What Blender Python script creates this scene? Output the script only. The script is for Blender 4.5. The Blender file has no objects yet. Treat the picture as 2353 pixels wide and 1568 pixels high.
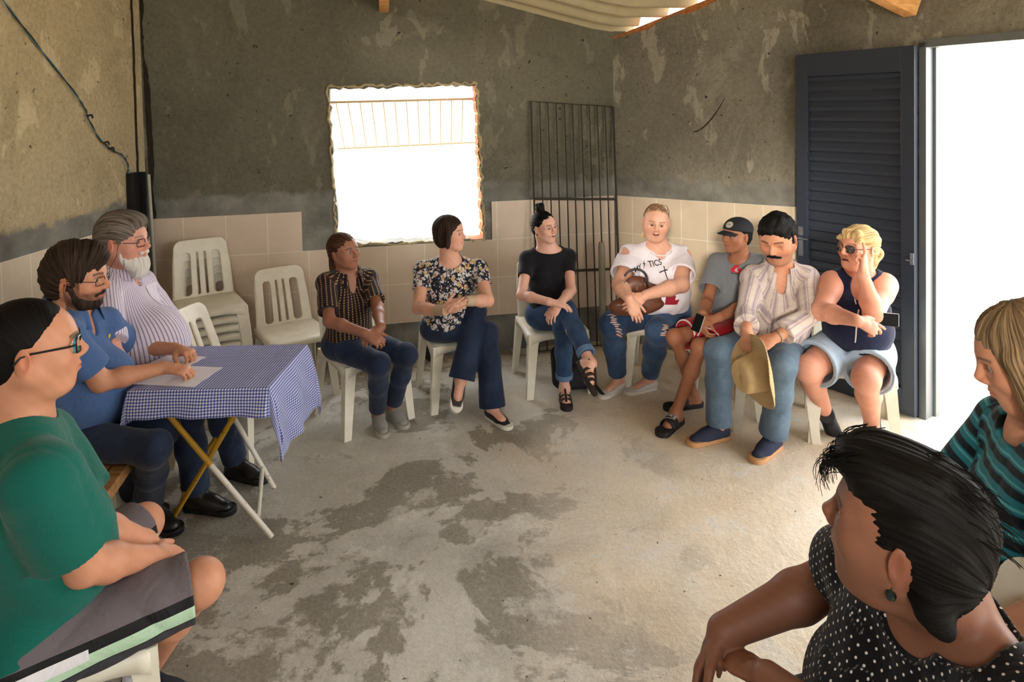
# A community meeting in a bare plastered room: twelve seated people, plastic chairs, a folding table.
import bpy, bmesh, math, random
import numpy as np
from mathutils import Vector, Matrix
from mathutils.bvhtree import BVHTree

scene = bpy.context.scene
COL = scene.collection
PI = math.pi

# ------------------------------------------------------------------ camera
cam_data = bpy.data.cameras.new('camera')
cam = bpy.data.objects.new('camera', cam_data)
COL.objects.link(cam)
cam_data.sensor_fit = 'HORIZONTAL'
cam_data.sensor_width = 36.0
cam_data.lens = 36.0 * 1500.0 / 2353.0
cam_data.shift_y = -0.20691
cam_data.clip_start = 0.05
cam_data.clip_end = 200
cam.matrix_world = Matrix.Translation((0, 0, 1.9)) @ Matrix.Rotation(math.radians(90 - 1.8), 4, 'X') @ Matrix.Rotation(-0.02, 4, 'Z')
scene.camera = cam

# ------------------------------------------------------------------ light and exposure
world = bpy.data.worlds.new('world')
scene.world = world
world.use_nodes = True
wb = world.node_tree.nodes['Background']
wb.inputs['Color'].default_value = (0.97, 0.985, 1.0, 1)
wb.inputs['Strength'].default_value = 3.4

def portal(name, size, mat):
    l = bpy.data.lights.new(name, 'AREA')
    l.shape = 'RECTANGLE'
    l.size, l.size_y = size
    l.cycles.is_portal = True
    o = bpy.data.objects.new(name, l)
    o.matrix_world = mat
    COL.objects.link(o)

def look_matrix(p, d):
    q = Vector(d).to_track_quat('-Z', 'Z')
    return Matrix.Translation(p) @ q.to_matrix().to_4x4()

sun = bpy.data.lights.new('sun', 'SUN')
sun.energy = 0.9
sun.angle = math.radians(5)
sun.color = (1.0, 0.91, 0.78)
sun_o = bpy.data.objects.new('sun', sun)
sun_o.matrix_world = look_matrix((3, 3, 6), (0.24, 0.97, -0.235))
COL.objects.link(sun_o)

scene.view_settings.view_transform = 'Standard'
scene.view_settings.look = 'None'
scene.view_settings.exposure = 1.3
scene.view_settings.gamma = 1.0
scene.view_settings.use_curve_mapping = False

# ------------------------------------------------------------------ helpers
def tag(o, label=None, cat=None, group=None, kind=None):
    if label: o['label'] = label
    if cat: o['category'] = cat
    if group: o['group'] = group
    if kind: o['kind'] = kind
    return o

def empty(name, loc=(0, 0, 0), rz=0.0, label=None, cat=None, group=None):
    o = bpy.data.objects.new(name, None)
    o.empty_display_size = 0.1
    o.location = loc
    o.rotation_euler = (0, 0, rz)
    COL.objects.link(o)
    return tag(o, label, cat, group)

def link(name, me, mat=None, parent=None, smooth=True):
    o = bpy.data.objects.new(name, me)
    COL.objects.link(o)
    if mat is not None:
        me.materials.append(mat)
    if parent is not None:
        o.parent = parent
    if smooth and len(me.polygons):
        me.polygons.foreach_set('use_smooth', [True] * len(me.polygons))
    return o

def mesh_np(name, V, F):
    """mesh from float array V (n,3) and int array F (m,3|4)"""
    me = bpy.data.meshes.new(name)
    V = np.asarray(V, np.float32); F = np.asarray(F, np.int32)
    k = F.shape[1]
    me.vertices.add(len(V)); me.vertices.foreach_set('co', V.ravel())
    me.loops.add(F.size); me.loops.foreach_set('vertex_index', F.ravel())
    me.polygons.add(len(F))
    me.polygons.foreach_set('loop_start', np.arange(len(F), dtype=np.int32) * k)
    me.update(calc_edges=True)
    return me

class MB:
    """collects shapes into ONE mesh"""
    def __init__(s): s.v = []; s.f = []
    def add(s, vs, fs):
        b = len(s.v); s.v += [tuple(map(float, v)) for v in vs]; s.f += [tuple(i + b for i in f) for f in fs]
    def box(s, c, d, R=None):
        c = Vector(c); h = Vector(d) / 2
        vs = [Vector((sx * h.x, sy * h.y, sz * h.z)) for sz in (-1, 1) for sy in (-1, 1) for sx in (-1, 1)]
        if R is not None: vs = [R @ v for v in vs]
        s.add([c + v for v in vs], [(0, 2, 3, 1), (4, 5, 7, 6), (0, 1, 5, 4), (2, 6, 7, 3), (0, 4, 6, 2), (1, 3, 7, 5)])
    def tube(s, pts, r, n=10, closed=False, caps=True):
        pts = [Vector(p) for p in pts]; m = len(pts)
        rr = r if hasattr(r, '__len__') else [r] * m
        prev = None; rings = []
        for i, p in enumerate(pts):
            if closed: t = pts[(i + 1) % m] - pts[i - 1]
            else: t = pts[min(i + 1, m - 1)] - pts[max(i - 1, 0)]
            t.normalize()
            if prev is None:
                a = Vector((0, 0, 1)) if abs(t.z) < 0.9 else Vector((1, 0, 0))
                u = t.cross(a).normalized()
            else:
                u = (prev - t * prev.dot(t)).normalized()
            prev = u; w = t.cross(u)
            rings.append([p + (u * math.cos(2 * PI * k / n) + w * math.sin(2 * PI * k / n)) * rr[i] for k in range(n)])
        b = len(s.v)
        for R_ in rings: s.v += [tuple(v) for v in R_]
        for i in range(m if closed else m - 1):
            j = (i + 1) % m
            for k in range(n):
                s.f.append((b + i * n + k, b + i * n + (k + 1) % n, b + j * n + (k + 1) % n, b + j * n + k))
        if caps and not closed:
            s.f.append(tuple(b + k for k in reversed(range(n)))); s.f.append(tuple(b + (m - 1) * n + k for k in range(n)))
    def lathe(s, prof, n=24, R=None, c=(0, 0, 0)):
        b = len(s.v); c = Vector(c)
        for r, z in prof:
            for k in range(n):
                v = Vector((r * math.cos(2 * PI * k / n), r * math.sin(2 * PI * k / n), z))
                if R is not None: v = R @ v
                s.v.append(tuple(v + c))
        for i in range(len(prof) - 1):
            for k in range(n):
                s.f.append((b + i * n + k, b + i * n + (k + 1) % n, b + (i + 1) * n + (k + 1) % n, b + (i + 1) * n + k))
    def prism(s, poly, fn, t):
        """extrude a 2D outline; fn(u,v,w) -> point"""
        n = len(poly); b = len(s.v)
        for w in (0, t):
            for u, v in poly: s.v.append(tuple(fn(u, v, w)))
        s.f.append(tuple(b + i for i in reversed(range(n)))); s.f.append(tuple(b + n + i for i in range(n)))
        for i in range(n): s.f.append((b + i, b + (i + 1) % n, b + n + (i + 1) % n, b + n + i))
    def build(s, name, mat=None, parent=None, smooth=False, bevel=0.0):
        me = bpy.data.meshes.new(name)
        me.from_pydata(s.v, [], s.f); me.update()
        bm = bmesh.new(); bm.from_mesh(me); bmesh.ops.recalc_face_normals(bm, faces=bm.faces)
        if bevel > 0:
            es = [e for e in bm.edges if len(e.link_faces) == 2 and e.calc_face_angle(0) > 0.6]
            bmesh.ops.bevel(bm, geom=es, offset=bevel, segments=2, affect='EDGES', profile=0.6)
        bm.to_mesh(me); bm.free()
        o = link(name, me, mat, parent, smooth)
        if smooth: me.set_sharp_from_angle(angle=math.radians(40))
        return o

def copy_tree(o, parent=None):
    c = o.copy(); COL.objects.link(c)
    if parent is not None: c.parent = parent
    for ch in list(o.children): copy_tree(ch, c)
    return c

# ------------------------------------------------------------------ materials
def new_mat(name, rough=0.6, spec=0.4, color=(0.8, 0.8, 0.8)):
    m = bpy.data.materials.new(name); m.use_nodes = True
    nt = m.node_tree; b = nt.nodes['Principled BSDF']
    b.inputs['Base Color'].default_value = (*color, 1)
    b.inputs['Roughness'].default_value = rough
    b.inputs['Specular IOR Level'].default_value = spec
    return m, nt, b

def N(nt, kind, **kw):
    n = nt.nodes.new(kind)
    for k, v in kw.items():
        if k in n.inputs: n.inputs[k].default_value = v
        else: setattr(n, k, v)
    return n

def ramp(nt, fac, stops, interp='LINEAR'):
    r = nt.nodes.new('ShaderNodeValToRGB'); r.color_ramp.interpolation = interp
    e = r.color_ramp.elements
    while len(e) > 1: e.remove(e[-1])
    e[0].position = stops[0][0]; e[0].color = (*stops[0][1], 1)
    for p, c in stops[1:]:
        x = e.new(p); x.color = (*c, 1)
    nt.links.new(fac, r.inputs[0]); return r.outputs[0]

def mix(nt, fac, a, b, blend='MIX'):
    m = nt.nodes.new('ShaderNodeMix'); m.data_type = 'RGBA'; m.blend_type = blend
    for s, v in ((m.inputs[0], fac), (m.inputs[6], a), (m.inputs[7], b)):
        if hasattr(v, 'links'): nt.links.new(v, s)
        elif isinstance(v, (int, float)): s.default_value = v
        else: s.default_value = (*v, 1)
    return m.outputs[2]

def mth(nt, op, a, b=None, clamp=False):
    m = nt.nodes.new('ShaderNodeMath'); m.operation = op; m.use_clamp = clamp
    for i, v in enumerate((a, b)):
        if v is None: continue
        if hasattr(v, 'links'): nt.links.new(v, m.inputs[i])
        else: m.inputs[i].default_value = v
    return m.outputs[0]

def coords(nt, kind='Object', scale=None, attr=None):
    if attr:
        a = nt.nodes.new('ShaderNodeAttribute'); a.attribute_name = attr; o = a.outputs['Vector']
    else:
        o = nt.nodes.new('ShaderNodeTexCoord').outputs[kind]
    if scale is not None:
        mp = nt.nodes.new('ShaderNodeMapping'); mp.inputs['Scale'].default_value = scale
        nt.links.new(o, mp.inputs['Vector']); o = mp.outputs[0]
    return o

def noise(nt, vec, scale, detail=4, rough=0.5, out='Fac', dist=0.0):
    n = nt.nodes.new('ShaderNodeTexNoise')
    n.inputs['Scale'].default_value = scale; n.inputs['Detail'].default_value = detail
    n.inputs['Roughness'].default_value = rough; n.inputs['Distortion'].default_value = dist
    nt.links.new(vec, n.inputs['Vector']); return n.outputs[out]

def bump(nt, b, h, strength=0.3, dist=0.01):
    n = nt.nodes.new('ShaderNodeBump'); n.inputs['Strength'].default_value = strength
    n.inputs['Distance'].default_value = dist
    nt.links.new(h, n.inputs['Height']); nt.links.new(n.outputs[0], b.inputs['Normal'])

def srgb(r, g, b):
    f = lambda c: ((c / 255 + 0.055) / 1.055) ** 2.4 if c > 10 else c / 255 / 12.92
    return (f(r), f(g), f(b))

def simple(name, col, rough=0.6, spec=0.4, metal=0.0, bumps=None):
    m, nt, b = new_mat(name, rough, spec, col)
    b.inputs['Metallic'].default_value = metal
    v = coords(nt)
    n = noise(nt, v, 14, 4)
    c = mix(nt, n, tuple(x * 0.86 for x in col), tuple(min(1, x * 1.1) for x in col))
    nt.links.new(c, b.inputs['Base Color'])
    if bumps: bump(nt, b, noise(nt, v, bumps[0], 3), bumps[1], bumps[2])
    return m

def plaster(name, base, dark, pale, seed=0.0, rough_amt=1.0):
    m, nt, b = new_mat(name, 0.92, 0.2)
    tc = coords(nt)
    mp = N(nt, 'ShaderNodeMapping'); mp.inputs['Location'].default_value = (seed, seed * 0.7, seed * 1.3)
    nt.links.new(tc, mp.inputs['Vector']); v = mp.outputs[0]
    big = noise(nt, v, 0.9, 5, 0.6)
    c = ramp(nt, big, [(0.30, dark), (0.50, base), (0.72, tuple(x * 1.12 for x in base))])
    st = N(nt, 'ShaderNodeMapping'); st.inputs['Scale'].default_value = (1.0, 1.0, 0.55); nt.links.new(v, st.inputs['Vector'])
    patch = noise(nt, st.outputs[0], 4.2, 6, 0.62, dist=0.6)
    pf = ramp(nt, patch, [(0.585, (0, 0, 0)), (0.61, (0.8, 0.8, 0.8))])
    c = mix(nt, pf, c, pale)
    smear = noise(nt, st.outputs[0], 1.9, 8, 0.7, dist=0.9)
    c = mix(nt, ramp(nt, smear, [(0.55, (0, 0, 0)), (0.64, (0.5, 0.5, 0.5))]), c, tuple(x * 1.0 for x in pale))
    c = mix(nt, ramp(nt, smear, [(0.36, (0.55, 0.55, 0.55)), (0.44, (0, 0, 0))]), c, dark)
    fine = noise(nt, v, 38, 5, 0.7)
    c = mix(nt, 0.35, c, ramp(nt, fine, [(0.3, tuple(x * 0.5 for x in base)), (0.6, tuple(x * 1.25 for x in base))]))
    pits = noise(nt, v, 24, 3, 0.5)
    pk = ramp(nt, pits, [(0.26, (1, 1, 1)), (0.31, (0, 0, 0))])
    c = mix(nt, pk, c, tuple(x * 0.35 for x in dark))
    # raw grey cement band above the tiles, with a ragged upper border
    sep = nt.nodes.new('ShaderNodeSeparateXYZ'); nt.links.new(tc, sep.inputs[0])
    zz = mth(nt, 'ADD', sep.outputs['Z'], mth(nt, 'MULTIPLY', noise(nt, v, 5, 5, 0.6), 0.22))
    band = ramp(nt, mth(nt, 'MULTIPLY', zz, 0.5), [(0.708, (1, 1, 1)), (0.725, (0, 0, 0))])
    grey = ramp(nt, noise(nt, v, 6, 5), [(0.3, srgb(104, 102, 94)), (0.7, srgb(146, 144, 134))])
    c = mix(nt, band, c, grey)
    nt.links.new(c, b.inputs['Base Color'])
    h = mth(nt, 'ADD', mth(nt, 'MULTIPLY', noise(nt, v, 9, 6, 0.65), 1.0), mth(nt, 'MULTIPLY', fine, 0.3))
    bump(nt, b, h, 0.8 * rough_amt, 0.03 * rough_amt)
    return m

def tile_mat(name, tw, th, col):
    m, nt, b = new_mat(name, 0.32, 0.5)
    uv = coords(nt, 'UV')
    br = nt.nodes.new('ShaderNodeTexBrick'); nt.links.new(uv, br.inputs['Vector'])
    br.offset = 0; br.squash = 1
    br.inputs['Scale'].default_value = 1.0
    br.inputs['Brick Width'].default_value = tw; br.inputs['Row Height'].default_value = th
    br.inputs['Mortar Size'].default_value = 0.0035; br.inputs['Mortar Smooth'].default_value = 0.1
    br.inputs['Color1'].default_value = (*col, 1); br.inputs['Color2'].default_value = (*[x * 0.93 for x in col], 1)
    br.inputs['Mortar'].default_value = (*srgb(240, 232, 212), 1)
    dirt = noise(nt, coords(nt), 5, 5, 0.6)
    c = mix(nt, ramp(nt, dirt, [(0.35, (0.45,) * 3), (0.7, (0, 0, 0))]), br.outputs['Color'], tuple(x * 0.72 for x in col))
    nt.links.new(c, b.inputs['Base Color'])
    bump(nt, b, br.outputs['Fac'], -0.4, 0.004)
    return m

def floor_mat():
    m, nt, b = new_mat('rough_concrete_floor', 0.9, 0.18)
    v = coords(nt)
    sep = nt.nodes.new('ShaderNodeSeparateXYZ'); nt.links.new(v, sep.inputs[0])
    big = noise(nt, v, 0.85, 6, 0.62, dist=0.4)
    grey = ramp(nt, big, [(0.38, srgb(172, 169, 161)), (0.46, srgb(200, 197, 189)), (0.53, srgb(212, 209, 200)), (0.62, srgb(226, 223, 215))])
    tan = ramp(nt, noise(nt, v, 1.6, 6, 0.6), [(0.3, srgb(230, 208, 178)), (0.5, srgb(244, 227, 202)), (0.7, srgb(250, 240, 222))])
    # ochre dirt trodden in on the door side, daylight brightness painted into its tan
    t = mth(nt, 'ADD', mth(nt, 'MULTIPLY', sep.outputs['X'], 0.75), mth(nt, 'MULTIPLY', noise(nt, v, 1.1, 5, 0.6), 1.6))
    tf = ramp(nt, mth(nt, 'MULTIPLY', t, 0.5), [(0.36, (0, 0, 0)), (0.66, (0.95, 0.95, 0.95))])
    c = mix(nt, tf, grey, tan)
    # wet-dark stains and cement crusts
    stain = noise(nt, v, 1.25, 9, 0.66, dist=0.35)
    sf = mix(nt, tf, ramp(nt, stain, [(0.512, (0, 0, 0)), (0.532, (0.72, 0.72, 0.72))]), (0.0, 0.0, 0.0))
    c = mix(nt, sf, c, srgb(122, 115, 101))
    crust = noise(nt, v, 3.2, 9, 0.72)
    c = mix(nt, ramp(nt, crust, [(0.54, (0, 0, 0)), (0.60, (0.55, 0.55, 0.55))]), c, srgb(232, 229, 220))
    grit = noise(nt, v, 60, 4, 0.7)
    c = mix(nt, 0.16, c, ramp(nt, grit, [(0.35, srgb(70, 64, 54)), (0.6, srgb(205, 196, 176))]))
    spk = noise(nt, v, 34, 2, 0.5)
    c = mix(nt, ramp(nt, spk, [(0.24, (0.8, 0.8, 0.8)), (0.28, (0, 0, 0))]), c, srgb(60, 52, 42))
    nt.links.new(c, b.inputs['Base Color'])
    rid = noise(nt, v, 3.5, 10, 0.68, dist=0.15)
    patchy = ramp(nt, noise(nt, v, 1.3, 3), [(0.42, (0.15,) * 3), (0.6, (1, 1, 1))])
    h = mth(nt, 'ADD', mth(nt, 'MULTIPLY', rid, 1.0), mth(nt, 'MULTIPLY', mth(nt, 'MULTIPLY', noise(nt, v, 30, 5, 0.6), patchy), 0.16))
    bump(nt, b, h, 0.55, 0.042)
    return m

def wood_mat(name, c1, c2, rough=0.7):
    m, nt, b = new_mat(name, rough, 0.3)
    v = coords(nt, 'Object', (3, 26, 26))
    n = noise(nt, v, 2.0, 6, 0.65, dist=0.5)
    c = ramp(nt, n, [(0.3, c1), (0.65, c2)])
    nt.links.new(c, b.inputs['Base Color']); bump(nt, b, n, 0.3, 0.004)
    return m

def cloth_mat(name, col, kind='plain', rough=0.85, wrinkle=0.35, **kw):
    m, nt, b = new_mat(name, rough, 0.2)
    b.inputs['Sheen Weight'].default_value = 0.12
    pat = coords(nt, attr='pat'); ob = coords(nt)
    sep = nt.nodes.new('ShaderNodeSeparateXYZ'); nt.links.new(pat, sep.inputs[0])
    U, W = sep.outputs[0], sep.outputs[1]
    weave = noise(nt, ob, 260, 2)
    c = mix(nt, weave, tuple(x * 0.88 for x in col), tuple(min(1, x * 1.1) for x in col))
    def stripes(ax, period, duty, color, base, soft=0.06, shift=0.0):
        f = mth(nt, 'FRACT', mth(nt, 'ADD', mth(nt, 'DIVIDE', ax, period), 100.0 + shift))
        d = mth(nt, 'ABSOLUTE', mth(nt, 'SUBTRACT', f, 0.5))
        r = ramp(nt, d, [(max(0, duty / 2 - soft), (1, 1, 1)), (duty / 2 + soft, (0, 0, 0))])
        return mix(nt, r, base, color)
    if kind == 'stripes':
        for (period, duty, color, sh) in kw['bands']:
            c = stripes(W if kw.get('horizontal') else U, period, duty, color, c, kw.get('soft', 0.06), sh)
    elif kind == 'checks':
        c = stripes(U, 0.026, 0.4, kw['c2'], c, 0.08)
        f = mth(nt, 'FRACT', mth(nt, 'ADD', mth(nt, 'DIVIDE', W, 0.014), 100.0))
        g = mth(nt, 'FRACT', mth(nt, 'ADD', mth(nt, 'DIVIDE', U, 0.026), 100.0))
        a = ramp(nt, mth(nt, 'ABSOLUTE', mth(nt, 'SUBTRACT', g, 0.5)), [(0.10, (1, 1, 1)), (0.16, (0, 0, 0))])
        bb = ramp(nt, mth(nt, 'ABSOLUTE', mth(nt, 'SUBTRACT', f, 0.5)), [(0.22, (1, 1, 1)), (0.3, (0, 0, 0))])
        c = mix(nt, mix(nt, 1.0, a, bb, 'MULTIPLY'), c, kw['c3'])
    elif kind == 'floral':
        for sc, th, colr in kw['spots']:
            vo = nt.nodes.new('ShaderNodeTexVoronoi'); vo.inputs['Scale'].default_value = sc
            wv = N(nt, 'ShaderNodeVectorMath', operation='ADD')
            nz = noise(nt, pat, sc * 1.3, 3, out='Color'); ns = N(nt, 'ShaderNodeVectorMath', operation='SCALE'); ns.inputs['Scale'].default_value = 0.6 / sc
            nt.links.new(nz, ns.inputs[0]); nt.links.new(pat, wv.inputs[0]); nt.links.new(ns.outputs[0], wv.inputs[1])
            nt.links.new(wv.outputs[0], vo.inputs['Vector'])
            c = mix(nt, ramp(nt, vo.outputs['Distance'], [(th, (1, 1, 1)), (th + 0.06, (0, 0, 0))]), c, colr)
    elif kind == 'dots':
        g = kw['pitch']
        def cell(ax, sh): return mth(nt, 'SUBTRACT', mth(nt, 'FRACT', mth(nt, 'ADD', mth(nt, 'DIVIDE', ax, g), 100.0 + sh)), 0.5)
        row = mth(nt, 'FLOOR', mth(nt, 'ADD', mth(nt, 'DIVIDE', W, g), 100.0))
        odd = mth(nt, 'MULTIPLY', mth(nt, 'MODULO', row, 2.0), 0.5)
        a = cell(U, 0); a2 = mth(nt, 'SUBTRACT', mth(nt, 'FRACT', mth(nt, 'ADD', mth(nt, 'ADD', mth(nt, 'DIVIDE', U, g), 100.0), odd)), 0.5)
        bb = cell(W, 0)
        d = mth(nt, 'SQRT', mth(nt, 'ADD', mth(nt, 'MULTIPLY', a2, a2), mth(nt, 'MULTIPLY', bb, bb)))
        c = mix(nt, ramp(nt, d, [(0.115, (1, 1, 1)), (0.16, (0, 0, 0))]), c, kw['c2'])
    elif kind == 'denim':
        n = noise(nt, ob, 7, 4, 0.6)
        c = mix(nt, ramp(nt, n, [(0.4, (0, 0, 0)), (0.75, (0.6, 0.6, 0.6))]), c, kw['c2'])
        c = mix(nt, 0.25, c, ramp(nt, noise(nt, coords(nt, 'Object', (400, 400, 90)), 1.0, 2), [(0.3, tuple(x * 0.6 for x in col)), (0.7, tuple(min(1, x * 1.5) for x in col))]))
    nt.links.new(c, b.inputs['Base Color'])
    w = noise(nt, ob, kw.get('wscale', 13), 4, 0.55, dist=1.2)
    h = mth(nt, 'ADD', w, mth(nt, 'MULTIPLY', weave, 0.03))
    bump(nt, b, h, wrinkle, 0.02)
    return m

def vcol_mat(name, rough=0.55, spec=0.35, sss=0.0, attr='col', bscale=None, bstr=0.15, strand=None):
    m, nt, b = new_mat(name, rough, spec)
    a = nt.nodes.new('ShaderNodeAttribute'); a.attribute_name = attr
    ob = coords(nt)
    n = noise(nt, ob, bscale or 55, 4, 0.6)
    c = mix(nt, mth(nt, 'MULTIPLY', n, 0.22), a.outputs['Color'], (0.35, 0.12, 0.06)) if sss else a.outputs['Color']
    nt.links.new(c, b.inputs['Base Color'])
    if sss:
        b.inputs['Subsurface Weight'].default_value = sss
        b.inputs['Subsurface Radius'].default_value = (0.012, 0.005, 0.003)
        b.inputs['Subsurface Scale'].default_value = 0.5
    bump(nt, b, noise(nt, ob, 300, 3), bstr, 0.002)
    return m

def hair_mat(name, col, col2, rough=0.6):
    m, nt, b = new_mat(name, rough, 0.12)
    pat = coords(nt, attr='pat')
    s = N(nt, 'ShaderNodeMapping'); s.inputs['Scale'].default_value = (260, 9, 9); nt.links.new(pat, s.inputs['Vector'])
    n = noise(nt, s.outputs[0], 1.0, 5, 0.7, dist=0.3)
    c = ramp(nt, n, [(0.36, col), (0.66, col2)])
    nt.links.new(c, b.inputs['Base Color'])
    bump(nt, b, n, 0.7, 0.004)
    return m

# ------------------------------------------------------------------ implicit surfaces (smoothly blended volumes -> one mesh)
f32 = np.float32
def v3(*a): return np.array(a, dtype=np.float64)
def unit(v): v = np.asarray(v, float); return v / (np.linalg.norm(v) + 1e-12)

class Cap:      # tapered capsule
    def __init__(s, a, b, ra, rb, k=0.02, op='add'):
        s.a, s.b = np.asarray(a, float), np.asarray(b, float); s.ra, s.rb, s.k, s.op = ra, rb, k, op
        s.c = (s.a + s.b) / 2; s.R = np.linalg.norm(s.b - s.a) / 2 + max(ra, rb)
    def d(s, P):
        ba = (s.b - s.a).astype(f32); pa = P - s.a.astype(f32)
        h = np.clip(pa @ ba / max(1e-9, float(ba @ ba)), 0, 1)
        return np.sqrt(((pa - h[:, None] * ba) ** 2).sum(1)) - (s.ra + (s.rb - s.ra) * h)
    def grow(s, e, k=None): return Cap(s.a, s.b, s.ra + e, s.rb + e, s.k if k is None else k, s.op)

class Ell:      # ellipsoid with axes rows of M
    def __init__(s, c, r, M=None, k=0.02, op='add'):
        s.c = np.asarray(c, float); s.r = np.asarray(r, float); s.M = np.eye(3) if M is None else np.asarray(M, float)
        s.k, s.op = k, op; s.R = float(max(s.r))
    def d(s, P):
        q = (P - s.c.astype(f32)) @ s.M.T.astype(f32)
        a = q / s.r.astype(f32); b = a / s.r.astype(f32)
        k0 = np.sqrt((a * a).sum(1)); k1 = np.sqrt((b * b).sum(1)) + 1e-9
        return k0 * (k0 - 1) / k1
    def grow(s, e, k=None): return Ell(s.c, s.r + e, s.M, s.k if k is None else k, s.op)

class Box:      # rounded box with axes rows of M
    def __init__(s, c, h, M=None, rd=0.005, k=0.01, op='add'):
        s.c = np.asarray(c, float); s.h = np.asarray(h, float); s.M = np.eye(3) if M is None else np.asarray(M, float)
        s.rd, s.k, s.op = rd, k, op; s.R = float(np.linalg.norm(s.h))
    def d(s, P):
        q = np.abs((P - s.c.astype(f32)) @ s.M.T.astype(f32)) - (s.h - s.rd).astype(f32)
        return np.sqrt((np.maximum(q, 0) ** 2).sum(1)) + np.minimum(q.max(1), 0) - s.rd
    def grow(s, e, k=None): return Box(s.c, s.h + e, s.M, s.rd, s.k if k is None else k, s.op)

def smin(a, b, k):
    if k <= 0: return np.minimum(a, b)
    h = np.maximum(k - np.abs(a - b), 0) / k
    return np.minimum(a, b) - h * h * k * 0.25
def smax(a, b, k): return -smin(-a, -b, k)

class Group:
    """prims blended in order; cuts: half spaces (point, outward normal) and extra fields"""
    def __init__(s, prims, cuts=(), disp=None, k=0.012):
        s.prims, s.cuts, s.disp, s.k = list(prims), list(cuts), disp, k

FAR = 0.06
def eval_group(g, P, cb, rb):
    d = None
    for p in g.prims:
        if p.op != 'add': continue
        if np.linalg.norm(p.c - cb) - rb - p.R > FAR: continue
        x = p.d(P); d = x if d is None else smin(d, x, p.k)
    if d is None: return None
    for p in g.prims:
        if p.op == 'sub' and np.linalg.norm(p.c - cb) - rb - p.R < FAR: d = smax(d, -p.d(P), p.k)
    if g.disp is not None: d = d + g.disp(P)
    for pt, n in g.cuts: d = np.maximum(d, (P - np.asarray(pt, f32)) @ np.asarray(n, f32))
    return d

def axis(lo, hi, h, fine):
    """spacing h, finer inside the given (a, b, h2) intervals"""
    x = lo; out = [lo]
    while x < hi:
        s = h
        for a, b, h2 in fine:
            if a <= x <= b: s = min(s, h2)
        x += s; out.append(x)
    return np.array(out, f32)

def surface(groups, h=0.006, fine=(), pad=0.02, B=28):
    """groups -> (V, F). fine: list of (centre, radius, h2)"""
    lo = np.full(3, 1e9); hi = -lo
    for g in groups:
        for p in g.prims:
            if p.op == 'add':
                lo = np.minimum(lo, p.c - p.R); hi = np.maximum(hi, p.c + p.R)
    lo -= pad; hi += pad
    ax = [axis(lo[i], hi[i], h, [(c[i] - r, c[i] + r, h2) for c, r, h2 in fine]) for i in range(3)]
    n = [len(a) for a in ax]
    D = np.full(n, FAR, f32)
    for i in range(0, n[0], B):
        for j in range(0, n[1], B):
            for k in range(0, n[2], B):
                X, Y, Z = ax[0][i:i + B], ax[1][j:j + B], ax[2][k:k + B]
                c = np.array([(X[0] + X[-1]) / 2, (Y[0] + Y[-1]) / 2, (Z[0] + Z[-1]) / 2], float)
                rb = float(np.linalg.norm([X[-1] - X[0], Y[-1] - Y[0], Z[-1] - Z[0]]) / 2)
                if not any(np.linalg.norm(p.c - c) - rb - p.R < 0.03 for g in groups for p in g.prims if p.op == 'add'): continue
                P = np.stack(np.meshgrid(X, Y, Z, indexing='ij'), -1).reshape(-1, 3).astype(f32)
                d = None
                for g in groups:
                    x = eval_group(g, P, c, rb)
                    if x is None: continue
                    d = x if d is None else smin(d, x, g.k)
                if d is not None:
                    D[i:i + B, j:j + B, k:k + B] = d.reshape(len(X), len(Y), len(Z))
    D = np.clip(D, -FAR, FAR)
    return nets(D, ax)

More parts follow.
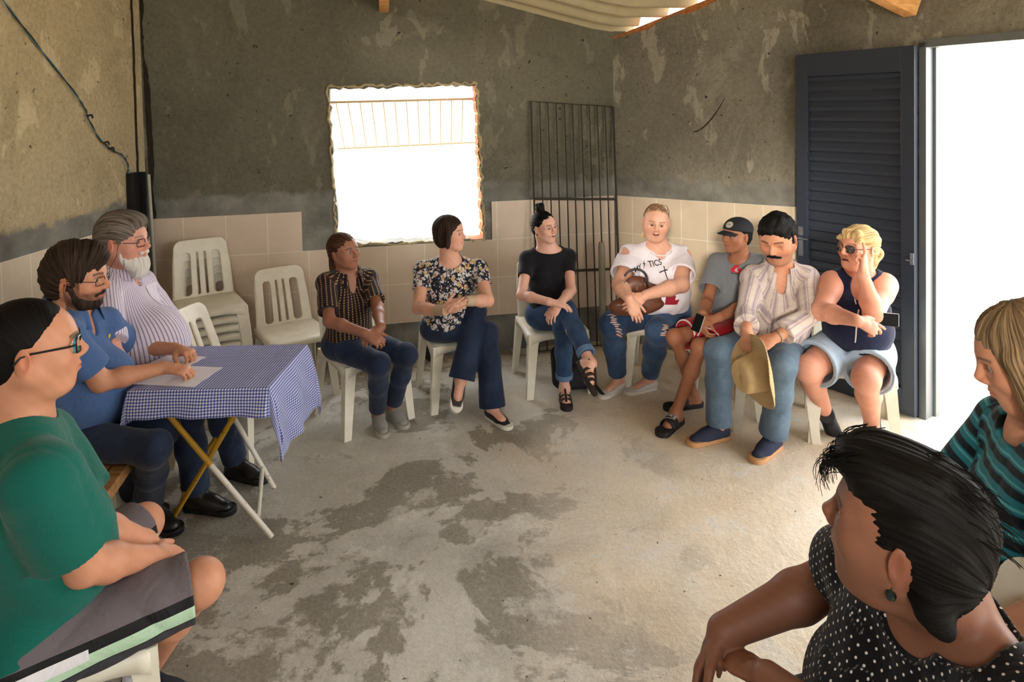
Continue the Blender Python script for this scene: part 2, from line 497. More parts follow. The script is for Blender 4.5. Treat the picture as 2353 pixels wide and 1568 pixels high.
def nets(D, ax):
    ins = D < 0
    nx, ny, nz = D.shape
    s = np.zeros((nx - 1, ny - 1, nz - 1), np.uint8)
    for a in (0, 1):
        for b in (0, 1):
            for c in (0, 1): s += ins[a:nx - 1 + a, b:ny - 1 + b, c:nz - 1 + c]
    act = (s > 0) & (s < 8)
    I = np.argwhere(act)
    if len(I) == 0: return np.zeros((0, 3)), np.zeros((0, 4), int)
    ids = np.full(act.shape, -1, np.int32); ids[act] = np.arange(len(I))
    pos = np.zeros((len(I), 3), np.float64); cnt = np.zeros(len(I))
    corners = {}
    for a in (0, 1):
        for b in (0, 1):
            for c in (0, 1): corners[a, b, c] = D[I[:, 0] + a, I[:, 1] + b, I[:, 2] + c]
    X = [ax[i][I[:, i]].astype(float) for i in range(3)]; X1 = [ax[i][I[:, i] + 1].astype(float) for i in range(3)]
    for axn in range(3):
        for u in (0, 1):
            for v in (0, 1):
                a = [0, 0, 0]; o = [q for q in range(3) if q != axn]; a[o[0]] = u; a[o[1]] = v
                b = list(a); b[axn] = 1
                da, db = corners[tuple(a)], corners[tuple(b)]
                m = (da < 0) != (db < 0)
                t = np.where(m, da / np.where(m, da - db, 1), 0)
                p = np.zeros((len(I), 3))
                for q in range(3):
                    if q == axn: p[:, q] = X[q] + t * (X1[q] - X[q])
                    else: p[:, q] = X1[q] if a[q] else X[q]
                pos[m] += p[m]; cnt[m] += 1
    pos /= cnt[:, None]
    F = []
    for axn in range(3):
        sl0 = [slice(1, -1)] * 3; sl1 = [slice(1, -1)] * 3
        sl0[axn] = slice(0, -1); sl1[axn] = slice(1, None)
        a = ins[tuple(sl0)]; b = ins[tuple(sl1)]
        E = np.argwhere(a != b)
        if len(E) == 0: continue
        flip = a[E[:, 0], E[:, 1], E[:, 2]]
        base = E.copy()
        o = [q for q in range(3) if q != axn]
        base[:, o[0]] += 1; base[:, o[1]] += 1
        def cid(du, dv):
            q = base.copy(); q[:, o[0]] -= du; q[:, o[1]] -= dv
            return ids[q[:, 0], q[:, 1], q[:, 2]]
        quad = np.stack([cid(1, 1), cid(0, 1), cid(0, 0), cid(1, 0)], 1)
        if axn == 1: flip = ~flip
        quad[~flip] = quad[~flip][:, ::-1]
        F.append(quad)
    F = np.concatenate(F); F = F[(F >= 0).all(1)]
    return pos, F

def set_attr(me, name, arr, kind='FLOAT_VECTOR'):
    at = me.attributes.new(name, kind, 'POINT')
    if kind == 'FLOAT_COLOR':
        a = np.ones((len(arr), 4), f32); a[:, :3] = arr; at.data.foreach_set('color', a.ravel())
    else: at.data.foreach_set('vector', np.asarray(arr, f32).ravel())

def folds(seed, amp=0.004, freq=38.0):
    rnd = np.random.RandomState(seed)
    K = rnd.normal(size=(5, 3)); K /= np.linalg.norm(K, axis=1)[:, None]; ph = rnd.uniform(0, 6.28, 5)
    K[:, 2] *= 0.7
    K = K.astype(f32)
    def f(P):
        w = 1.7 * np.sin(P @ (K[0] * freq * 0.42) + ph[0]) + 1.1 * np.sin(P @ (K[1] * freq * 0.6) + ph[1])
        a = np.sin(P @ (K[2] * freq) + w + ph[2]); b = np.sin(P @ (K[3] * freq * 1.7) - w * 1.3 + ph[3])
        m = 0.5 + 0.5 * np.sin(P @ (K[4] * freq * 0.33) + ph[4])
        return (-amp * (np.abs(a) ** 0.7 * m + 0.4 * b * (1 - m)) + amp * 0.3).astype(f32)
    return f

# ------------------------------------------------------------------ people
M_eye = vcol_mat('eyeball', 0.08, 0.6, bstr=0.0)
M_skin = vcol_mat('skin', 0.5, 0.35, sss=0.06)
M_lens, nt, b = new_mat('spectacle_lens', 0.03, 0.5, (1, 1, 1)); b.inputs['Transmission Weight'].default_value = 1.0; b.inputs['IOR'].default_value = 1.02
M_mirror_lens = simple('mirrored_lens', srgb(150, 150, 150), 0.08, 0.8, 0.9)
M_blackp = simple('black_glossy_plastic', (0.012, 0.012, 0.014), 0.25, 0.5)
M_teeth = simple('teeth', srgb(226, 214, 196), 0.3, 0.5)

class Fr:
    """local frame: x = left, y = front, z = up"""
    def __init__(s, o, left, front, up, sc=1.0):
        s.o = np.asarray(o, float); s.M = np.stack([unit(left), unit(front), unit(up)]); s.sc = sc
    def p(s, l, f, u): return s.o + (np.array([l, f, u]) * s.sc) @ s.M
    def v(s, l, f, u): return np.array([l, f, u], float) @ s.M
    def loc(s, P): return ((P - s.o) @ s.M.T) / s.sc
    def ell(s, c, r, k=0.02, op='add', rot=None):
        M = s.M if rot is None else rot @ s.M
        return Ell(s.p(*c), np.array(r) * s.sc, M, k * s.sc, op)
    def cap(s, a, b, ra, rb, k=0.02, op='add'): return Cap(s.p(*a), s.p(*b), ra * s.sc, rb * s.sc, k * s.sc, op)

def head_frame(hc, yaw, pitch=0, roll=0, sc=1.0):
    y = math.radians(yaw); f = v3(math.sin(y), -math.cos(y), 0); l = v3(math.cos(y), math.sin(y), 0); u = v3(0, 0, 1)
    p = math.radians(pitch); f, u = f * math.cos(p) + u * math.sin(p), u * math.cos(p) - f * math.sin(p)
    r = math.radians(roll); l, u = l * math.cos(r) + u * math.sin(r), u * math.cos(r) - l * math.sin(r)
    return Fr(hc, l, f, u, sc)

def head_prims(H, o):
    """face and skull in the head frame; o: options"""
    fat = o.get('fat', 0.0); jw = o.get('jaw', 0.0); nose = o.get('nose', 1.0); w = o.get('w', 1.0)
    sm = o.get('smile', 0.0); chin = o.get('chin', 0.0)
    P = [H.ell((0, -0.014, 0.036), (0.075 * w, 0.094, 0.083), 0.03),
         H.ell((0, 0.022, 0.012), (0.068 * w, 0.066, 0.070), 0.04),
         H.ell((0, 0.030, -0.040), ((0.056 + fat * 0.012) * w, 0.052, 0.062), 0.04)]
    for sx in (-1, 1):
        P += [H.cap((sx * (0.057 + jw) * w, -0.008, -0.040), (sx * 0.020, 0.052, -0.088 + chin), 0.018 + fat * 0.009, 0.016 + fat * 0.004, 0.03),
              H.ell((sx * 0.042, 0.052, -0.022), (0.024 + fat * 0.006, 0.024, 0.024), 0.025),
              H.cap((sx * 0.012, 0.0775, 0.024), (sx * 0.050, 0.062, 0.021), 0.0105 + 0.001 * o.get('brow', 0), 0.009, 0.016)]
    P += [H.ell((0, 0.060, -0.092 + chin), (0.021, 0.020, 0.017), 0.025)]
    if fat > 0.4: P += [H.ell((0, 0.022, -0.094), (0.050, 0.046, 0.026), 0.03)]
    # muzzle, nose
    P += [H.ell((0, 0.067, -0.050), (0.030, 0.026, 0.030), 0.02)]
    for sx in (-1, 1): P.append(H.ell((sx * 0.031, 0.090, 0.003), (0.018, 0.014, 0.0125), 0.014, 'sub'))
    P += [H.cap((0, 0.082, 0.016), (0, 0.095 + 0.0095 * nose, -0.019), 0.0072, 0.0088 + 0.0012 * nose, 0.014),
          H.ell((0, 0.0985 + 0.008 * (nose - 1), -0.027), (0.0112, 0.0095, 0.0085), 0.008)]
    for sx in (-1, 1): P += [H.ell((sx * 0.0125, 0.093, -0.028), (0.008, 0.0105, 0.0075), 0.006)]
    for sx in (-1, 1): P += [H.ell((sx * 0.0065, 0.099, -0.0365), (0.003, 0.005, 0.003), 0.003, 'sub')]
    # lids with a slit
    op = o.get('eyes', 0.55)
    for sx in (-1, 1):
        P += [H.ell((sx * 0.0315, 0.0715, 0.0035), (0.0165, 0.0137, 0.0130), 0.006)]
        if op > 0: P += [H.ell((sx * 0.0320, 0.0850, 0.0020 + 0.001 * op), (0.0130, 0.012, 0.0012 + 0.0035 * op), 0.0012, 'sub')]
    # mouth
    zc = -0.057
    for sx in (-1, 1):
        mw = 0.0235 + 0.005 * max(0, sm)
        P += [H.cap((0, 0.0925, zc + 0.0035), (sx * mw, 0.0800, zc + 0.0015 + 0.007 * sm), 0.0048, 0.0026, 0.006),
              H.cap((0, 0.0905, zc - 0.0062 - 0.005 * o.get('open', 0)), (sx * (mw - 0.002), 0.0795, zc - 0.002 + 0.006 * sm), 0.0058, 0.0026, 0.006)]
    if o.get('open', 0):
        for sx in (-1, 0, 1):
            P += [H.ell((sx * 0.011, 0.0945 - abs(sx) * 0.004, zc - 0.003 + abs(sx) * 0.0025 * sm), (0.010, 0.014, 0.0040 + 0.0028 * o['open']), 0.0015, 'sub')]
    else:
        P += [H.ell((0, 0.0985, zc - 0.0008 + 0.001 * sm), (0.020, 0.009, 0.0011), 0.0015, 'sub')]
    if o.get('age', 0):
        for sx in (-1, 1):
            P += [H.cap((sx * 0.020, 0.0975, -0.028), (sx * 0.036, 0.083, -0.058), 0.0022 * o['age'], 0.0018 * o['age'], 0.007, 'sub'),
                  H.cap((sx * 0.020, 0.0905, -0.0125), (sx * 0.043, 0.0830, -0.0150), 0.0018 * o['age'], 0.0015 * o['age'], 0.006, 'sub')]
    # ears
    for sx in (-1, 1):
        P += [H.ell((sx * (0.0795 * w + 0.002 * fat), -0.016, -0.004), (0.0065, 0.0175, 0.031), 0.006, rot=np.array([[math.cos(0.42), -sx * math.sin(0.42), 0], [sx * math.sin(0.42), math.cos(0.42), 0], [0, 0, 1]])),
              H.ell((sx * 0.073 * w, -0.004, -0.030), (0.005, 0.007, 0.009), 0.006),
              H.ell((sx * (0.0885 * w + 0.002 * fat), -0.013, 0.0), (0.0055, 0.0095, 0.018), 0.004, 'sub')]
    return P

def hand_prims(W, D, Nn, side, s=1.0, curl=(35, 40, 25), spread=1.0, thumb=(0.75, 20), point=None, flare=None):
    """W wrist, D fingers direction, Nn palm normal, side +1 left hand / -1 right hand"""
    D = unit(D); Nn = unit(Nn - D * (np.asarray(Nn) @ D)); T = np.cross(D, Nn) * (1 if side < 0 else -1)
    P = []
    M = np.stack([D, T, Nn])
    P += [Ell(W + D * 0.048 * s, np.array([0.052, 0.038, 0.0150]) * s, M, 0.012),
          Ell(W + D * 0.068 * s, np.array([0.026, 0.040, 0.0125]) * s, M, 0.012),
          Ell(W + (D * 0.030 + T * 0.022 + Nn * 0.008) * s, np.array([0.030, 0.018, 0.015]) * s, M, 0.012),
          Cap(W - D * 0.02 * s, W + D * 0.03 * s, 0.0245 * s, 0.023 * s, 0.014)]
    for i, (o, L, r, bx) in enumerate(((0.029, 0.072, 0.0088, 0.082), (0.010, 0.079, 0.0090, 0.087), (-0.0095, 0.073, 0.0085, 0.084), (-0.028, 0.058, 0.0076, 0.075))):
        a = 0.0; p = W + (D * bx + T * o + Nn * 0.001) * s
        d0 = unit(D + T * (o * 1.6 * spread))
        cu = curl if point is None or i not in point else point[i]
        for j, fr in enumerate((0.45, 0.30, 0.25)):
            a += math.radians(cu[j]); d = d0 * math.cos(a) + Nn * math.sin(a)
            q = p + d * L * fr * s
            rr = r * (1 - 0.09 * j) * s
            P.append(Cap(p, q, rr, rr * 0.90, 0.004)); p = q
    # thumb from the side of the palm, near its base
    p = W + (D * 0.022 + T * 0.026 + Nn * 0.006) * s
    ang, tc = thumb
    d = unit(D * math.cos(ang) + T * math.sin(ang) + Nn * 0.35)
    q = p + d * 0.042 * s; P.append(Cap(p, q, 0.0135 * s, 0.0108 * s, 0.010))
    c = math.radians(tc); d2 = unit(d * math.cos(c) + unit(D * 0.8 - T * 0.3 + Nn * 0.5) * math.sin(c))
    r_ = q + d2 * 0.031 * s; P.append(Cap(q, r_, 0.0105 * s, 0.0095 * s, 0.004))
    e_ = r_ + unit(d2 + D * 0.2) * 0.022 * s; P.append(Cap(r_, e_, 0.0096 * s, 0.0078 * s, 0.004))
    return P

def foot_frame(A, T, knee, floor):
    A, T = np.asarray(A, float), np.asarray(T, float)
    d = T - A
    if floor: d[2] = 0; n = v3(0, 0, 1)
    else:
        n0 = unit(knee - A); d = unit(d); n = unit(n0 - d * (n0 @ d))
        d = unit(d - n * 0.15); n = unit(n0 - d * (n0 @ d))
    return unit(d), n

def foot_prims(A, d, n, s=1.0, bare=False):
    side = np.cross(d, n)
    P = [Cap(A, A - d * 0.02 * s - n * 0.045 * s, 0.036 * s, 0.030 * s, 0.02),
         Cap(A - d * 0.035 * s - n * 0.058 * s, A + d * 0.09 * s - n * 0.062 * s, 0.027 * s, 0.028 * s, 0.02),
         Cap(A + d * 0.0 * s - n * 0.02 * s, A + d * 0.10 * s - n * 0.055 * s, 0.033 * s, 0.026 * s, 0.03)]
    if bare:
        for i, o in enumerate((-0.030, -0.014, 0.0, 0.013, 0.025)):
            b0 = A + d * (0.10 - abs(i - 0.5) * 0.004) * s - n * 0.068 * s + side * o * s
            P.append(Cap(b0, b0 + d * (0.052 - i * 0.007) * s, (0.014, 0.0095, 0.009, 0.0088, 0.0085)[i] * s, (0.0125, 0.008, 0.0075, 0.007, 0.0068)[i] * s, 0.006))
    return P

def arc_outline(L0, L1, w0, w1, k=12):
    """sole outline: heel at -L0, toe at +L1"""
    pts = []
    for i in range(k + 1):
        a = -PI / 2 + PI * i / k; pts.append((L1 - w1 + w1 * 1.15 * math.cos(a) * 1.0, w1 * math.sin(a)))
    pts += [(L1 * 0.30, w1 * 0.86)]
    for i in range(k + 1):
        a = PI / 2 + PI * i / k; pts.append((-L0 + w0 + w0 * math.cos(a), w0 * math.sin(a)))
    pts += [(L1 * 0.30, -w1 * 0.80)]
    return pts

def tri_pat(M):
    def f(V, Nn):
        L = V @ M.T; n = np.abs(Nn @ M.T); k = n.argmax(1); out = np.zeros((len(V), 3))
        for i, (a, b) in enumerate(((1, 2), (0, 2), (0, 1))):
            m = k == i; out[m, 0] = L[m, a]; out[m, 1] = L[m, b]
        return out
    f.normals = True
    return f

def mesh_obj(name, groups, mat, parent, h=0.006, fine=(), pat=None, col=None):
    V, F = surface(groups, h, fine)
    if len(V) == 0: return None
    me = mesh_np(name, V, F)
    if pat is not None and getattr(pat, 'normals', False):
        nn = np.zeros(len(V) * 3, f32); me.vertex_normals.foreach_get('vector', nn); set_attr(me, 'pat', pat(V, nn.reshape(-1, 3)))
    elif pat is not None: set_attr(me, 'pat', pat(V))
    if col is not None: set_attr(me, 'col', col(V), 'FLOAT_COLOR')
    o = link(name, me, mat, None)
    return at_root(o, parent)

# ------------------------------------------------------------------ the room
A_ = Vector((-2.578, 4.568, 0)); B_ = Vector((0.824, 5.275, 0))      # back wall, left to right
RB = Vector((2.004, 4.474, 0)); DF = Vector((2.426, 3.855, 0))        # bend behind the door leaf, hinge post
DDIR = (DF - RB).normalized(); DE = RB + DDIR * 1.62; RE = RB + DDIR * 2.5
random.seed(4)
M_back = plaster('back_wall_plaster', srgb(106, 102, 87), srgb(84, 81, 69), srgb(136, 130, 112), 0)
M_left = plaster('left_wall_plaster', srgb(180, 164, 130), srgb(142, 128, 98), srgb(216, 198, 162), 7)
M_right = plaster('right_wall_plaster', srgb(142, 136, 119), srgb(106, 102, 89), srgb(184, 177, 156), 13)
M_tile_back = tile_mat('beige_tiles', 0.2825, 0.297, srgb(226, 204, 180))
M_tile_side = tile_mat('side_wall_tiles', 0.2, 0.297, srgb(222, 203, 176))
M_cement_dark = simple('dark_scratch', srgb(70, 64, 54), 0.95, 0.1, bumps=(40, 0.8, 0.01))
M_cement = simple('raw_cement', srgb(128, 124, 112), 0.95, 0.15, bumps=(18, 0.8, 0.02))
M_brick, nt, b = new_mat('hollow_brick_reveal', 0.9, 0.2)
uvw = coords(nt)
sp = nt.nodes.new('ShaderNodeSeparateXYZ'); nt.links.new(uvw, sp.inputs[0])
cb = nt.nodes.new('ShaderNodeCombineXYZ'); nt.links.new(sp.outputs['Y'], cb.inputs[0]); nt.links.new(sp.outputs['Z'], cb.inputs[1])
br = nt.nodes.new('ShaderNodeTexBrick'); nt.links.new(cb.outputs[0], br.inputs[0])
br.inputs['Scale'].default_value = 1; br.inputs['Brick Width'].default_value = 0.07; br.inputs['Row Height'].default_value = 0.085
br.inputs['Mortar Size'].default_value = 0.008
br.inputs['Color1'].default_value = (*srgb(196, 92, 50), 1); br.inputs['Color2'].default_value = (*srgb(170, 78, 44), 1); br.inputs['Mortar'].default_value = (*srgb(190, 160, 120), 1)
nt.links.new(br.outputs[0], b.inputs['Base Color']); bump(nt, b, br.outputs['Fac'], -0.6, 0.01)

def wall_fn(A, Bv, s, z, off=0.0):
    e = (Bv - A).normalized(); n = Vector((e.y, -e.x, 0))          # n points into the room
    return A + e * s + n * off + Vector((0, 0, z))

def jag(pts, amp, step, seed):
    """subdivide and roughen a closed outline"""
    rnd = random.Random(seed); out = []
    for i, p in enumerate(pts):
        q = pts[(i + 1) % len(pts)]
        L = math.hypot(q[0] - p[0], q[1] - p[1]); k = max(1, int(L / step))
        for j in range(k):
            t = j / k; a = amp if j else 0
            out.append((p[0] + (q[0] - p[0]) * t + rnd.uniform(-a, a), p[1] + (q[1] - p[1]) * t + rnd.uniform(-a, a)))
    return out

def slab_with_hole(name, outer, hole, fn, th, mat, mat_hole=None):
    """outline with an optional hole in (s,z); front at w=0, back at w=-th; fn(s,z,w)"""
    bm = bmesh.new(); faces = []
    def loop(pts, w): return [bm.verts.new(fn(s, z, w)) for s, z in pts]
    rings = {}
    for w in (0, -th):
        es = []
        for key, pts in (('o', outer), ('h', hole)):
            if not pts: continue
            vs = loop(pts, w); rings[key, w] = vs
            es += [bm.edges.new((vs[i], vs[(i + 1) % len(vs)])) for i in range(len(vs))]
        bmesh.ops.triangle_fill(bm, use_beauty=True, use_dissolve=False, edges=es)
    for key in ('o', 'h'):
        if (key, 0) not in rings: continue
        a, c = rings[key, 0], rings[key, -th]
        for i in range(len(a)):
            j = (i + 1) % len(a); f = bm.faces.new((a[i], a[j], c[j], c[i]))
            if key == 'h' and mat_hole: f.material_index = 1 if hole[i][0] > 2.3 else 0
    bmesh.ops.recalc_face_normals(bm, faces=bm.faces)
    uv = bm.loops.layers.uv.new('UVMap')
    me = bpy.data.meshes.new(name)
    bm.to_mesh(me); bm.free()
    o = link(name, me, mat, None, False)
    if mat_hole: me.materials.append(mat_hole)
    return o

def set_uv(o, A, Bv, s0=0.0, z0=0.0):
    e = (Bv - A).normalized(); me = o.data
    uv = me.uv_layers[0] if me.uv_layers else me.uv_layers.new(name='UVMap')
    for l in me.loops:
        p = me.vertices[l.vertex_index].co
        uv.data[l.index].uv = ((p - A).dot(e) - s0 + 50 * 0.0, p.z - z0)

# roof surface: falls towards the right wall, rises towards the middle of the room
e_r = Vector((0.979, 0.203, 0)); n_r = Vector((0.203, -0.979, 0)); O_r = Vector((0.84, 5.27, 0))
def roof_z(x, y):
    d = Vector((x, y, 0)) - O_r; a = d.dot(e_r); bq = d.dot(n_r)
    up = 0.40 * min(max(bq, -0.3), 1.0)
    return 2.50 - 0.245 * min(a + 0.08, 0.0) + up

def wall_top(A, Bv, s0, s1, gap, k=24):
    out = []
    for i in range(k + 1):
        s = s0 + (s1 - s0) * i / k; p = wall_fn(A, Bv, s, 0)
        out.append((s, roof_z(p.x, p.y) + gap))
    return out

LB = (B_ - A_).length
hole = jag([(1.262, 2.075), (2.352, 2.085), (2.385, 0.895), (1.30, 0.915), (1.272, 1.45)], 0.011, 0.035, 3)
top = wall_top(A_, B_, LB + 0.12, -0.15, 0.03)
fb = lambda s, z, w: wall_fn(A_, B_, s, z, w)
wb_o = slab_with_hole('wall_back', [(-0.15, -0.02), (LB + 0.12, -0.02)] + top, hole, fb, 0.16, M_back, M_brick)
tag(wb_o, kind='structure')
# crumbling plaster lip around the opening
mb = MB(); rnd = random.Random(8)
lip = jag([(1.252, 2.09), (2.362, 2.10), (2.398, 0.885), (1.285, 0.902)], 0.012, 0.03, 9)
mb.tube([fb(s, z, 0.004) for s, z in lip], [rnd.uniform(0.004, 0.014) for _ in lip], 6, closed=True)
o = mb.build('trim_1', simple('crumbled_plaster', srgb(176, 160, 122), 0.95, 0.1, bumps=(40, 0.9, 0.02)), smooth=False); tag(o, kind='structure')

LA_ = Vector((-2.578, -1.6, 0))
fl = lambda s, z, w: Vector((-2.578 + w, s, z))
tl = [(y, roof_z(-2.578, y) + 0.03) for y in np.linspace(4.70, -1.6, 30)]
o = slab_with_hole('wall_left', [(-1.6, -0.02), (4.70, -0.02)] + tl, None, fl, 0.15, M_left); tag(o, kind='structure')
# right wall: corner to the bend, then the stretch with the doorway
R1 = (RB - B_).length
fr = lambda s, z, w: wall_fn(B_, RB, s, z, w)
o = slab_with_hole('wall_right', jag([(-0.1, -0.02), (R1 + 0.0, -0.02), (R1 + 0.0, 2.50)], 0.0, 9, 1) +
                   [(s, z + random.uniform(-0.02, 0.02)) for s, z in wall_top(B_, RB, R1, -0.1, -0.075, 26)], None, fr, 0.15, M_right)
tag(o, kind='structure')
fd = lambda s, z, w: wall_fn(RB, RE, s, z, w)
RL = 5.2
D0, D1, DZ = 0.765, 3.2, 2.245  # doorway widened beyond the view to let in more daylight
td = [(s, roof_z(*wall_fn(RB, RE, s, 0).xy) - 0.02) for s in np.linspace(RL, 0, 20)]
o = slab_with_hole('wall_right_entrance', [(0, -0.02), (D0, -0.02), (D0, DZ), (D1, DZ), (D1, -0.02), (RL, -0.02)] + td, None, fd, 0.15, M_right)
tag(o, kind='structure')
YB = -1.6
p_end = wall_fn(RB, RE, RL, 0)
# wall behind the viewer, its unseen openings added to let in sun and daylight
fk = lambda s, z, w: Vector((s, YB - w, z))
kx0, kx1 = -2.73, 6.2
fh = [(-0.75, 1.75), (0.75, 1.75), (0.75, 2.95), (-0.75, 2.95)]
rw = slab_with_hole('wall_front', [(kx0, -0.02), (3.3, -0.02), (3.3, 3.6), (kx0, 3.6)], fh, fk, 0.15, M_left); tag(rw, kind='structure')
# wooden purlin on the right wall top
mb = MB()
M_purlin = wood_mat('orange_purlin_wood', srgb(150, 88, 44), srgb(206, 136, 74))
for i in range(14):
    s0, s1 = i * 0.115 - 0.05, (i + 1) * 0.115 - 0.05
    a, c = wall_fn(B_, RB, s0, 0, -0.03), wall_fn(B_, RB, s1, 0, -0.03)
    za, zc = roof_z(a.x, a.y) - 0.055, roof_z(c.x, c.y) - 0.055
    a.z = za; c.z = zc; m_ = (a + c) / 2; d = (c - a); L = d.length; d.normalize()
    R_ = Matrix((d, Vector((-d.y, d.x, 0)).normalized(), d.cross(Vector((-d.y, d.x, 0)).normalized()))).transposed()
    mb.box(m_, (L + 0.002, 0.05, 0.05), R_)
o = mb.build('trim_6', M_purlin); tag(o, kind='structure')

# corrugated roof: starts at the right wall, ridges parallel to the back wall
na, nb_ = 50, 860
aa = np.linspace(-4.4, 4.2, na); bb = np.linspace(-0.35, 7.3, nb_)
V = np.zeros((na, nb_, 3))
for i, a in enumerate(aa):
    base = np.array(O_r) + a * np.array(e_r)
    P_ = base[None, :] + bb[:, None] * np.array(n_r)[None, :]
    V[i, :, :2] = P_[:, :2]
    zz = [roof_z(x, y) for x, y in P_[:, :2]]
    V[i, :, 2] = np.array(zz) + 0.030 + 0.029 * np.sin(2 * PI * bb / 0.135)
F_ = [(i * nb_ + j, (i + 1) * nb_ + j, (i + 1) * nb_ + j + 1, i * nb_ + j + 1) for i in range(na - 1) for j in range(nb_ - 1)]
keep = []
for f in F_:
    c = V.reshape(-1, 3)[list(f)].mean(0)
    # the sheets end just outside the right-hand walls
    d1 = (Vector(c) - B_).dot(Vector(((RB - B_).normalized().y, -(RB - B_).normalized().x, 0)))
    d2 = (Vector(c) - RB).dot(Vector((DDIR.y, -DDIR.x, 0)))
    if min(d1, d2) > -0.07 and c[1] > YB - 0.3: keep.append(f)
me = mesh_np('ceiling', V.reshape(-1, 3), keep)
M_roof = simple('fibre_cement_sheet', srgb(186, 172, 140), 0.9, 0.2, bumps=(30, 0.3, 0.01))
o = link('ceiling', me, M_roof); tag(o, kind='structure')
sol = o.modifiers.new('thick', 'SOLIDIFY'); sol.thickness = 0.008; sol.offset = 1

# two roof beams
M_beam = wood_mat('roof_beam_wood', srgb(190, 130, 74), srgb(232, 176, 112))
mb = MB()
p0 = wall_fn(A_, B_, 1.672, 2.70, 0.0); mb.box(p0 + Vector((0.203, -0.979, 0)) * 1.6 + Vector((0, 0, 0.22)), (0.07, 3.3, 0.11), Matrix.Rotation(math.atan2(0.203, 0.979), 3, 'Z') @ Matrix.Rotation(-0.14, 3, 'X'))
tag(mb.build('roof_beam', M_beam, bevel=0.004), 'light wooden roof beam set into the back wall above the window opening', 'beam')
mb = MB()
p1 = wall_fn(RB, RE, 0.70, 2.46, 0.0); q1 = p1 + Vector((-0.72, -0.16, 0.30)) * 2.4
d = (q1 - p1).normalized(); y_ = Vector((0, 0, 1)).cross(d).normalized(); R_ = Matrix((d, y_, d.cross(y_))).transposed()
mb.box((p1 + q1) / 2, ((q1 - p1).length, 0.09, 0.13), R_)
tag(mb.build('roof_beam', M_beam, bevel=0.004), 'orange wooden roof beam ending in the wall above the dark metal door', 'beam')

# tile cladding (slabs standing 12 mm proud of the plaster) and cement foot
def band(name, pts, fn, A, Bv, mat, s0, z0, th=0.012):
    o = slab_with_hole(name, pts, None, lambda s, z, w: fn(s, z, w + th), th, mat)
    set_uv(o, A, Bv, s0, z0); tag(o, kind='structure'); return o
o = band('trim_2', [(0.04, 0.29), (LB - 0.013, 0.29), (LB - 0.013, 1.18), (2.456, 1.18), (2.456, 0.884), (1.04, 0.884), (1.04, 1.175), (0.04, 1.175)], fb, A_, B_, M_tile_back, -0.046 + 0.0, 0.2895)
LAy = Vector((-2.578, 0, 0))
o = band('trim_3', [(-1.6, 0.29), (4.50, 0.29), (4.50, 1.182), (-1.6, 1.182)], fl, LAy, A_, M_tile_side, 3.44 - 3.2, 0.2915)
o = band('trim_4', [(0.013, 0.29), (R1 - 0.004, 0.29), (R1 - 0.004, 1.18), (0.013, 1.18)], fr, B_, RB, M_tile_side, 0.155 - 0.2, 0.2895)
# long dark scratch in the plaster of the right wall
mb = MB(); arc = [(0.655 + 0.235 * t ** 0.75, 1.70 + 0.25 * t ** 1.25, 0.006 + 0.006 * math.sin(t * PI) + 0.002 * math.sin(t * 40)) for t in np.linspace(0, 1, 24)]
mb.prism([(s, z - w_) for s, z, w_ in arc] + [(s, z + w_ * 0.4) for s, z, w_ in reversed(arc)], lambda u, v, w: tuple(fr(u, v, w - 0.002)), 0.004)
tag(mb.build('trim_7', M_cement_dark), kind='structure')
# floor and the ground outside
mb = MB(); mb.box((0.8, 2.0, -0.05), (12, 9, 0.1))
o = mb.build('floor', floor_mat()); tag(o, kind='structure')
M_ground = simple('pale_dry_ground', srgb(226, 212, 184), 0.95, 0.1, bumps=(3, 0.5, 0.05))
mb = MB(); mb.box((0, 0, -0.2), (120, 120, 0.14))
o = mb.build('ground', M_ground); tag(o, kind='structure')

# dark crack and sooty band running down the left corner, with an old steel channel
M_soot = simple('sooty_crack', srgb(50, 44, 36), 0.95, 0.1, bumps=(30, 1, 0.02))
rnd = random.Random(2)
mb = MB(); zs = np.arange(1.0, 3.15, 0.025)
wd = 0.012; lf = []; rt = []
for z in zs:
    wd = min(0.034, max(0.006, wd + rnd.uniform(-0.007, 0.007))); k_ = 0.010 + 0.022 * max(0, min(1, (2.6 - z) / 1.4))
    lf.append((k_ - 0.004 + rnd.uniform(-0.002, 0.002), z)); rt.append((k_ + wd, z))
mb.prism(lf + rt[::-1], lambda u, v, w: tuple(fb(u, v, w - 0.004)), 0.008)
mb.tube([Vector((-2.572, 4.47 + rnd.uniform(-0.004, 0.004), z)) for z in np.arange(1.5, 3.1, 0.06)], 0.007, 6)
tag(mb.build('trim_5', M_soot), kind='structure')
mb = MB()
mb.box((-2.560, 4.385, 1.13), (0.03, 0.10, 0.78)); mb.box((-2.535, 4.445, 1.13), (0.06, 0.012, 0.78)); mb.box((-2.545, 4.335, 1.13), (0.05, 0.010, 0.78))
ch = mb.build('steel_channel', simple('black_steel', srgb(20, 20, 22), 0.5, 0.4), bevel=0.002)
tag(ch, 'rusty black steel channel standing in the left corner behind the bearded man', 'steel post')
mb = MB(); mb.tube([(-2.44, 4.42, 0.0), (-2.465, 4.44, 0.8), (-2.492, 4.455, 1.5)], 0.011, 10)
tag(mb.build('conduit_pipe', simple('dull_white_paint', srgb(168, 164, 150), 0.5, 0.4), smooth=True), 'thin off-white pipe leaning in the dark left corner', 'pipe')
mb = MB(); c0 = wall_fn(A_, B_, LB - 0.16, 0, 0.11)
mb.tube([c0 + Vector((0, 0, z)) for z in (0.0, 0.5, 0.80, 0.83)], [0.026, 0.026, 0.026, 0.020], 14)
tag(mb.build('plastic_pipe', simple('grey_pvc', srgb(150, 144, 126), 0.5, 0.4), smooth=True), 'short grey plastic pipe standing in the right corner behind the iron grille', 'pipe')

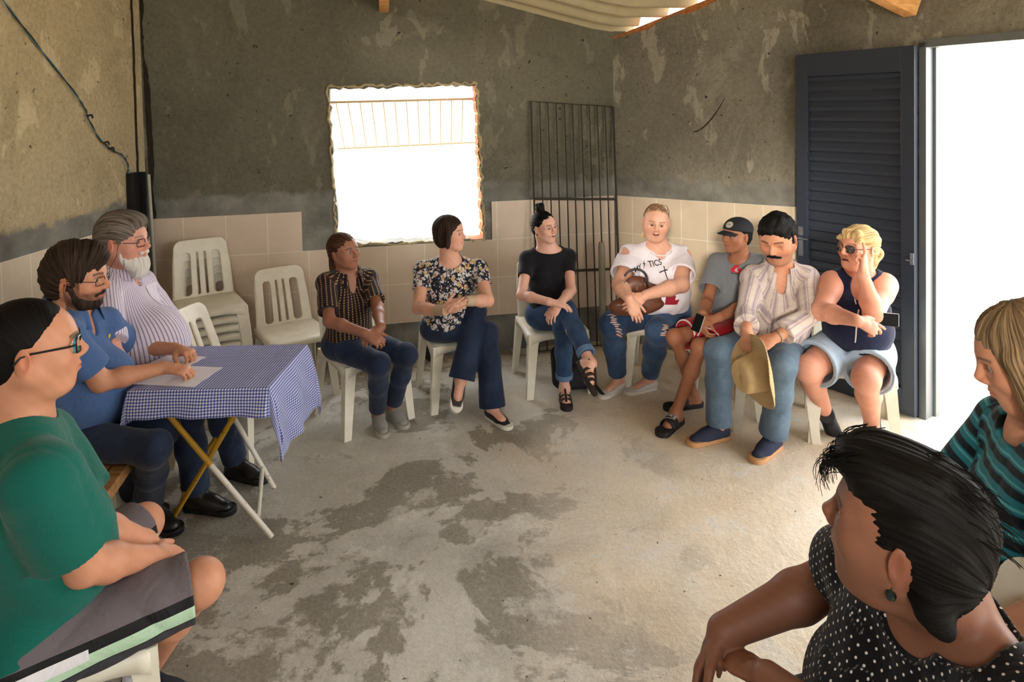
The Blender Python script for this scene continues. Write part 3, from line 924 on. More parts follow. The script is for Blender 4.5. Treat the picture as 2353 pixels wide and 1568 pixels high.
# hanging wires on the left wall
M_wire = simple('blue_wire_insulation', srgb(70, 112, 124), 0.5, 0.4); M_wire2 = simple('dark_wire_insulation', srgb(30, 32, 34), 0.5, 0.4)
wp = [(3.20, 2.62), (3.324, 2.49), (3.55, 2.30), (3.818, 2.053), (3.93, 1.95), (3.95, 1.88), (4.061, 1.762), (4.16, 1.69), (4.302, 1.636), (4.33, 1.56), (4.335, 1.45), (4.35, 1.2), (4.33, 1.0)]
def smooth_path(pts, k=6):
    out = []
    n = len(pts)
    for i in range(n - 1):
        p0, p1, p2, p3 = [Vector(pts[min(max(j, 0), n - 1)]) for j in (i - 1, i, i + 1, i + 2)]
        for j in range(k):
            t = j / k
            out.append(0.5 * ((2 * p1) + (p2 - p0) * t + (2 * p0 - 5 * p1 + 4 * p2 - p3) * t * t + (3 * p1 - p0 - 3 * p2 + p3) * t ** 3))
    out.append(Vector(pts[-1])); return out
w3 = smooth_path([(-2.565 + 0.01 * (i % 2), y, z) for i, (y, z) in enumerate(wp)])
t = empty('hanging_wire', (-2.56, 3.2, 2.62), 0, 'twisted blue and black electric wire drooping down the left wall', 'wire')
def at_root(o, root):
    o.parent = root; o.matrix_parent_inverse = (Matrix.Translation(root.location) @ Matrix.Rotation(root.rotation_euler.z, 4, 'Z')).inverted(); return o
for k, (mt, nm) in enumerate(((M_wire, 'blue_strand'), (M_wire2, 'black_strand'))):
    mb = MB(); mb.tube([p + Vector((0.004 * math.cos(i * 0.9 + k * PI), 0, 0.004 * math.sin(i * 0.9 + k * PI))) for i, p in enumerate(w3)], 0.0033, 6)
    at_root(mb.build(nm, mt, smooth=True), t)
for y, z in ((3.95, 1.90), (4.10, 1.73), (4.15, 1.69)):
    mb = MB(); mb.tube([(-2.55, y - 0.03, z + 0.008), (-2.54, y, z + 0.014), (-2.55, y + 0.025, z - 0.004)], 0.006, 6)
    at_root(mb.build('splice_tape', M_wire2, smooth=True), t)

# iron grille leaning in the right corner of the back wall
M_iron = simple('dark_iron', srgb(70, 66, 56), 0.7, 0.35, 0.3)
g = empty('iron_grille', tuple(wall_fn(A_, B_, 3.12, 0, 0.06)), 0, 'tall dark iron bar grille leaning against the back wall in the right corner', 'grille')
def gp(s, z):  # top rests on the wall, foot stands off
    zt = 1.955 - 0.055 * (s - 2.78) / 0.69
    return wall_fn(A_, B_, s, z * zt / 1.95, 0.024 + 0.05 * (1.96 - z))
mb = MB()
mb.tube([gp(2.785, 0.012), gp(2.785, 1.95), gp(3.462, 1.95), gp(3.462, 0.012)], 0.009, 6, closed=True)
at_root(mb.build('outer_frame', M_iron), g)
for zc in (1.19, 0.62):
    mb = MB(); mb.tube([gp(2.785, zc), gp(3.462, zc)], 0.011, 6); at_root(mb.build('cross_bar', M_iron), g)
for i in range(1, 10):
    s = 2.785 + (3.462 - 2.785) * i / 10 + random.uniform(-0.003, 0.003)
    mb = MB(); mb.tube([gp(s, 0.014), gp(s, 1.0), gp(s, 1.948)], 0.0058, 6); at_root(mb.build('bar', M_iron), g)

# awning grille seen through the window opening
t = empty('window_grille', tuple(fb(1.8, 1.99, -0.14)), 0, 'tilted pale metal bar grille hinged outside the window opening', 'grille')
M_pale = simple('pale_rusty_iron', srgb(206, 180, 140), 0.7, 0.3)
mb = MB(); mb.tube([fb(1.245, 1.975, -0.13), fb(2.40, 1.985, -0.13)], 0.010, 8); at_root(mb.build('top_rail', M_pale), t)
mb = MB(); mb.tube([fb(1.28, 1.60, -0.55), fb(2.55, 1.62, -0.55)], 0.007, 8); at_root(mb.build('lower_rail', M_pale), t)
for i in range(12):
    s = 1.30 + i * 0.088
    mb = MB(); mb.tube([fb(s, 1.975, -0.13), fb(s + 0.035, 1.60, -0.55)], 0.0055, 6); at_root(mb.build('bar', M_pale), t)

# ---- doorway: steel frame and the open louvred leaf lying back against the wall
M_frame = simple('scuffed_grey_steel', srgb(122, 128, 132), 0.35, 0.5, 0.5)
mb = MB()
def rb(s0, s1, z0, z1, w0, w1, fn=fd):
    vs = [fn(s, z, w) for w in (w0, w1) for z in (z0, z1) for s in (s0, s1)]
    return vs, [(0, 1, 3, 2), (4, 6, 7, 5), (0, 4, 5, 1), (2, 3, 7, 6), (0, 2, 6, 4), (1, 5, 7, 3)]
for args in ((D0 - 0.03, D0 + 0.012, 0, DZ + 0.0, -0.12, 0.02), (D1 - 0.012, D1 + 0.03, 0, DZ, -0.12, 0.02), (D0 - 0.03, D1 + 0.03, DZ - 0.035, DZ + 0.012, -0.12, 0.02), (D0 + 0.012, D0 + 0.028, 0, DZ - 0.03, -0.12, -0.07)):
    mb.add(*rb(*args))
o = mb.build('door_1', M_frame, bevel=0.003); tag(o, kind='structure')
M_door, nt, b = new_mat('blue_black_door_paint', 0.38, 0.45, srgb(50, 58, 72))
bump(nt, b, noise(nt, coords(nt), 40, 3), 0.08, 0.003)
leaf = empty('door_leaf', tuple(wall_fn(RB, RE, 0.74, 0.0, 0.05)), 0, 'open blue-black louvred metal door leaf folded back against the right wall', 'door')
W0, W1 = 0.035, 0.075
mb = MB()
for a4 in ((-0.015, 0.062, 0.015, 2.225), (0.66, 0.738, 0.015, 2.225), (0.06, 0.662, 2.075, 2.225), (0.06, 0.662, 0.015, 0.17)):
    mb.add(*rb(a4[0], a4[1], a4[2], a4[3], W0, W1))
at_root(mb.build('door_frame', M_door, bevel=0.004), leaf)
mb = MB(); mb.add(*rb(0.06, 0.662, 0.16, 2.08, W0 + 0.003, W0 + 0.010)); at_root(mb.build('backing_panel', M_door), leaf)
z = 0.175
while z < 2.06:   # one sheet pressed into louvres
    mb = MB()
    pr = [(W0 + 0.012, z), (W0 + 0.022, z + 0.008), (W0 + 0.021, z + 0.030), (W0 + 0.012, z + 0.062)]
    b0 = [fd(0.062, q, w) for w, q in pr]; b1 = [fd(0.66, q, w) for w, q in pr]
    mb.add(b0 + b1, [(i, i + 1, 5 + i, 4 + i) for i in range(3)] + [(0, 1, 2, 3), (7, 6, 5, 4), (3, 0, 4, 7)])
    at_root(mb.build('louvre', M_door), leaf); z += 0.0665
M_chrome = simple('worn_chrome', srgb(170, 180, 192), 0.25, 0.5, 0.9)
hd = MB()
hd.add(*rb(0.0, 0.035, 0.86, 0.97, W1, W1 + 0.006)); hd.add(*rb(0.0, 0.035, 1.0, 1.06, W1, W1 + 0.006))
hp = at_root(hd.build('handle_plate', M_chrome, bevel=0.002), leaf); hp['label'] = 'worn chrome lock plate'
hl = MB(); hl.tube([fd(0.017, 0.985, W1), fd(0.017, 0.985, W1 + 0.035), fd(0.09, 0.985, W1 + 0.04)], 0.006, 8); at_root(hl.build('door_handle', M_chrome, smooth=True), leaf)
hb = MB(); hb.add(*rb(0.715, 0.735, 0.93, 1.0, W1, W1 + 0.006)); hb.add(*rb(0.695, 0.735, 0.95, 0.96, W1, W1 + 0.012)); at_root(hb.build('bolt', M_chrome, bevel=0.001), leaf)

# ------------------------------------------------------------------ furniture
M_plastic, nt, b = new_mat('white_plastic', 0.38, 0.5)
cN = noise(nt, coords(nt), 6, 5, 0.6)
nt.links.new(ramp(nt, cN, [(0.35, srgb(222, 214, 192)), (0.6, srgb(236, 230, 212))]), b.inputs['Base Color'])
b.inputs['Subsurface Weight'].default_value = 0.0

def rrect(U, Z, u0, u1, z0, z1, r):
    cu, cz = (u0 + u1) / 2, (z0 + z1) / 2
    a = np.abs(U - cu) - ((u1 - u0) / 2 - r); b_ = np.abs(Z - cz) - ((z1 - z0) / 2 - r)
    return np.hypot(np.maximum(a, 0), np.maximum(b_, 0)) + np.minimum(np.maximum(a, b_), 0) - r
gu = np.arange(-0.21, 0.2101, 0.0045).astype(np.float32); gz = np.arange(-0.012, 0.402, 0.0045).astype(np.float32); gw = np.arange(-0.0165, 0.0166, 0.0055).astype(np.float32)
U_, Z_, W__ = np.meshgrid(gu, gz, gw, indexing='ij')
flat = np.maximum(rrect(U_, Z_, -0.186, 0.186, -0.1, 0.385, 0.055), -Z_ - 0.004)
for (a_, c_, q_) in ((-0.128, -0.072, 0.022), (-0.034, -0.018, 0.007), (0.018, 0.034, 0.007), (0.072, 0.128, 0.022)):
    flat = np.maximum(flat, -rrect(U_, Z_, a_, c_, 0.024, 0.300, q_))
Dk = np.maximum(flat, np.abs(W__) - 0.008) + 0.0
kk = 0.006; a1, a2 = flat + kk * 0.0, np.abs(W__) - 0.008
hh_ = np.maximum(kk - np.abs(a1 - a2), 0) / kk; Dk = np.maximum(a1, a2) + hh_ * hh_ * kk * 0.25
V_, F_b = nets(Dk.astype(np.float32), [gu, gz, gw])
V_[:, 0] /= 0.195
BACK_VF = (V_, F_b)
def make_chair():
    """monobloc chair, front towards -Y"""
    root = empty('plastic_chair')
    hw = 0.195
    # seat: dished top with rolled apron
    n = 16; bm = bmesh.new(); V = []
    top = []
    for i in range(n + 1):
        row = []
        for j in range(n + 1):
            u = -1 + 2 * i / n; v = -1 + 2 * j / n
            x = u * (hw + 0.01 * (1 - v) / 2); y = v * 0.205
            r = max(abs(u), abs(v))
            cx = 0.93 if abs(u) > 0.9 and abs(v) > 0.9 else 1.0
            z = 0.43 - 0.016 * (1 - u * u) * (1 - v * v) - (0.006 if r > 0.93 else 0) - 0.022 * max(0, -v - 0.5) ** 2 * 4 * 0.3
            row.append(bm.verts.new((x * cx, y * cx, z)))
        top.append(row)
    for i in range(n):
        for j in range(n): bm.faces.new((top[i][j], top[i + 1][j], top[i + 1][j + 1], top[i][j + 1]))
    ring = [top[i][0] for i in range(n + 1)] + [top[n][j] for j in range(1, n + 1)] + [top[i][n] for i in range(n - 1, -1, -1)] + [top[0][j] for j in range(n - 1, 0, -1)]
    m = len(ring)
    def apron(k):   # apron arches up between the legs
        t = (k % n) / n; return 0.035 + 0.045 * (abs(2 * t - 1) ** 3)
    r1 = [bm.verts.new((v.co.x * 1.045, v.co.y * 1.045, v.co.z - 0.012)) for v in ring]
    r2 = [bm.verts.new((v.co.x * 1.06, v.co.y * 1.06, v.co.z - apron(k))) for k, v in enumerate(ring)]
    for a_, b_ in ((ring, r1), (r1, r2)):
        for k in range(m): bm.faces.new((a_[k], b_[k], b_[(k + 1) % m], a_[(k + 1) % m]))
    bmesh.ops.recalc_face_normals(bm, faces=bm.faces)
    me = bpy.data.meshes.new('seat'); bm.to_mesh(me); bm.free()
    o = link('seat', me, M_plastic, root)
    s_ = o.modifiers.new('thick', 'SOLIDIFY'); s_.thickness = 0.006; s_.offset = -1
    # legs: tapering L sections
    for sx, sy in ((-1, -1), (1, -1), (-1, 1), (1, 1)):
        mb = MB(); rows = []
        for t in np.linspace(0, 1, 7):
            z = 0.418 * (1 - t); w = 0.066 - 0.022 * t + 0.02 * max(0, 0.2 - t) * 5 * 0.5; th = 0.010
            cx = sx * (hw + 0.008 + 0.028 * t); cy = sy * (0.213 + 0.02 * t + (0.02 * t if sy > 0 else 0))
            P = [(0, 0), (-w, 0), (-w, -th), (-w * 0.62, -th - 0.007), (-th - 0.01, -th - 0.007), (-th - 0.007, -th - 0.01), (-th - 0.007, -w * 0.62), (-th, -w), (0, -w)]
            rows.append([(cx + sx * p, cy + sy * q, z) for p, q in P])
        k = len(rows[0]); vs = [v for r in rows for v in r]; fs = []
        for i in range(len(rows) - 1):
            for j in range(k): fs.append((i * k + j, i * k + (j + 1) % k, (i + 1) * k + (j + 1) % k, (i + 1) * k + j))
        fs += [tuple(range(k)), tuple(reversed(range((len(rows) - 1) * k, len(rows) * k)))]
        mb.add(vs, fs); mb.build('leg', M_plastic, root, smooth=True)
    # backrest: one curved sheet with four openings
    def bp(u, z, w=0.0):   # u across (-1..1), z height above seat
        y = 0.185 + 0.13 * (z / 0.40) ** 1.15 + 0.022 * (1 - u * u) - 0.018
        hx = 0.195 - 0.018 * (z / 0.40)
        return Vector((u * hx, y + w, 0.415 + z))
    def rr(u0, u1, z0, z1, cr, k=5, sq=2.1):
        pts = []
        for cx, cz, a0 in ((u1 - cr, z1 - cr / sq * 0.95, 0), (u0 + cr, z1 - cr / sq * 0.95, 90), (u0 + cr, z0 + cr / sq * 0.95, 180), (u1 - cr, z0 + cr / sq * 0.95, 270)):
            for i in range(k + 1):
                a = math.radians(a0 + 90 * i / k); pts.append((cx + cr * math.cos(a), cz + cr / sq * 0.95 * math.sin(a)))
        return pts
    V, F = BACK_VF
    W2 = [bp(*v) for v in V]
    me = mesh_np('backrest', np.array([tuple(w) for w in W2]), F)
    o = link('backrest', me, M_plastic, root)
    for sx in (-1, 1):   # backrest stiles run down the outer edges
        mb = MB(); mb.tube([bp(sx * 0.93, zz, 0.004) for zz in (0.0, 0.08, 0.16, 0.24, 0.30)], [0.013, 0.012, 0.011, 0.010, 0.006], 8)
        mb.build('stile', M_plastic, o, smooth=True)
    return root
chair0 = make_chair(); chair_used = False
def chair(x, y, yaw, label, z=0.0, group='white plastic chairs', tilt=0.0):
    global chair_used
    c = chair0 if not chair_used else copy_tree(chair0)
    chair_used = True
    c.location = (x, y, z); c.rotation_euler = (0, 0, math.radians(yaw))
    return tag(c, label, 'chair', group)
chair(-1.52, 4.40, 36, 'empty white plastic chair standing alone beside the stack by the tiled back wall')
for k in range(5):
    chair(-2.03 - 0.010 * k * 0.3, 4.30 + 0.012 * (4 - k) * 0.6, 33, ['white plastic chair at the bottom of the stack in the left corner', 'second white plastic chair from the bottom of the stack in the left corner',
        'middle white plastic chair in the stack of five in the left corner', 'white plastic chair second from the top of the stack in the left corner',
        'topmost white plastic chair of the stack in the left corner'][k], 0.058 * k, 'stacked white plastic chairs')
chair(-1.60, 3.63, 80, 'empty white plastic chair behind the checked tablecloth, only its backrest and feet showing')
chair(-0.96, 4.02, 38, 'white plastic chair under the woman in the brown patterned shirt')
chair(-0.40, 4.30, 20, 'white plastic chair under the woman in the floral blouse')
chair(0.24, 4.46, 12, 'white plastic chair under the woman with the black top bun')
chair(1.00, 4.47, -16, 'white plastic chair under the woman in the white printed T-shirt')
chair(1.39, 4.13, -32, 'white plastic chair under the young man in the black cap')
chair(1.54, 3.86, -20, 'white plastic chair under the man holding the straw hat')
chair(1.92, 3.72, -22, 'white plastic chair under the blonde woman in the navy tank top')
chair(-1.31, 1.84, 122, 'white plastic chair under the man in the green T-shirt, cut off at the bottom left')
chair(0.93, 1.36, -82, 'white plastic chair under the black-haired woman in the polka dot top')
chair(1.46, 1.68, -95, 'white plastic chair under the woman in the striped teal top at the right edge')
chair(-2.0, 3.25, 70, 'white plastic chair under the white-bearded man')

# bench along the left wall
M_bench = wood_mat('worn_bench_wood', srgb(120, 82, 48), srgb(182, 136, 88))
be = empty('wooden_bench', (-1.85, 1.9, 0), 0, 'rough wooden plank bench along the left wall under the man in the blue polo shirt', 'bench')
mb = MB()
def bq(x, y): return x + (2.87 - y) * 0.30 * 0 + 0
mb.prism([(-1.665, 2.865), (-1.72, 2.87), (-1.60, 2.2), (-1.40, 1.35), (-1.335, 1.35), (-1.53, 2.2)], lambda u, v, w: (u, v, 0.405 + w), 0.05); 
at_root(mb.build('front_board', M_bench, bevel=0.004), be)
mb = MB(); mb.prism([(-1.727, 2.87), (-2.08, 2.90), (-1.86, 1.35), (-1.407, 1.35), (-1.607, 2.2)], lambda u, v, w: (u, v, 0.407 + w), 0.05)
at_root(mb.build('seat_board', M_bench, bevel=0.004), be)
for (x, y) in ((-1.66, 2.45), (-2.0, 2.5), (-1.43, 1.45), (-1.8, 1.45)):
    mb = MB(); mb.box((x, y, 0.203), (0.07, 0.07, 0.404)); at_root(mb.build('leg', M_bench, bevel=0.004), be)

# folding table with crossed tube legs
tb = empty('folding_table', (-1.35, 2.97, 0), 0, 'small folding table on crossed yellow and white tube legs under the checked cloth', 'table')
M_yel, nt, b = new_mat('chipped_yellow_paint', 0.5, 0.4)
n_ = noise(nt, coords(nt), 30, 5, 0.7)
nt.links.new(ramp(nt, n_, [(0.60, srgb(196, 150, 44)), (0.68, srgb(104, 62, 26))]), b.inputs['Base Color'])
M_wht, nt, b = new_mat('chipped_white_paint', 0.5, 0.4)
n_ = noise(nt, coords(nt), 30, 5, 0.7)
nt.links.new(ramp(nt, n_, [(0.62, srgb(226, 220, 204)), (0.70, srgb(130, 84, 44))]), b.inputs['Base Color'])
TZ = 0.742
mb = MB(); mb.box((-1.345, 2.975, TZ - 0.02), (0.585, 0.50, 0.024)); at_root(mb.build('tabletop', M_bench, bevel=0.003), tb)
def leg_pair(p_top, p_bot, mat_top, mat_bot, split):
    a = Vector(p_top); c = Vector(p_bot); m_ = a.lerp(c, split)
    mb = MB(); mb.tube([a, m_], 0.0125, 12); at_root(mb.build('leg', mat_top, smooth=True), tb)
    mb = MB(); mb.tube([m_, c], 0.0118, 12); at_root(mb.build('leg_sleeve' if mat_top is not mat_bot else 'leg', mat_bot, smooth=True), tb)
FT = 0.012
leg_pair((-1.60, 2.79, TZ - 0.03), (-1.108, 2.855, FT), M_yel, M_wht, 0.50)
leg_pair((-1.56, 3.17, TZ - 0.03), (-1.235, 3.235, FT), M_wht, M_wht, 0.40)
leg_pair((-1.155, 2.80, TZ - 0.03), (-1.625, 2.995, FT), M_yel, M_yel, 0.55)
leg_pair((-1.20, 3.18, TZ - 0.03), (-1.71, 3.25, FT), M_yel, M_yel, 0.55)
mb = MB(); mb.tube([(-1.17, 2.865, 0.105), (-1.285, 3.22, 0.125)], 0.0105, 10); at_root(mb.build('cross_bar', M_wht, smooth=True), tb)
mb = MB(); mb.tube([(-1.56, 2.965, 0.12), (-1.645, 3.24, 0.135)], 0.0105, 10); at_root(mb.build('cross_bar', M_yel, smooth=True), tb)

# gingham cloth: draped grid
M_ging, nt, b = new_mat('blue_gingham_cotton', 0.85, 0.2)
uv = coords(nt, 'UV'); sp = nt.nodes.new('ShaderNodeSeparateXYZ'); nt.links.new(uv, sp.inputs[0])
def sq(ax):
    f = mth(nt, 'FRACT', mth(nt, 'DIVIDE', ax, 0.0125)); return mth(nt, 'GREATER_THAN', f, 0.5)
a_, b_ = sq(sp.outputs[0]), sq(sp.outputs[1])
nt.links.new(ramp(nt, mth(nt, 'MULTIPLY', mth(nt, 'ADD', a_, b_), 0.5), [(0.0, srgb(228, 228, 240)), (0.45, srgb(228, 228, 240)), (0.5, srgb(132, 142, 196)), (0.9, srgb(58, 66, 132))], 'CONSTANT'), b.inputs['Base Color'])
bump(nt, b, noise(nt, coords(nt), 16, 4), 0.35, 0.012)
nx, ny = 130, 130
cx, cy = -1.345, 2.975
tx, ty = 0.298, 0.256
rot = 0.0
V = np.zeros((nx, ny, 3)); UV = np.zeros((nx, ny, 2))
for i in range(nx):
    for j in range(ny):
        u = -tx - 0.17 + (2 * tx + 0.17 + 0.32) * i / (nx - 1); v = -ty - 0.115 + (2 * ty + 0.115 + 0.22) * j / (ny - 1)
        UV[i, j] = (u + 5, v + 5)
        ur, vr = u * math.cos(rot) - v * math.sin(rot), u * math.sin(rot) + v * math.cos(rot)
        ex = max(0, abs(ur) - tx) * (1 if ur > 0 else -1); ey = max(0, abs(vr) - ty) * (1 if vr > 0 else -1)
        drop = math.hypot(ex, ey) if ex and ey else abs(ex) + abs(ey)
        px = min(max(ur, -tx), tx); py = min(max(vr, -ty), ty)
        out = 0.07 * (1 - math.exp(-drop * 7))
        a0 = math.atan2(ey, ex) if drop > 0 else 0
        fold = 0.018 * min(1, drop * 7) * math.sin((ur * (1 if ey else 0) + vr * (1 if ex else 0)) * 24 + 1.3) + 0.010 * min(1, drop * 5) * math.sin((ur - vr) * 43)
        if ex and ey:
            fold = 0.035 * min(1, drop * 4) * math.sin(4 * (abs(a0) % (PI / 2)))
        d = (math.cos(a0), math.sin(a0)) if drop > 0 else (0, 0)
        V[i, j] = (cx + px + d[0] * (out * 0.6 + fold * 0.6), cy + py + d[1] * (out * 0.6 + fold * 0.6),
                   TZ - drop * 0.985 + (0.0015 * math.sin(ur * 60) * math.sin(vr * 5) if drop == 0 else 0) + 0.001)
F_ = np.array([(i * ny + j, (i + 1) * ny + j, (i + 1) * ny + j + 1, i * ny + j + 1) for i in range(nx - 1) for j in range(ny - 1)])
me = mesh_np('tablecloth', V.reshape(-1, 3), F_)
ul = me.uv_layers.new(name='UVMap'); UVf = UV.reshape(-1, 2)
ul.data.foreach_set('uv', UVf[F_.ravel()].ravel().astype(np.float32))
tc_ = link('tablecloth', me, M_ging); tag(tc_, 'blue and white gingham cloth draped over the folding table', 'tablecloth')
so = tc_.modifiers.new('thick', 'SOLIDIFY'); so.thickness = 0.0015; so.offset = 1

# papers and pen
M_paper = simple('white_paper', srgb(236, 232, 240), 0.8, 0.2)
def sheet(cx, cy, z, w, h, ang, name, label, n=1):
    mb = MB(); mb.box((0, 0, 0), (w, h, 0.0012 * n)); o = mb.build(name, M_paper)
    o.location = (cx, cy, z); o.rotation_euler = (0, 0, ang); tag(o, label, 'paper', None); return o
sheet(-1.50, 2.86, TZ + 0.0045, 0.21, 0.29, 1.42, 'paper_sheet', 'written white notebook page on the cloth under the writing hand')
sheet(-1.60, 3.03, TZ + 0.0045, 0.15, 0.21, 1.30, 'paper_sheet', 'white paper pad lying on the checked cloth near the bearded man')

def color_fn(H, o):
    base = np.array(o['skin']); lips = np.array(o.get('lips', base * np.array([0.80, 0.50, 0.48])))
    brow = o.get('browcol'); st = o.get('stubble'); sm = o.get('smile', 0)
    def f(V):
        L = H.loc(V); n = len(V); C = np.tile(base, (n, 1))
        rnd = np.sin(V @ np.array([91., 57., 73.])) * np.sin(V @ np.array([43., 101., 67.]))
        C *= (1 + 0.05 * rnd)[:, None]
        l, fr, u = L[:, 0], L[:, 1], L[:, 2]
        head = (np.abs(l) < 0.1) & (np.abs(fr) < 0.14) & (u > -0.13) & (u < 0.15)
        def mixc(m, c):
            m = np.clip(m, 0, 1)[:, None]; C[:] = C * (1 - m) + np.array(c) * m
        red = np.exp(-(((np.abs(l) - 0.043) / 0.022) ** 2 + ((u + 0.025) / 0.022) ** 2)) * (fr > 0.03) + np.exp(-((l / 0.014) ** 2 + ((u + 0.026) / 0.014) ** 2)) * (fr > 0.08)
        mixc(red * 0.45 * head * o.get('ruddy', 0.8), base * np.array([1.02, 0.72, 0.66]))
        ear = np.exp(-((fr + 0.014) / 0.017) ** 4 - ((u + 0.004) / 0.030) ** 4) * np.clip((np.abs(l) - 0.074) / 0.006, 0, 1) * head
        mixc(ear * 0.5, base * np.array([1.0, 0.62, 0.55]))
        if st is not None:
            m = head * (fr > -0.005) * np.clip((-0.032 - u) / 0.014, 0, 1) * (u > -0.12)
            m = np.maximum(m, head * (np.abs(l) > 0.05) * (fr > -0.01) * (fr < 0.04) * (u < 0.0) * (u > -0.1))
            mixc(m * st[1] * (0.8 + 0.2 * rnd), st[0])
        ml = np.exp(-((np.abs(u + 0.0575 - 0.22 * sm * np.abs(l)) / 0.0072) ** 4)) * (np.abs(l) < 0.0235) * (fr > 0.074)
        mixc(ml * head * 0.8, lips)
        if brow is not None:
            cu = 0.0265 + 0.0035 * (1 - ((np.abs(l) - 0.034) / 0.022) ** 2) + o.get('browup', 0)
            mb_ = np.exp(-((u - cu) / o.get('browth', 0.0038)) ** 4) * (np.abs(l) > 0.013) * (np.abs(l) < 0.055) * (fr > 0.04)
            mixc(mb_ * 0.85 * head, brow)
        op = o.get('eyes', 0.55)
        ue = 0.0020 + 0.001 * op + (0.0012 + 0.0035 * max(op, 0)) * np.sqrt(np.clip(1 - ((np.abs(l) - 0.032) / 0.0135) ** 2, 0, 1)) + 0.0006
        if op < 0: ue = ue * 0 - 0.001
        mixc(head * np.exp(-((u - ue) / 0.0011) ** 2) * (np.abs(np.abs(l) - 0.032) < 0.0138) * (fr > 0.06) * 0.85, (0.015, 0.008, 0.006))
        mixc(head * np.exp(-((np.abs(l) - 0.031) / 0.017) ** 4 - ((u - 0.002) / 0.012) ** 4) * (fr > 0.05) * 0.25, base * np.array([0.78, 0.6, 0.58]))
        if o.get('open'):
            mo = head * (np.abs(l) < 0.026) * (np.abs(u + 0.060 - 0.2 * sm * np.abs(l)) < 0.0085) * (fr < 0.0885 - 0.10 * np.abs(l)) * (fr > 0.066)
            mixc(mo * 0.95, np.where((u > -0.0605 + 0.2 * sm * np.abs(l))[:, None], np.array([[0.62, 0.54, 0.46]]), np.array([[0.10, 0.02, 0.02]])) if o['open'] < 0.9 or True else 0)
        if o.get('scalp') is not None:
            mixc(head * (u > 0.055) * 0.9, o['scalp'])
        mixc(head * np.exp(-((np.abs(l) - 0.0125) / 0.005) ** 2 - ((u + 0.0365) / 0.0035) ** 2) * (fr > 0.085) * 0.8, base * 0.15)
        return np.clip(C, 0, 1)
    return f

def make_eyes(H, parent, iris=(0.09, 0.045, 0.02), look=(0, 1, 0)):
    g = unit(look)
    for sx in (-1, 1):
        me = bpy.data.meshes.new('eye'); bm = bmesh.new()
        bmesh.ops.create_uvsphere(bm, u_segments=20, v_segments=14, radius=0.0126 * H.sc)
        bm.to_mesh(me); bm.free()
        V = np.array([v.co[:] for v in me.vertices]) / (0.0126 * H.sc)
        d = V @ g
        C = np.tile(np.array([0.42, 0.37, 0.34]), (len(V), 1)); C[d > 0.80] = iris; C[d > 0.95] = (0.004, 0.004, 0.004)
        set_attr(me, 'col', C, 'FLOAT_COLOR')
        W = (V * 0.0126 * H.sc) @ H.M + H.p(sx * 0.0315, 0.0715, 0.0035)
        me.vertices.foreach_set('co', W.astype(f32).ravel()); me.update()
        at_root(link('eye', me, M_eye), parent)

def glasses(H, parent, mat, w=0.025, h=0.0175, rnd=0.3, lens=None, up=0.0, tilt=0.0, r=0.0014, name='eyeglasses', rim_top=False, fr=0.097, hw=1.0):
    lens = lens or M_lens
    mb = MB(); ml = MB()
    def q(l, f, u):
        ca, sa = math.cos(tilt), math.sin(tilt)
        return Vector(H.p(l, f * ca - u * sa, up + u * ca + f * sa))
    for sx in (-1, 1):
        pts = []
        for i in range(28):
            a = 2 * PI * i / 28; c, s = math.cos(a), math.sin(a); e = rnd * 1.0 + (1 - rnd) * 0.42
            x = math.copysign(abs(c) ** e, c) * w; z = math.copysign(abs(s) ** e, s) * h
            xx = sx * (0.0325) + x
            pts.append((xx, fr - 0.35 * max(0, abs(xx) - 0.03) * 1.0, z + 0.001))
        rim = [q(*p) for p in pts]
        mb.tube(rim, r * H.sc, 6, closed=True)
        b = len(ml.v); cpt = q(sx * 0.0325, fr - 0.003, 0.001)
        ml.add([tuple(cpt)] + [tuple(p) for p in rim], [(0, i + 1, (i + 1) % 28 + 1) for i in range(28)])
        mb.tube([q(sx * (0.0325 + w), fr - 0.010, 0.004), q(sx * 0.071 * hw, 0.070, 0.006), q(sx * 0.081 * hw, 0.0, 0.009), q(sx * 0.084 * hw, -0.020, 0.006), q(sx * 0.081 * hw, -0.034, -0.010)], r * 1.05 * H.sc, 6)
    mb.tube([q(-0.0325 + w, fr, 0.004), q(0, fr + 0.003, 0.007), q(0.0325 - w, fr, 0.004)], r * H.sc, 6)
    g = at_root(mb.build(name, mat, smooth=True), parent)
    l_ = at_root(ml.build('lens', lens), parent); l_.parent = g; l_.matrix_parent_inverse = Matrix(); l_.matrix_world
    return g

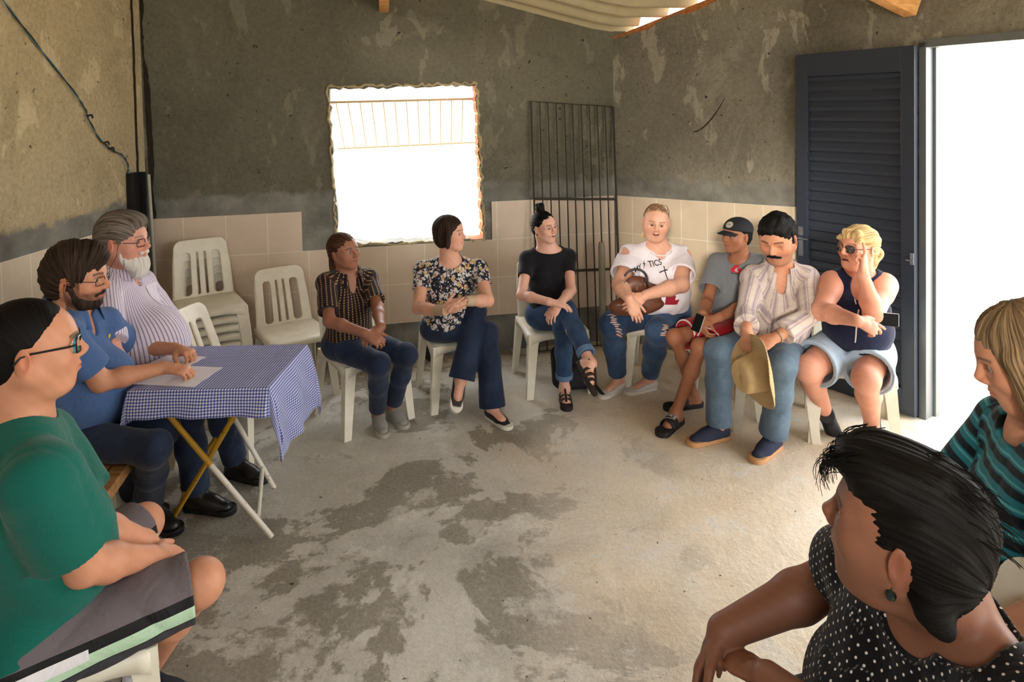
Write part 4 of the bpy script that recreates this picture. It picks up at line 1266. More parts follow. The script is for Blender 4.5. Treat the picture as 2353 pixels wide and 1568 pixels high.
def collar(CF, parent_shirt, mat, pts_in, drop=0.04, th=0.003, seed=1, rise=0.026, root=None):
    """fold-over collar: ring angle list from the front opening round the back; drawn in the chest frame"""
    n = 40; V = []; a0 = math.radians(28)
    rx, ry, cy, z0, spread = pts_in; z0 += 0.036; rx += 0.006; ry += 0.008
    rows = []
    for j, t in enumerate((0.0, 0.12, 0.5, 1.0)):
        row = []
        for i in range(n + 1):
            a = a0 + (2 * PI - 2 * a0) * i / n           # 0 = front
            fx, fy = math.sin(a), math.cos(a)
            back = (1 - math.cos(a)) / 2
            ex = (0.0, 0.012, 0.022, 0.030)[j] * spread
            z = z0 + 0.030 * back + (rise * (0.75, 1.0, 0.45, -0.55)[j]) - (1 - back) * 0.03
            tip = max(0, 1 - abs(i - 0) / 5.0) + max(0, 1 - abs(i - n) / 5.0)
            if j == 3: z -= drop * 0.5 * tip; ex += 0.008 * tip
            row.append(CF.p(fx * (rx + ex), cy + fy * (ry + ex), z - (drop * 0.35 * t if j > 1 else 0)))
        rows.append(row)
    mb = MB(); k = n + 1
    mb.add([p for r in rows for p in r], [(j * k + i, j * k + i + 1, (j + 1) * k + i + 1, (j + 1) * k + i) for j in range(3) for i in range(n)])
    o = mb.build('collar', mat, None, smooth=True)
    set_attr(o.data, 'pat', np.array([[i * 0.012, j * 0.02, 0] for j in range(4) for i in range(k)]))
    s = o.modifiers.new('thick', 'SOLIDIFY'); s.thickness = th; s.offset = 0
    at_root(o, root); 
    o.parent = parent_shirt; o.matrix_parent_inverse = Matrix()
    return o

def seg_pat(segs):
    """segs: (a, b, ref front dir, radius, around scale). pat = (around, along, 0)"""
    def f(V):
        best = np.full(len(V), 1e9); out = np.zeros((len(V), 3))
        for k, (a, b, fr_, r) in enumerate(segs):
            a, b = np.asarray(a, float), np.asarray(b, float); ax_ = unit(b - a); L = np.linalg.norm(b - a)
            F_ = unit(fr_ - ax_ * (fr_ @ ax_)); S = np.cross(ax_, F_)
            t = np.clip((V - a) @ ax_, -0.02, L); q = V - a - t[:, None] * ax_
            dist = np.sqrt((q ** 2).sum(1)) - r
            m = dist < best
            best[m] = dist[m]
            ang = np.arctan2(q @ S, q @ F_)
            out[m, 0] = (ang * r * 1.0)[m]; out[m, 1] = ((V - a) @ ax_)[m] + k * 0.0; out[m, 2] = (dist + r)[m]
        return out
    return f

def hair_disp(H, comb, amp, seed=0, freq=95.0, lump=0.0):
    def f(P):
        L = H.loc(P.astype(np.float64)); l, fr, u = L[:, 0], L[:, 1], L[:, 2]
        if comb == 'back': a = np.arctan2(l, u + 0.03)
        elif comb == 'side': a = np.arctan2(fr + 0.4 * l, u + 0.06)
        else: a = np.arctan2(l, -(fr + 0.015)) 
        w = 0.25 * np.sin(u * 40 + seed) + 0.25 * np.sin(fr * 37 + seed * 2)
        d = np.sin(a * freq * 0.33 + 4 * w) * 0.5 + np.sin(a * freq + 3 * w + seed) * 0.35 + np.sin(a * freq * 0.11 + seed + 3 * w) * 0.6
        e = np.sin(l * 70 + seed) * np.sin(fr * 62 + 1.3 * seed) * np.sin(u * 66 + seed * 0.7)
        return (-amp * d * H.sc - lump * e).astype(f32)
    return f

def hair_pat(H, comb):
    def f(V):
        L = H.loc(V); l, fr, u = L[:, 0], L[:, 1], L[:, 2]
        if comb == 'back': a = np.arctan2(l, u + 0.03)
        elif comb == 'side': a = np.arctan2(fr + 0.4 * l, u + 0.06)
        else: a = np.arctan2(l, -(fr + 0.015))
        return np.stack([a * 0.09, u, fr], 1)
    return f

def strands(H, name, parent, mat, starts, rnd, r=0.0007, n=6):
    """loose locks: list of (p0, p1, p2) control points in the head frame"""
    mb = MB()
    for p0, p1, p2 in starts:
        P = [H.p(*p) for p in (p0, p1, p2)]
        pts = [tuple((1 - t) ** 2 * P[0] + 2 * t * (1 - t) * P[1] + t * t * P[2]) for t in np.linspace(0, 1, n)]
        mb.tube(pts, [r * H.sc * (1 - 0.6 * i / n) for i in range(n)], 4, caps=False)
    o = mb.build(name, mat, None, smooth=True)
    set_attr(o.data, 'pat', np.random.RandomState(3).uniform(0, 0.2, (len(o.data.vertices), 3)))
    o['kind'] = 'stuff'
    return at_root(o, parent)

M_rub_white = simple('white_rubber_sole', srgb(222, 216, 204), 0.7, 0.3)
def shoe(root, A, d, n, side, kind, mats, s=1.0, floor=True):
    """kind: sneaker, slip_on, closed, boot, slide, sandal, sock_shoe"""
    A = np.array(A, float)
    base = A - n * 0.085 * s
    if floor: base[2] = 0.002
    S = np.cross(d, n) * 1.0
    fn = lambda u, v, w: tuple(base + d * u + S * v * side + n * w)
    th = {'slide': 0.030, 'sandal': 0.030, 'boot': 0.026}.get(kind, 0.026) * s
    mb = MB(); mb.prism(arc_outline(0.070 * s, 0.195 * s, 0.034 * s, 0.046 * s), fn, th)
    sole = mb.build({'slide': 'slide', 'sandal': 'sandal'}.get(kind, 'shoe'), mats[1], None, smooth=True, bevel=0.004 * s)
    at_root(sole, root)
    sole.name = {'slide': 'slide_sandal', 'sandal': 'strap_sandal'}.get(kind, 'shoe')
    C = base + n * (0.085 * s)
    if kind in ('sneaker', 'slip_on', 'boot', 'closed'):
        e = 0.006 * s
        P = [Cap(C - d * 0.030 * s - n * 0.045 * s, C + d * 0.10 * s - n * 0.058 * s, 0.035 * s, 0.038 * s, 0.03),
             Cap(C + d * 0.10 * s - n * 0.060 * s, C + d * 0.148 * s - n * 0.064 * s, 0.038 * s, 0.032 * s, 0.02),
             Cap(C - d * 0.01 * s - n * (0.02 if kind == 'slip_on' else 0.008) * s, C + d * 0.07 * s - n * 0.040 * s, 0.041 * s, 0.034 * s, 0.03)]
        if kind == 'boot': P.append(Cap(C - n * 0.03 * s, C + n * 0.05 * s, 0.042 * s, 0.044 * s, 0.02))
        cuts = [(base + n * th * 0.8, -n)]
        if kind == 'boot': cuts.append((C + n * 0.06 * s, n))
        else:
            top = unit(n * 1.0 - d * 0.45); cuts.append((C - d * 0.02 * s + n * (0.020 if kind != 'slip_on' else -0.012) * s, unit(n + d * 0.25)))
        up = mesh_obj('upper', [Group(P, cuts, disp=folds(5, 0.0012, 60))], mats[0], root, h=0.005 * s, pat=lambda V: V)
        up.parent = sole; up.matrix_parent_inverse = Matrix()
        if kind == 'sneaker':
            mb = MB()
            for i in range(5):
                o_ = C + d * (0.030 + i * 0.018) * s + n * (0.016 - i * 0.0100) * s
                mb.tube([o_ - S * 0.020 * s - n * 0.006 * s, o_ + n * 0.004 * s, o_ + S * 0.020 * s - n * 0.006 * s + d * 0.008 * s], 0.0022 * s, 6)
            for q in (-1, 1):
                o_ = C + d * 0.03 * s + n * 0.020 * s
                mb.tube([o_, o_ + S * q * 0.018 * s + n * 0.012 * s, o_ + S * q * 0.032 * s - n * 0.008 * s, o_ + S * q * 0.020 * s - n * 0.004 * s + d * 0.02 * s], 0.0018 * s, 6)
            la = at_root(mb.build('laces', mats[2], None, smooth=True), root); la.parent = sole; la.matrix_parent_inverse = Matrix()
    if kind in ('slide', 'sandal'):
        bands = [(0.065, 0.060, 0.046, 0.052)] if kind == 'slide' else [(0.105, 0.022, 0.043, 0.040), (0.070, 0.022, 0.045, 0.052), (0.030, 0.020, 0.042, 0.072)]
        for (u, wd, hw, hh) in bands:
            rows = []
            for j in range(5):
                uu = u + wd * (j / 4 - 0.3); hj = hh + (0.016 if kind == 'slide' else 0.004) * (1 - j / 4)
                rows.append([fn((uu) * s, hw * s * math.cos(a), th * 0.5 + hj * s * max(0, math.sin(a)) ** 0.8) for a in np.linspace(0, PI, 16)])
            mb = MB(); mb.add([p for r in rows for p in r], [(j * 16 + i, j * 16 + i + 1, (j + 1) * 16 + i + 1, (j + 1) * 16 + i) for j in range(4) for i in range(15)])
            st = mb.build('strap', mats[0], None, smooth=True); so = st.modifiers.new('t', 'SOLIDIFY'); so.thickness = 0.006 * s; so.offset = 0
            at_root(st, root); st.parent = sole; st.matrix_parent_inverse = Matrix()
        if kind == 'sandal':
            mb = MB(); mb.tube([fn(-0.055 * s, 0, th), fn(-0.060 * s, 0, 0.09 * s), fn(-0.01 * s, 0.04 * s, 0.095 * s), fn(0.04 * s, 0, 0.098 * s), fn(-0.01 * s, -0.04 * s, 0.095 * s), fn(-0.060 * s, 0, 0.088 * s)], 0.007 * s, 6)
            mb.tube([fn(0.03 * s, 0, 0.10 * s), fn(0.10 * s, 0, 0.072 * s), fn(0.145 * s, 0, 0.05 * s)], 0.008 * s, 6)
            st = at_root(mb.build('strap', mats[0], None, smooth=True), root); st.parent = sole; st.matrix_parent_inverse = Matrix()
    return sole, base, fn, th

def person(pid, o):
    J = {k: np.array(v) for k, v in JOINTS[pid].items()}
    yaw = math.radians(o['yaw']); s = o.get('s', 1.0)
    root = empty('person', (round(float(J['pel'][0]), 3), round(float(J['pel'][1]), 3), 0), 0, o['label'], 'person')
    lat = v3(math.cos(yaw), math.sin(yaw), 0); fw_ = v3(math.sin(yaw), -math.cos(yaw), 0)
    pel, neck = J['pel'], J['neck']
    up = unit(neck - pel); L = np.linalg.norm(neck - pel)
    cl = unit(J['sL'] - J['sR']); cl = unit(cl - up * (cl @ up)); cf = np.cross(cl, up) * 1.0
    if cf @ (np.array([math.sin(yaw), -math.cos(yaw), 0])) < 0: cf = -cf
    CF = Fr(neck, cl, cf, up); PF = Fr(pel, lat, fw_, v3(0, 0, 1))
    sw = np.linalg.norm(J['sL'] - J['sR']) / 2
    g = o.get('g', 1.0); belly = o.get('belly', 0.0); am = o.get('arm', 1.0); lg = o.get('leg', 1.0); bust = o.get('bust', 0.0)
    H = head_frame(J['head'], o['hyaw'], o.get('hpitch', 0), o.get('hroll', 0), o.get('hs', 1.0))
    res = o.get('res', 0.0062); hres = o.get('hres', 0.0027)
    # --- torso
    def torso(e=0.0, low=True, trap=True):
        P = [Ell(pel + up * L * 0.66, (sw * 0.93 * o.get('chestw', 1.0) + e, 0.098 * g + e, L * 0.36 + e), CF.M, 0.05),
             Ell(pel + up * L * 0.34 + cf * (0.015 + belly * 0.75), (0.122 * g + belly * 0.5 + e, 0.095 * g + belly * 0.75 + e, L * 0.33 + e), CF.M, 0.07)]
        if bust:
            for q in (-1, 1): P.append(Ell(pel + up * L * 0.60 + cf * (0.075 * g) + cl * q * 0.066 * g, (0.058 * bust + e, 0.050 * bust + e, 0.058 * bust + e), CF.M, 0.035))
        for q in ('sR', 'sL'):
            P.append(Cap(J[q], neck - up * 0.030, 0.050 * am ** 0.5 + e, 0.050 + e, 0.045))
            if trap: P.append(Cap(J[q] * 0.45 + neck * 0.55 + up * 0.012, neck + up * 0.035, 0.030 + e, 0.036 + e, 0.04))
            else: P.append(Cap(J[q] * 0.45 + neck * 0.55 + up * 0.010, neck + up * 0.012, 0.030 + e, 0.036 + e, 0.04))
        if low: P += [Ell(pel + v3(0, 0, 0.02), (0.150 * g + e, 0.115 * g + e, 0.10 + e), PF.M, 0.06),
                      Ell(pel - fw_ * 0.035 + v3(0, 0, -0.015), (0.150 * g + e, 0.10 * g + e, 0.080 + e), PF.M, 0.05)]
        return P
    ng = o.get('neckr', 1.0)
    nb = H.p(0, -0.022, -0.055)
    body = torso() + [Cap(neck - up * 0.02, nb, 0.056 * ng, 0.050 * ng, 0.03)]
    gs = [Group(body, k=0.03), Group([Cap(neck + up * 0.01, nb, 0.052 * ng, 0.048 * ng, 0.02)] + head_prims(H, o), k=0.022)]
    hands_c = []
    for q, sd in (('R', -1), ('L', 1)):
        S_, E_, W_ = J['s' + q], J['e' + q], J['w' + q]
        m_ = E_ + (W_ - E_) * 0.35
        arm = [Cap(S_ + (E_ - S_) * 0.05, E_, 0.049 * am, 0.039 * am, 0.03), Cap(S_, S_ + (E_ - S_) * 0.3, 0.054 * am, 0.049 * am, 0.03), Cap(E_, m_, 0.039 * am, 0.039 * am, 0.02), Cap(m_, W_, 0.039 * am, 0.0265 * am ** o.get('wristp', 0.5), 0.02)]
        hd = o['hand' + q]
        hp = hand_prims(W_ + unit(hd['D']) * 0.012, hd['D'], hd['N'], sd, hd.get('s', 0.98 * s), hd.get('curl', (35, 42, 30)), hd.get('spread', 1.0), hd.get('thumb', (0.7, 25)), hd.get('point'))
        gs.append(Group(arm + hp, k=0.012)); hands_c.append(W_ + unit(hd['D']) * 0.07)
    feet = {}
    for q, sd in (('R', -1), ('L', 1)):
        hip = pel + lat * sd * 0.082 * g; K, A, T = J['k' + q], J['a' + q], J['t' + q]
        air = o.get('air' + q, False)
        d_, n_ = foot_frame(A, T, K, not air)
        if not air: A = A.copy(); A[2] = 0.087 * s
        feet[q] = (A, d_, n_, not air, sd)
        back = unit(np.cross(np.cross(unit(A - K), d_), unit(A - K)) * 1.0); back = -unit(d_ - unit(A - K) * (d_ @ unit(A - K)))
        cm = K + (A - K) * 0.36 + back * 0.014 * lg
        leg = [Cap(hip, K, 0.080 * lg, 0.053 * lg, 0.04), Ell(K, np.array([0.050, 0.050, 0.053]) * lg, None, 0.03), Cap(K, cm, 0.047 * lg, 0.050 * lg, 0.03), Cap(cm, A, 0.050 * lg, 0.033 * lg ** 0.5, 0.03)]
        leg += foot_prims(A, d_, n_, s, bare=o.get('bare', False))
        gs.append(Group(leg, k=0.015))
    fine = [(H.p(0, 0.01, 0.0), 0.125 * H.sc, hres)]
    for c in hands_c:
        if o.get('handfine', True): fine.append((c, 0.075, o.get('hdres', 0.0042)))
    if o.get('bare'):
        for q in 'RL': fine.append((feet[q][0] + feet[q][1] * 0.13, 0.06, 0.0045))
    cfn = color_fn(H, o)
    mesh_obj('body', gs, o.get('skinmat', M_skin), root, res, fine, col=cfn)
    if not o.get('noeyes'): make_eyes(H, root, o.get('iris', (0.09, 0.045, 0.02)), o.get('look', (0, 1, 0)))
    # --- clothes
    sh = o['shirt']; e = sh.get('e', 0.012)
    tp = torso(e, trap=False)
    for c_, r_ in sh.get('neck', [((0, 0.035, 0.035), (0.078, 0.085, 0.055))]): tp.append(CF.ell(c_, r_, sh.get('nk', 0.004), 'sub'))
    for q, c_, r_ in sh.get('holes', []): tp.append(Ell(J['s' + q] + CF.v(*c_), r_, CF.M, 0.004, 'sub'))
    dsp = folds(sh.get('seed', 1), sh.get('fold', 0.004), sh.get('ffreq', 34))
    hem = sh.get('hem', 0.0)
    tg = Group(tp, [(pel + up * hem, -up)], disp=dsp, k=0.018)
    if sh.get('vest'):   # cut arm holes
        for q, sg in (('R', -1), ('L', 1)):
            tp.append(Ell(J['s' + q] + cl * sg * 0.018 + up * 0.01, (0.052, 0.14, 0.105), CF.M, 0.01, 'sub'))
    sg_ = [tg]; segs = [(pel - up * 0.05, neck + up * 0.05, cf, 0.15)]
    for q in 'RL':
        S_, E_, W_ = J['s' + q], J['e' + q], J['w' + q]; t = sh.get('sleeve', 0.6); a_ = unit(E_ - S_)
        r0 = sh.get('sr', 0.058) * am; fl = sh.get('flare', 0.004)
        if t <= 0: continue
        extra = []
        if sh.get('holes') and sh.get('cold'):
            cc = sh['cold'][0]; extra = [Ell(S_ + CF.v(cc[0] * (1 if q == 'L' else -1), cc[1], cc[2]), sh['cold'][1], CF.M, 0.004, 'sub')]
        if t <= 1.0:
            en = S_ + (E_ - S_) * t
            re_ = max(0.041 * am, r0 - 0.006) + fl
            ps = [Cap(S_ + a_ * 0.005, en + a_ * 0.03, r0, re_, 0.03)] + ([] if sh.get('solid') else [Cap(en - a_ * 0.030, en + a_ * 0.05, re_ - 0.018, re_ - 0.013, 0.002, 'sub')]) + extra
            sg_.append(Group(ps, [(en, a_)], disp=dsp, k=0.03))
        else:
            t2 = t - 1.0; b_ = unit(W_ - E_); en = E_ + (W_ - E_) * t2
            ps = [Cap(S_, E_, r0, 0.050 * am, 0.03)] + extra
            sg_.append(Group(ps, disp=dsp, k=0.03))
            sg_.append(Group([Cap(E_, en, 0.050 * am, 0.040 * am ** 0.5 + fl, 0.02), Cap(en, en + b_ * 0.03, 0.040 * am ** 0.5 + fl, 0.042 * am ** 0.5 + fl, 0.02)], [(en, b_)], disp=dsp, k=0.02))
            segs.append((E_, W_, cf, 0.045))
        segs.append((S_, E_, cf, 0.055))
    shirt = mesh_obj(sh.get('name', 'shirt'), sg_, sh['mat'], root, sh.get('res', res * 0.95), pat=tri_pat(CF.M) if sh.get('tri') else seg_pat(segs))
    if sh.get('label'): shirt['label'] = sh['label']
    pa = o['pants']; pe = pa.get('e', 0.012); pd = folds(pa.get('seed', 7), pa.get('fold', 0.0045), pa.get('ffreq', 30))
    waist = [p for p in [Ell(pel + v3(0, 0, 0.015), (0.152 * g + pe, 0.118 * g + pe + belly * 0.3, 0.10 + pe), PF.M, 0.05), Ell(pel - fw_ * 0.035 + v3(0, 0, -0.015), (0.152 * g + pe, 0.10 * g + pe, 0.080 + pe), PF.M, 0.05)]]
    pg = [Group(waist, [(pel + up * pa.get('waist', 0.075), up)], disp=pd, k=0.02)]; psegs = []
    for q, sd in (('R', -1), ('L', 1)):
        hip = pel + lat * sd * 0.082 * g; K = J['k' + q]; A = feet[q][0]; lt = pa.get('lt', 1.0) * lg
        psegs += [(hip, K, v3(0, 0, 1), 0.07)]
        if pa['kind'] == 'long':
            t = pa.get('hem', 0.86); hemr = pa.get('hemr', 0.050) * 1.0; a_ = unit(A - K); en = K + (A - K) * t
            pg.append(Group([Cap(hip, K, 0.083 * lt + pe, 0.054 * lt + pe, 0.04), Ell(K, np.array([0.051, 0.051, 0.053]) * lt + pe * 0.7, None, 0.04)], disp=pd, k=0.02))
            pg.append(Group([Cap(K, K + (A - K) * 0.4, 0.056 * lt + pe, 0.054 * lt + pe * 0.7 + max(0, hemr - 0.055) * 0.3, 0.03), Cap(K + (A - K) * 0.4, en + a_ * 0.02, 0.054 * lt + pe * 0.7 + max(0, hemr - 0.055) * 0.3, hemr, 0.03)], [(en, a_)], disp=pd, k=0.03))
            psegs += [(K, A, d_, 0.055)]
        else:
            t = pa.get('hem', 0.85); a_ = unit(K - hip); en = hip + (K - hip) * t
            hr = pa.get('hemr', 0.085) * lg
            nrm = unit(a_ + v3(0, 0, pa.get('slant', 0.15)))
            pg.append(Group([Cap(hip, en + a_ * 0.03, 0.084 * lt + pe, hr, 0.03), Cap(en - a_ * 0.035, en + a_ * 0.06, hr - 0.018, hr - 0.013, 0.002, 'sub')], [(en, nrm)], disp=pd, k=0.02))
    pants = mesh_obj(pa.get('name', 'jeans'), pg, pa['mat'], root, res * 0.98, pat=seg_pat(psegs))
    soles = {}
    if o.get('shoes'):
        kind, mats = o['shoes']
        for q in 'RL':
            A, d_, n_, fl, sd = feet[q]
            soles[q] = shoe(root, A, d_, n_, sd, kind, mats, s * o.get('shoescale', 1.0), fl)
    if o.get('glasses'): glasses(H, root, **o['glasses'])
    for hdict in o.get('hair', []):
        ps = []
        for it in hdict['add']:
            ps.append(H.ell(*it[1:]) if it[0] == 'e' else H.cap(*it[1:]))
        for it in hdict.get('sub', []): ps.append(H.ell(it[1], it[2], it[3] if len(it) > 3 else 0.006, 'sub'))
        cuts = [(H.p(*c_), H.v(*n_) ) for c_, n_ in hdict.get('cuts', [])]
        cb_ = hdict.get('comb', 'back')
        gr = [Group(ps, cuts, disp=hair_disp(H, cb_, hdict.get('amp', 0.0018), hdict.get('seed', 1), hdict.get('freq', 95), hdict.get('lump', 0.0)))]
        ho = mesh_obj(hdict.get('name', 'hair'), gr, hdict['mat'], root, hdict.get('res', 0.0032), pat=hair_pat(H, cb_))
    return dict(root=root, J=J, H=H, CF=CF, PF=PF, feet=feet, shirt=shirt, pants=pants, up=up, cf=cf, cl=cl, soles=soles, lat=lat, fw=fw_)

# standard short hair cap; tweak by argument
def short_hair(mat, t=0.012, line=0.052, back=-0.06, side=0.0, seed=1, amp=0.0015, lump=0.0, comb='back', res=0.0032, vol=0.0, name='hair'):
    add = [('e', (0, -0.018, 0.036), (0.0765 + t, 0.094 + t * 0.9, 0.083 + t + vol), 0.03), ('e', (0, -0.050, -0.015), (0.064 + t * 0.7, 0.052 + t * 0.6, 0.062), 0.03)]
    if vol: add.append(('e', (0, 0.030, 0.088 + vol * 0.5), (0.058, 0.052 + t, 0.036 + vol * 0.6), 0.03))
    sub = [('e', (0, 0.092, line - 0.083), (0.066, 0.066, 0.088), 0.012), ('e', (0.0, 0.035, -0.072), (0.11, 0.048, 0.070 - side), 0.012)]
    sub += [('e', (sx * (0.080 + t), -0.006, -0.014), (0.018 + t * 0.6, 0.026, 0.040), 0.006) for sx in (-1, 1)]
    return dict(mat=mat, add=add, sub=sub, cuts=[((0, 0, back), (0, 0.0, -1))], comb=comb, amp=amp, seed=seed, lump=lump, res=res, name=name)

def decal(shirt, polys, origin, U, Vv, D, mat, name, off=0.0022, label=None):
    """flat print laid on the cloth: 2D triangles (verts, tris) projected along D"""
    bpy.context.view_layer.update()
    me0 = shirt.data; V = np.zeros(len(me0.vertices) * 3, f32); me0.vertices.foreach_get('co', V); V = V.reshape(-1, 3)
    Fl = [tuple(p.vertices) for p in me0.polygons]
    bvh = BVHTree.FromPolygons([tuple(v) for v in V.tolist()], Fl)
    verts, faces = polys; out = []
    for u, v in verts:
        p = Vector(origin) + Vector(U) * u + Vector(Vv) * v
        hit, nn, idx, dd = bvh.ray_cast(p - Vector(D) * 0.5, Vector(D))
        out.append(tuple(hit - Vector(D) * off) if hit is not None else tuple(p))
    mb = MB(); mb.add(out, faces); o = mb.build(name, mat)
    o.parent = shirt; o.matrix_parent_inverse = Matrix()
    if label: o['label'] = label
    return o

def text_poly(txt, size, step=0.006):
    cu = bpy.data.curves.new('t', 'FONT'); cu.body = txt; cu.size = size; cu.align_x = 'CENTER'; cu.offset = size * 0.012
    to = bpy.data.objects.new('t', cu); COL.objects.link(to)
    me = bpy.data.meshes.new_from_object(to.evaluated_get(bpy.context.evaluated_depsgraph_get()))
    bm = bmesh.new(); bm.from_mesh(me); bmesh.ops.triangulate(bm, faces=bm.faces)
    for _ in range(3):
        es = [e for e in bm.edges if e.calc_length() > step]
        if not es: break
        bmesh.ops.subdivide_edges(bm, edges=es, cuts=1); bmesh.ops.triangulate(bm, faces=bm.faces)
    bm.verts.index_update()
    r = ([(v.co.x, v.co.y) for v in bm.verts], [tuple(v.index for v in f.verts) for f in bm.faces])
    bm.free(); bpy.data.objects.remove(to); return r

def outline_poly(pts, step=0.006):
    bm = bmesh.new(); vs = [bm.verts.new((x, y, 0)) for x, y in pts]
    es = [bm.edges.new((vs[i], vs[(i + 1) % len(vs)])) for i in range(len(vs))]
    bmesh.ops.triangle_fill(bm, use_beauty=True, edges=es)
    for _ in range(3):
        e2 = [e for e in bm.edges if e.calc_length() > step]
        if not e2: break
        bmesh.ops.subdivide_edges(bm, edges=e2, cuts=1); bmesh.ops.triangulate(bm, faces=bm.faces)
    bm.verts.index_update()
    r = ([(v.co.x, v.co.y) for v in bm.verts], [tuple(v.index for v in f.verts) for f in bm.faces]); bm.free(); return r

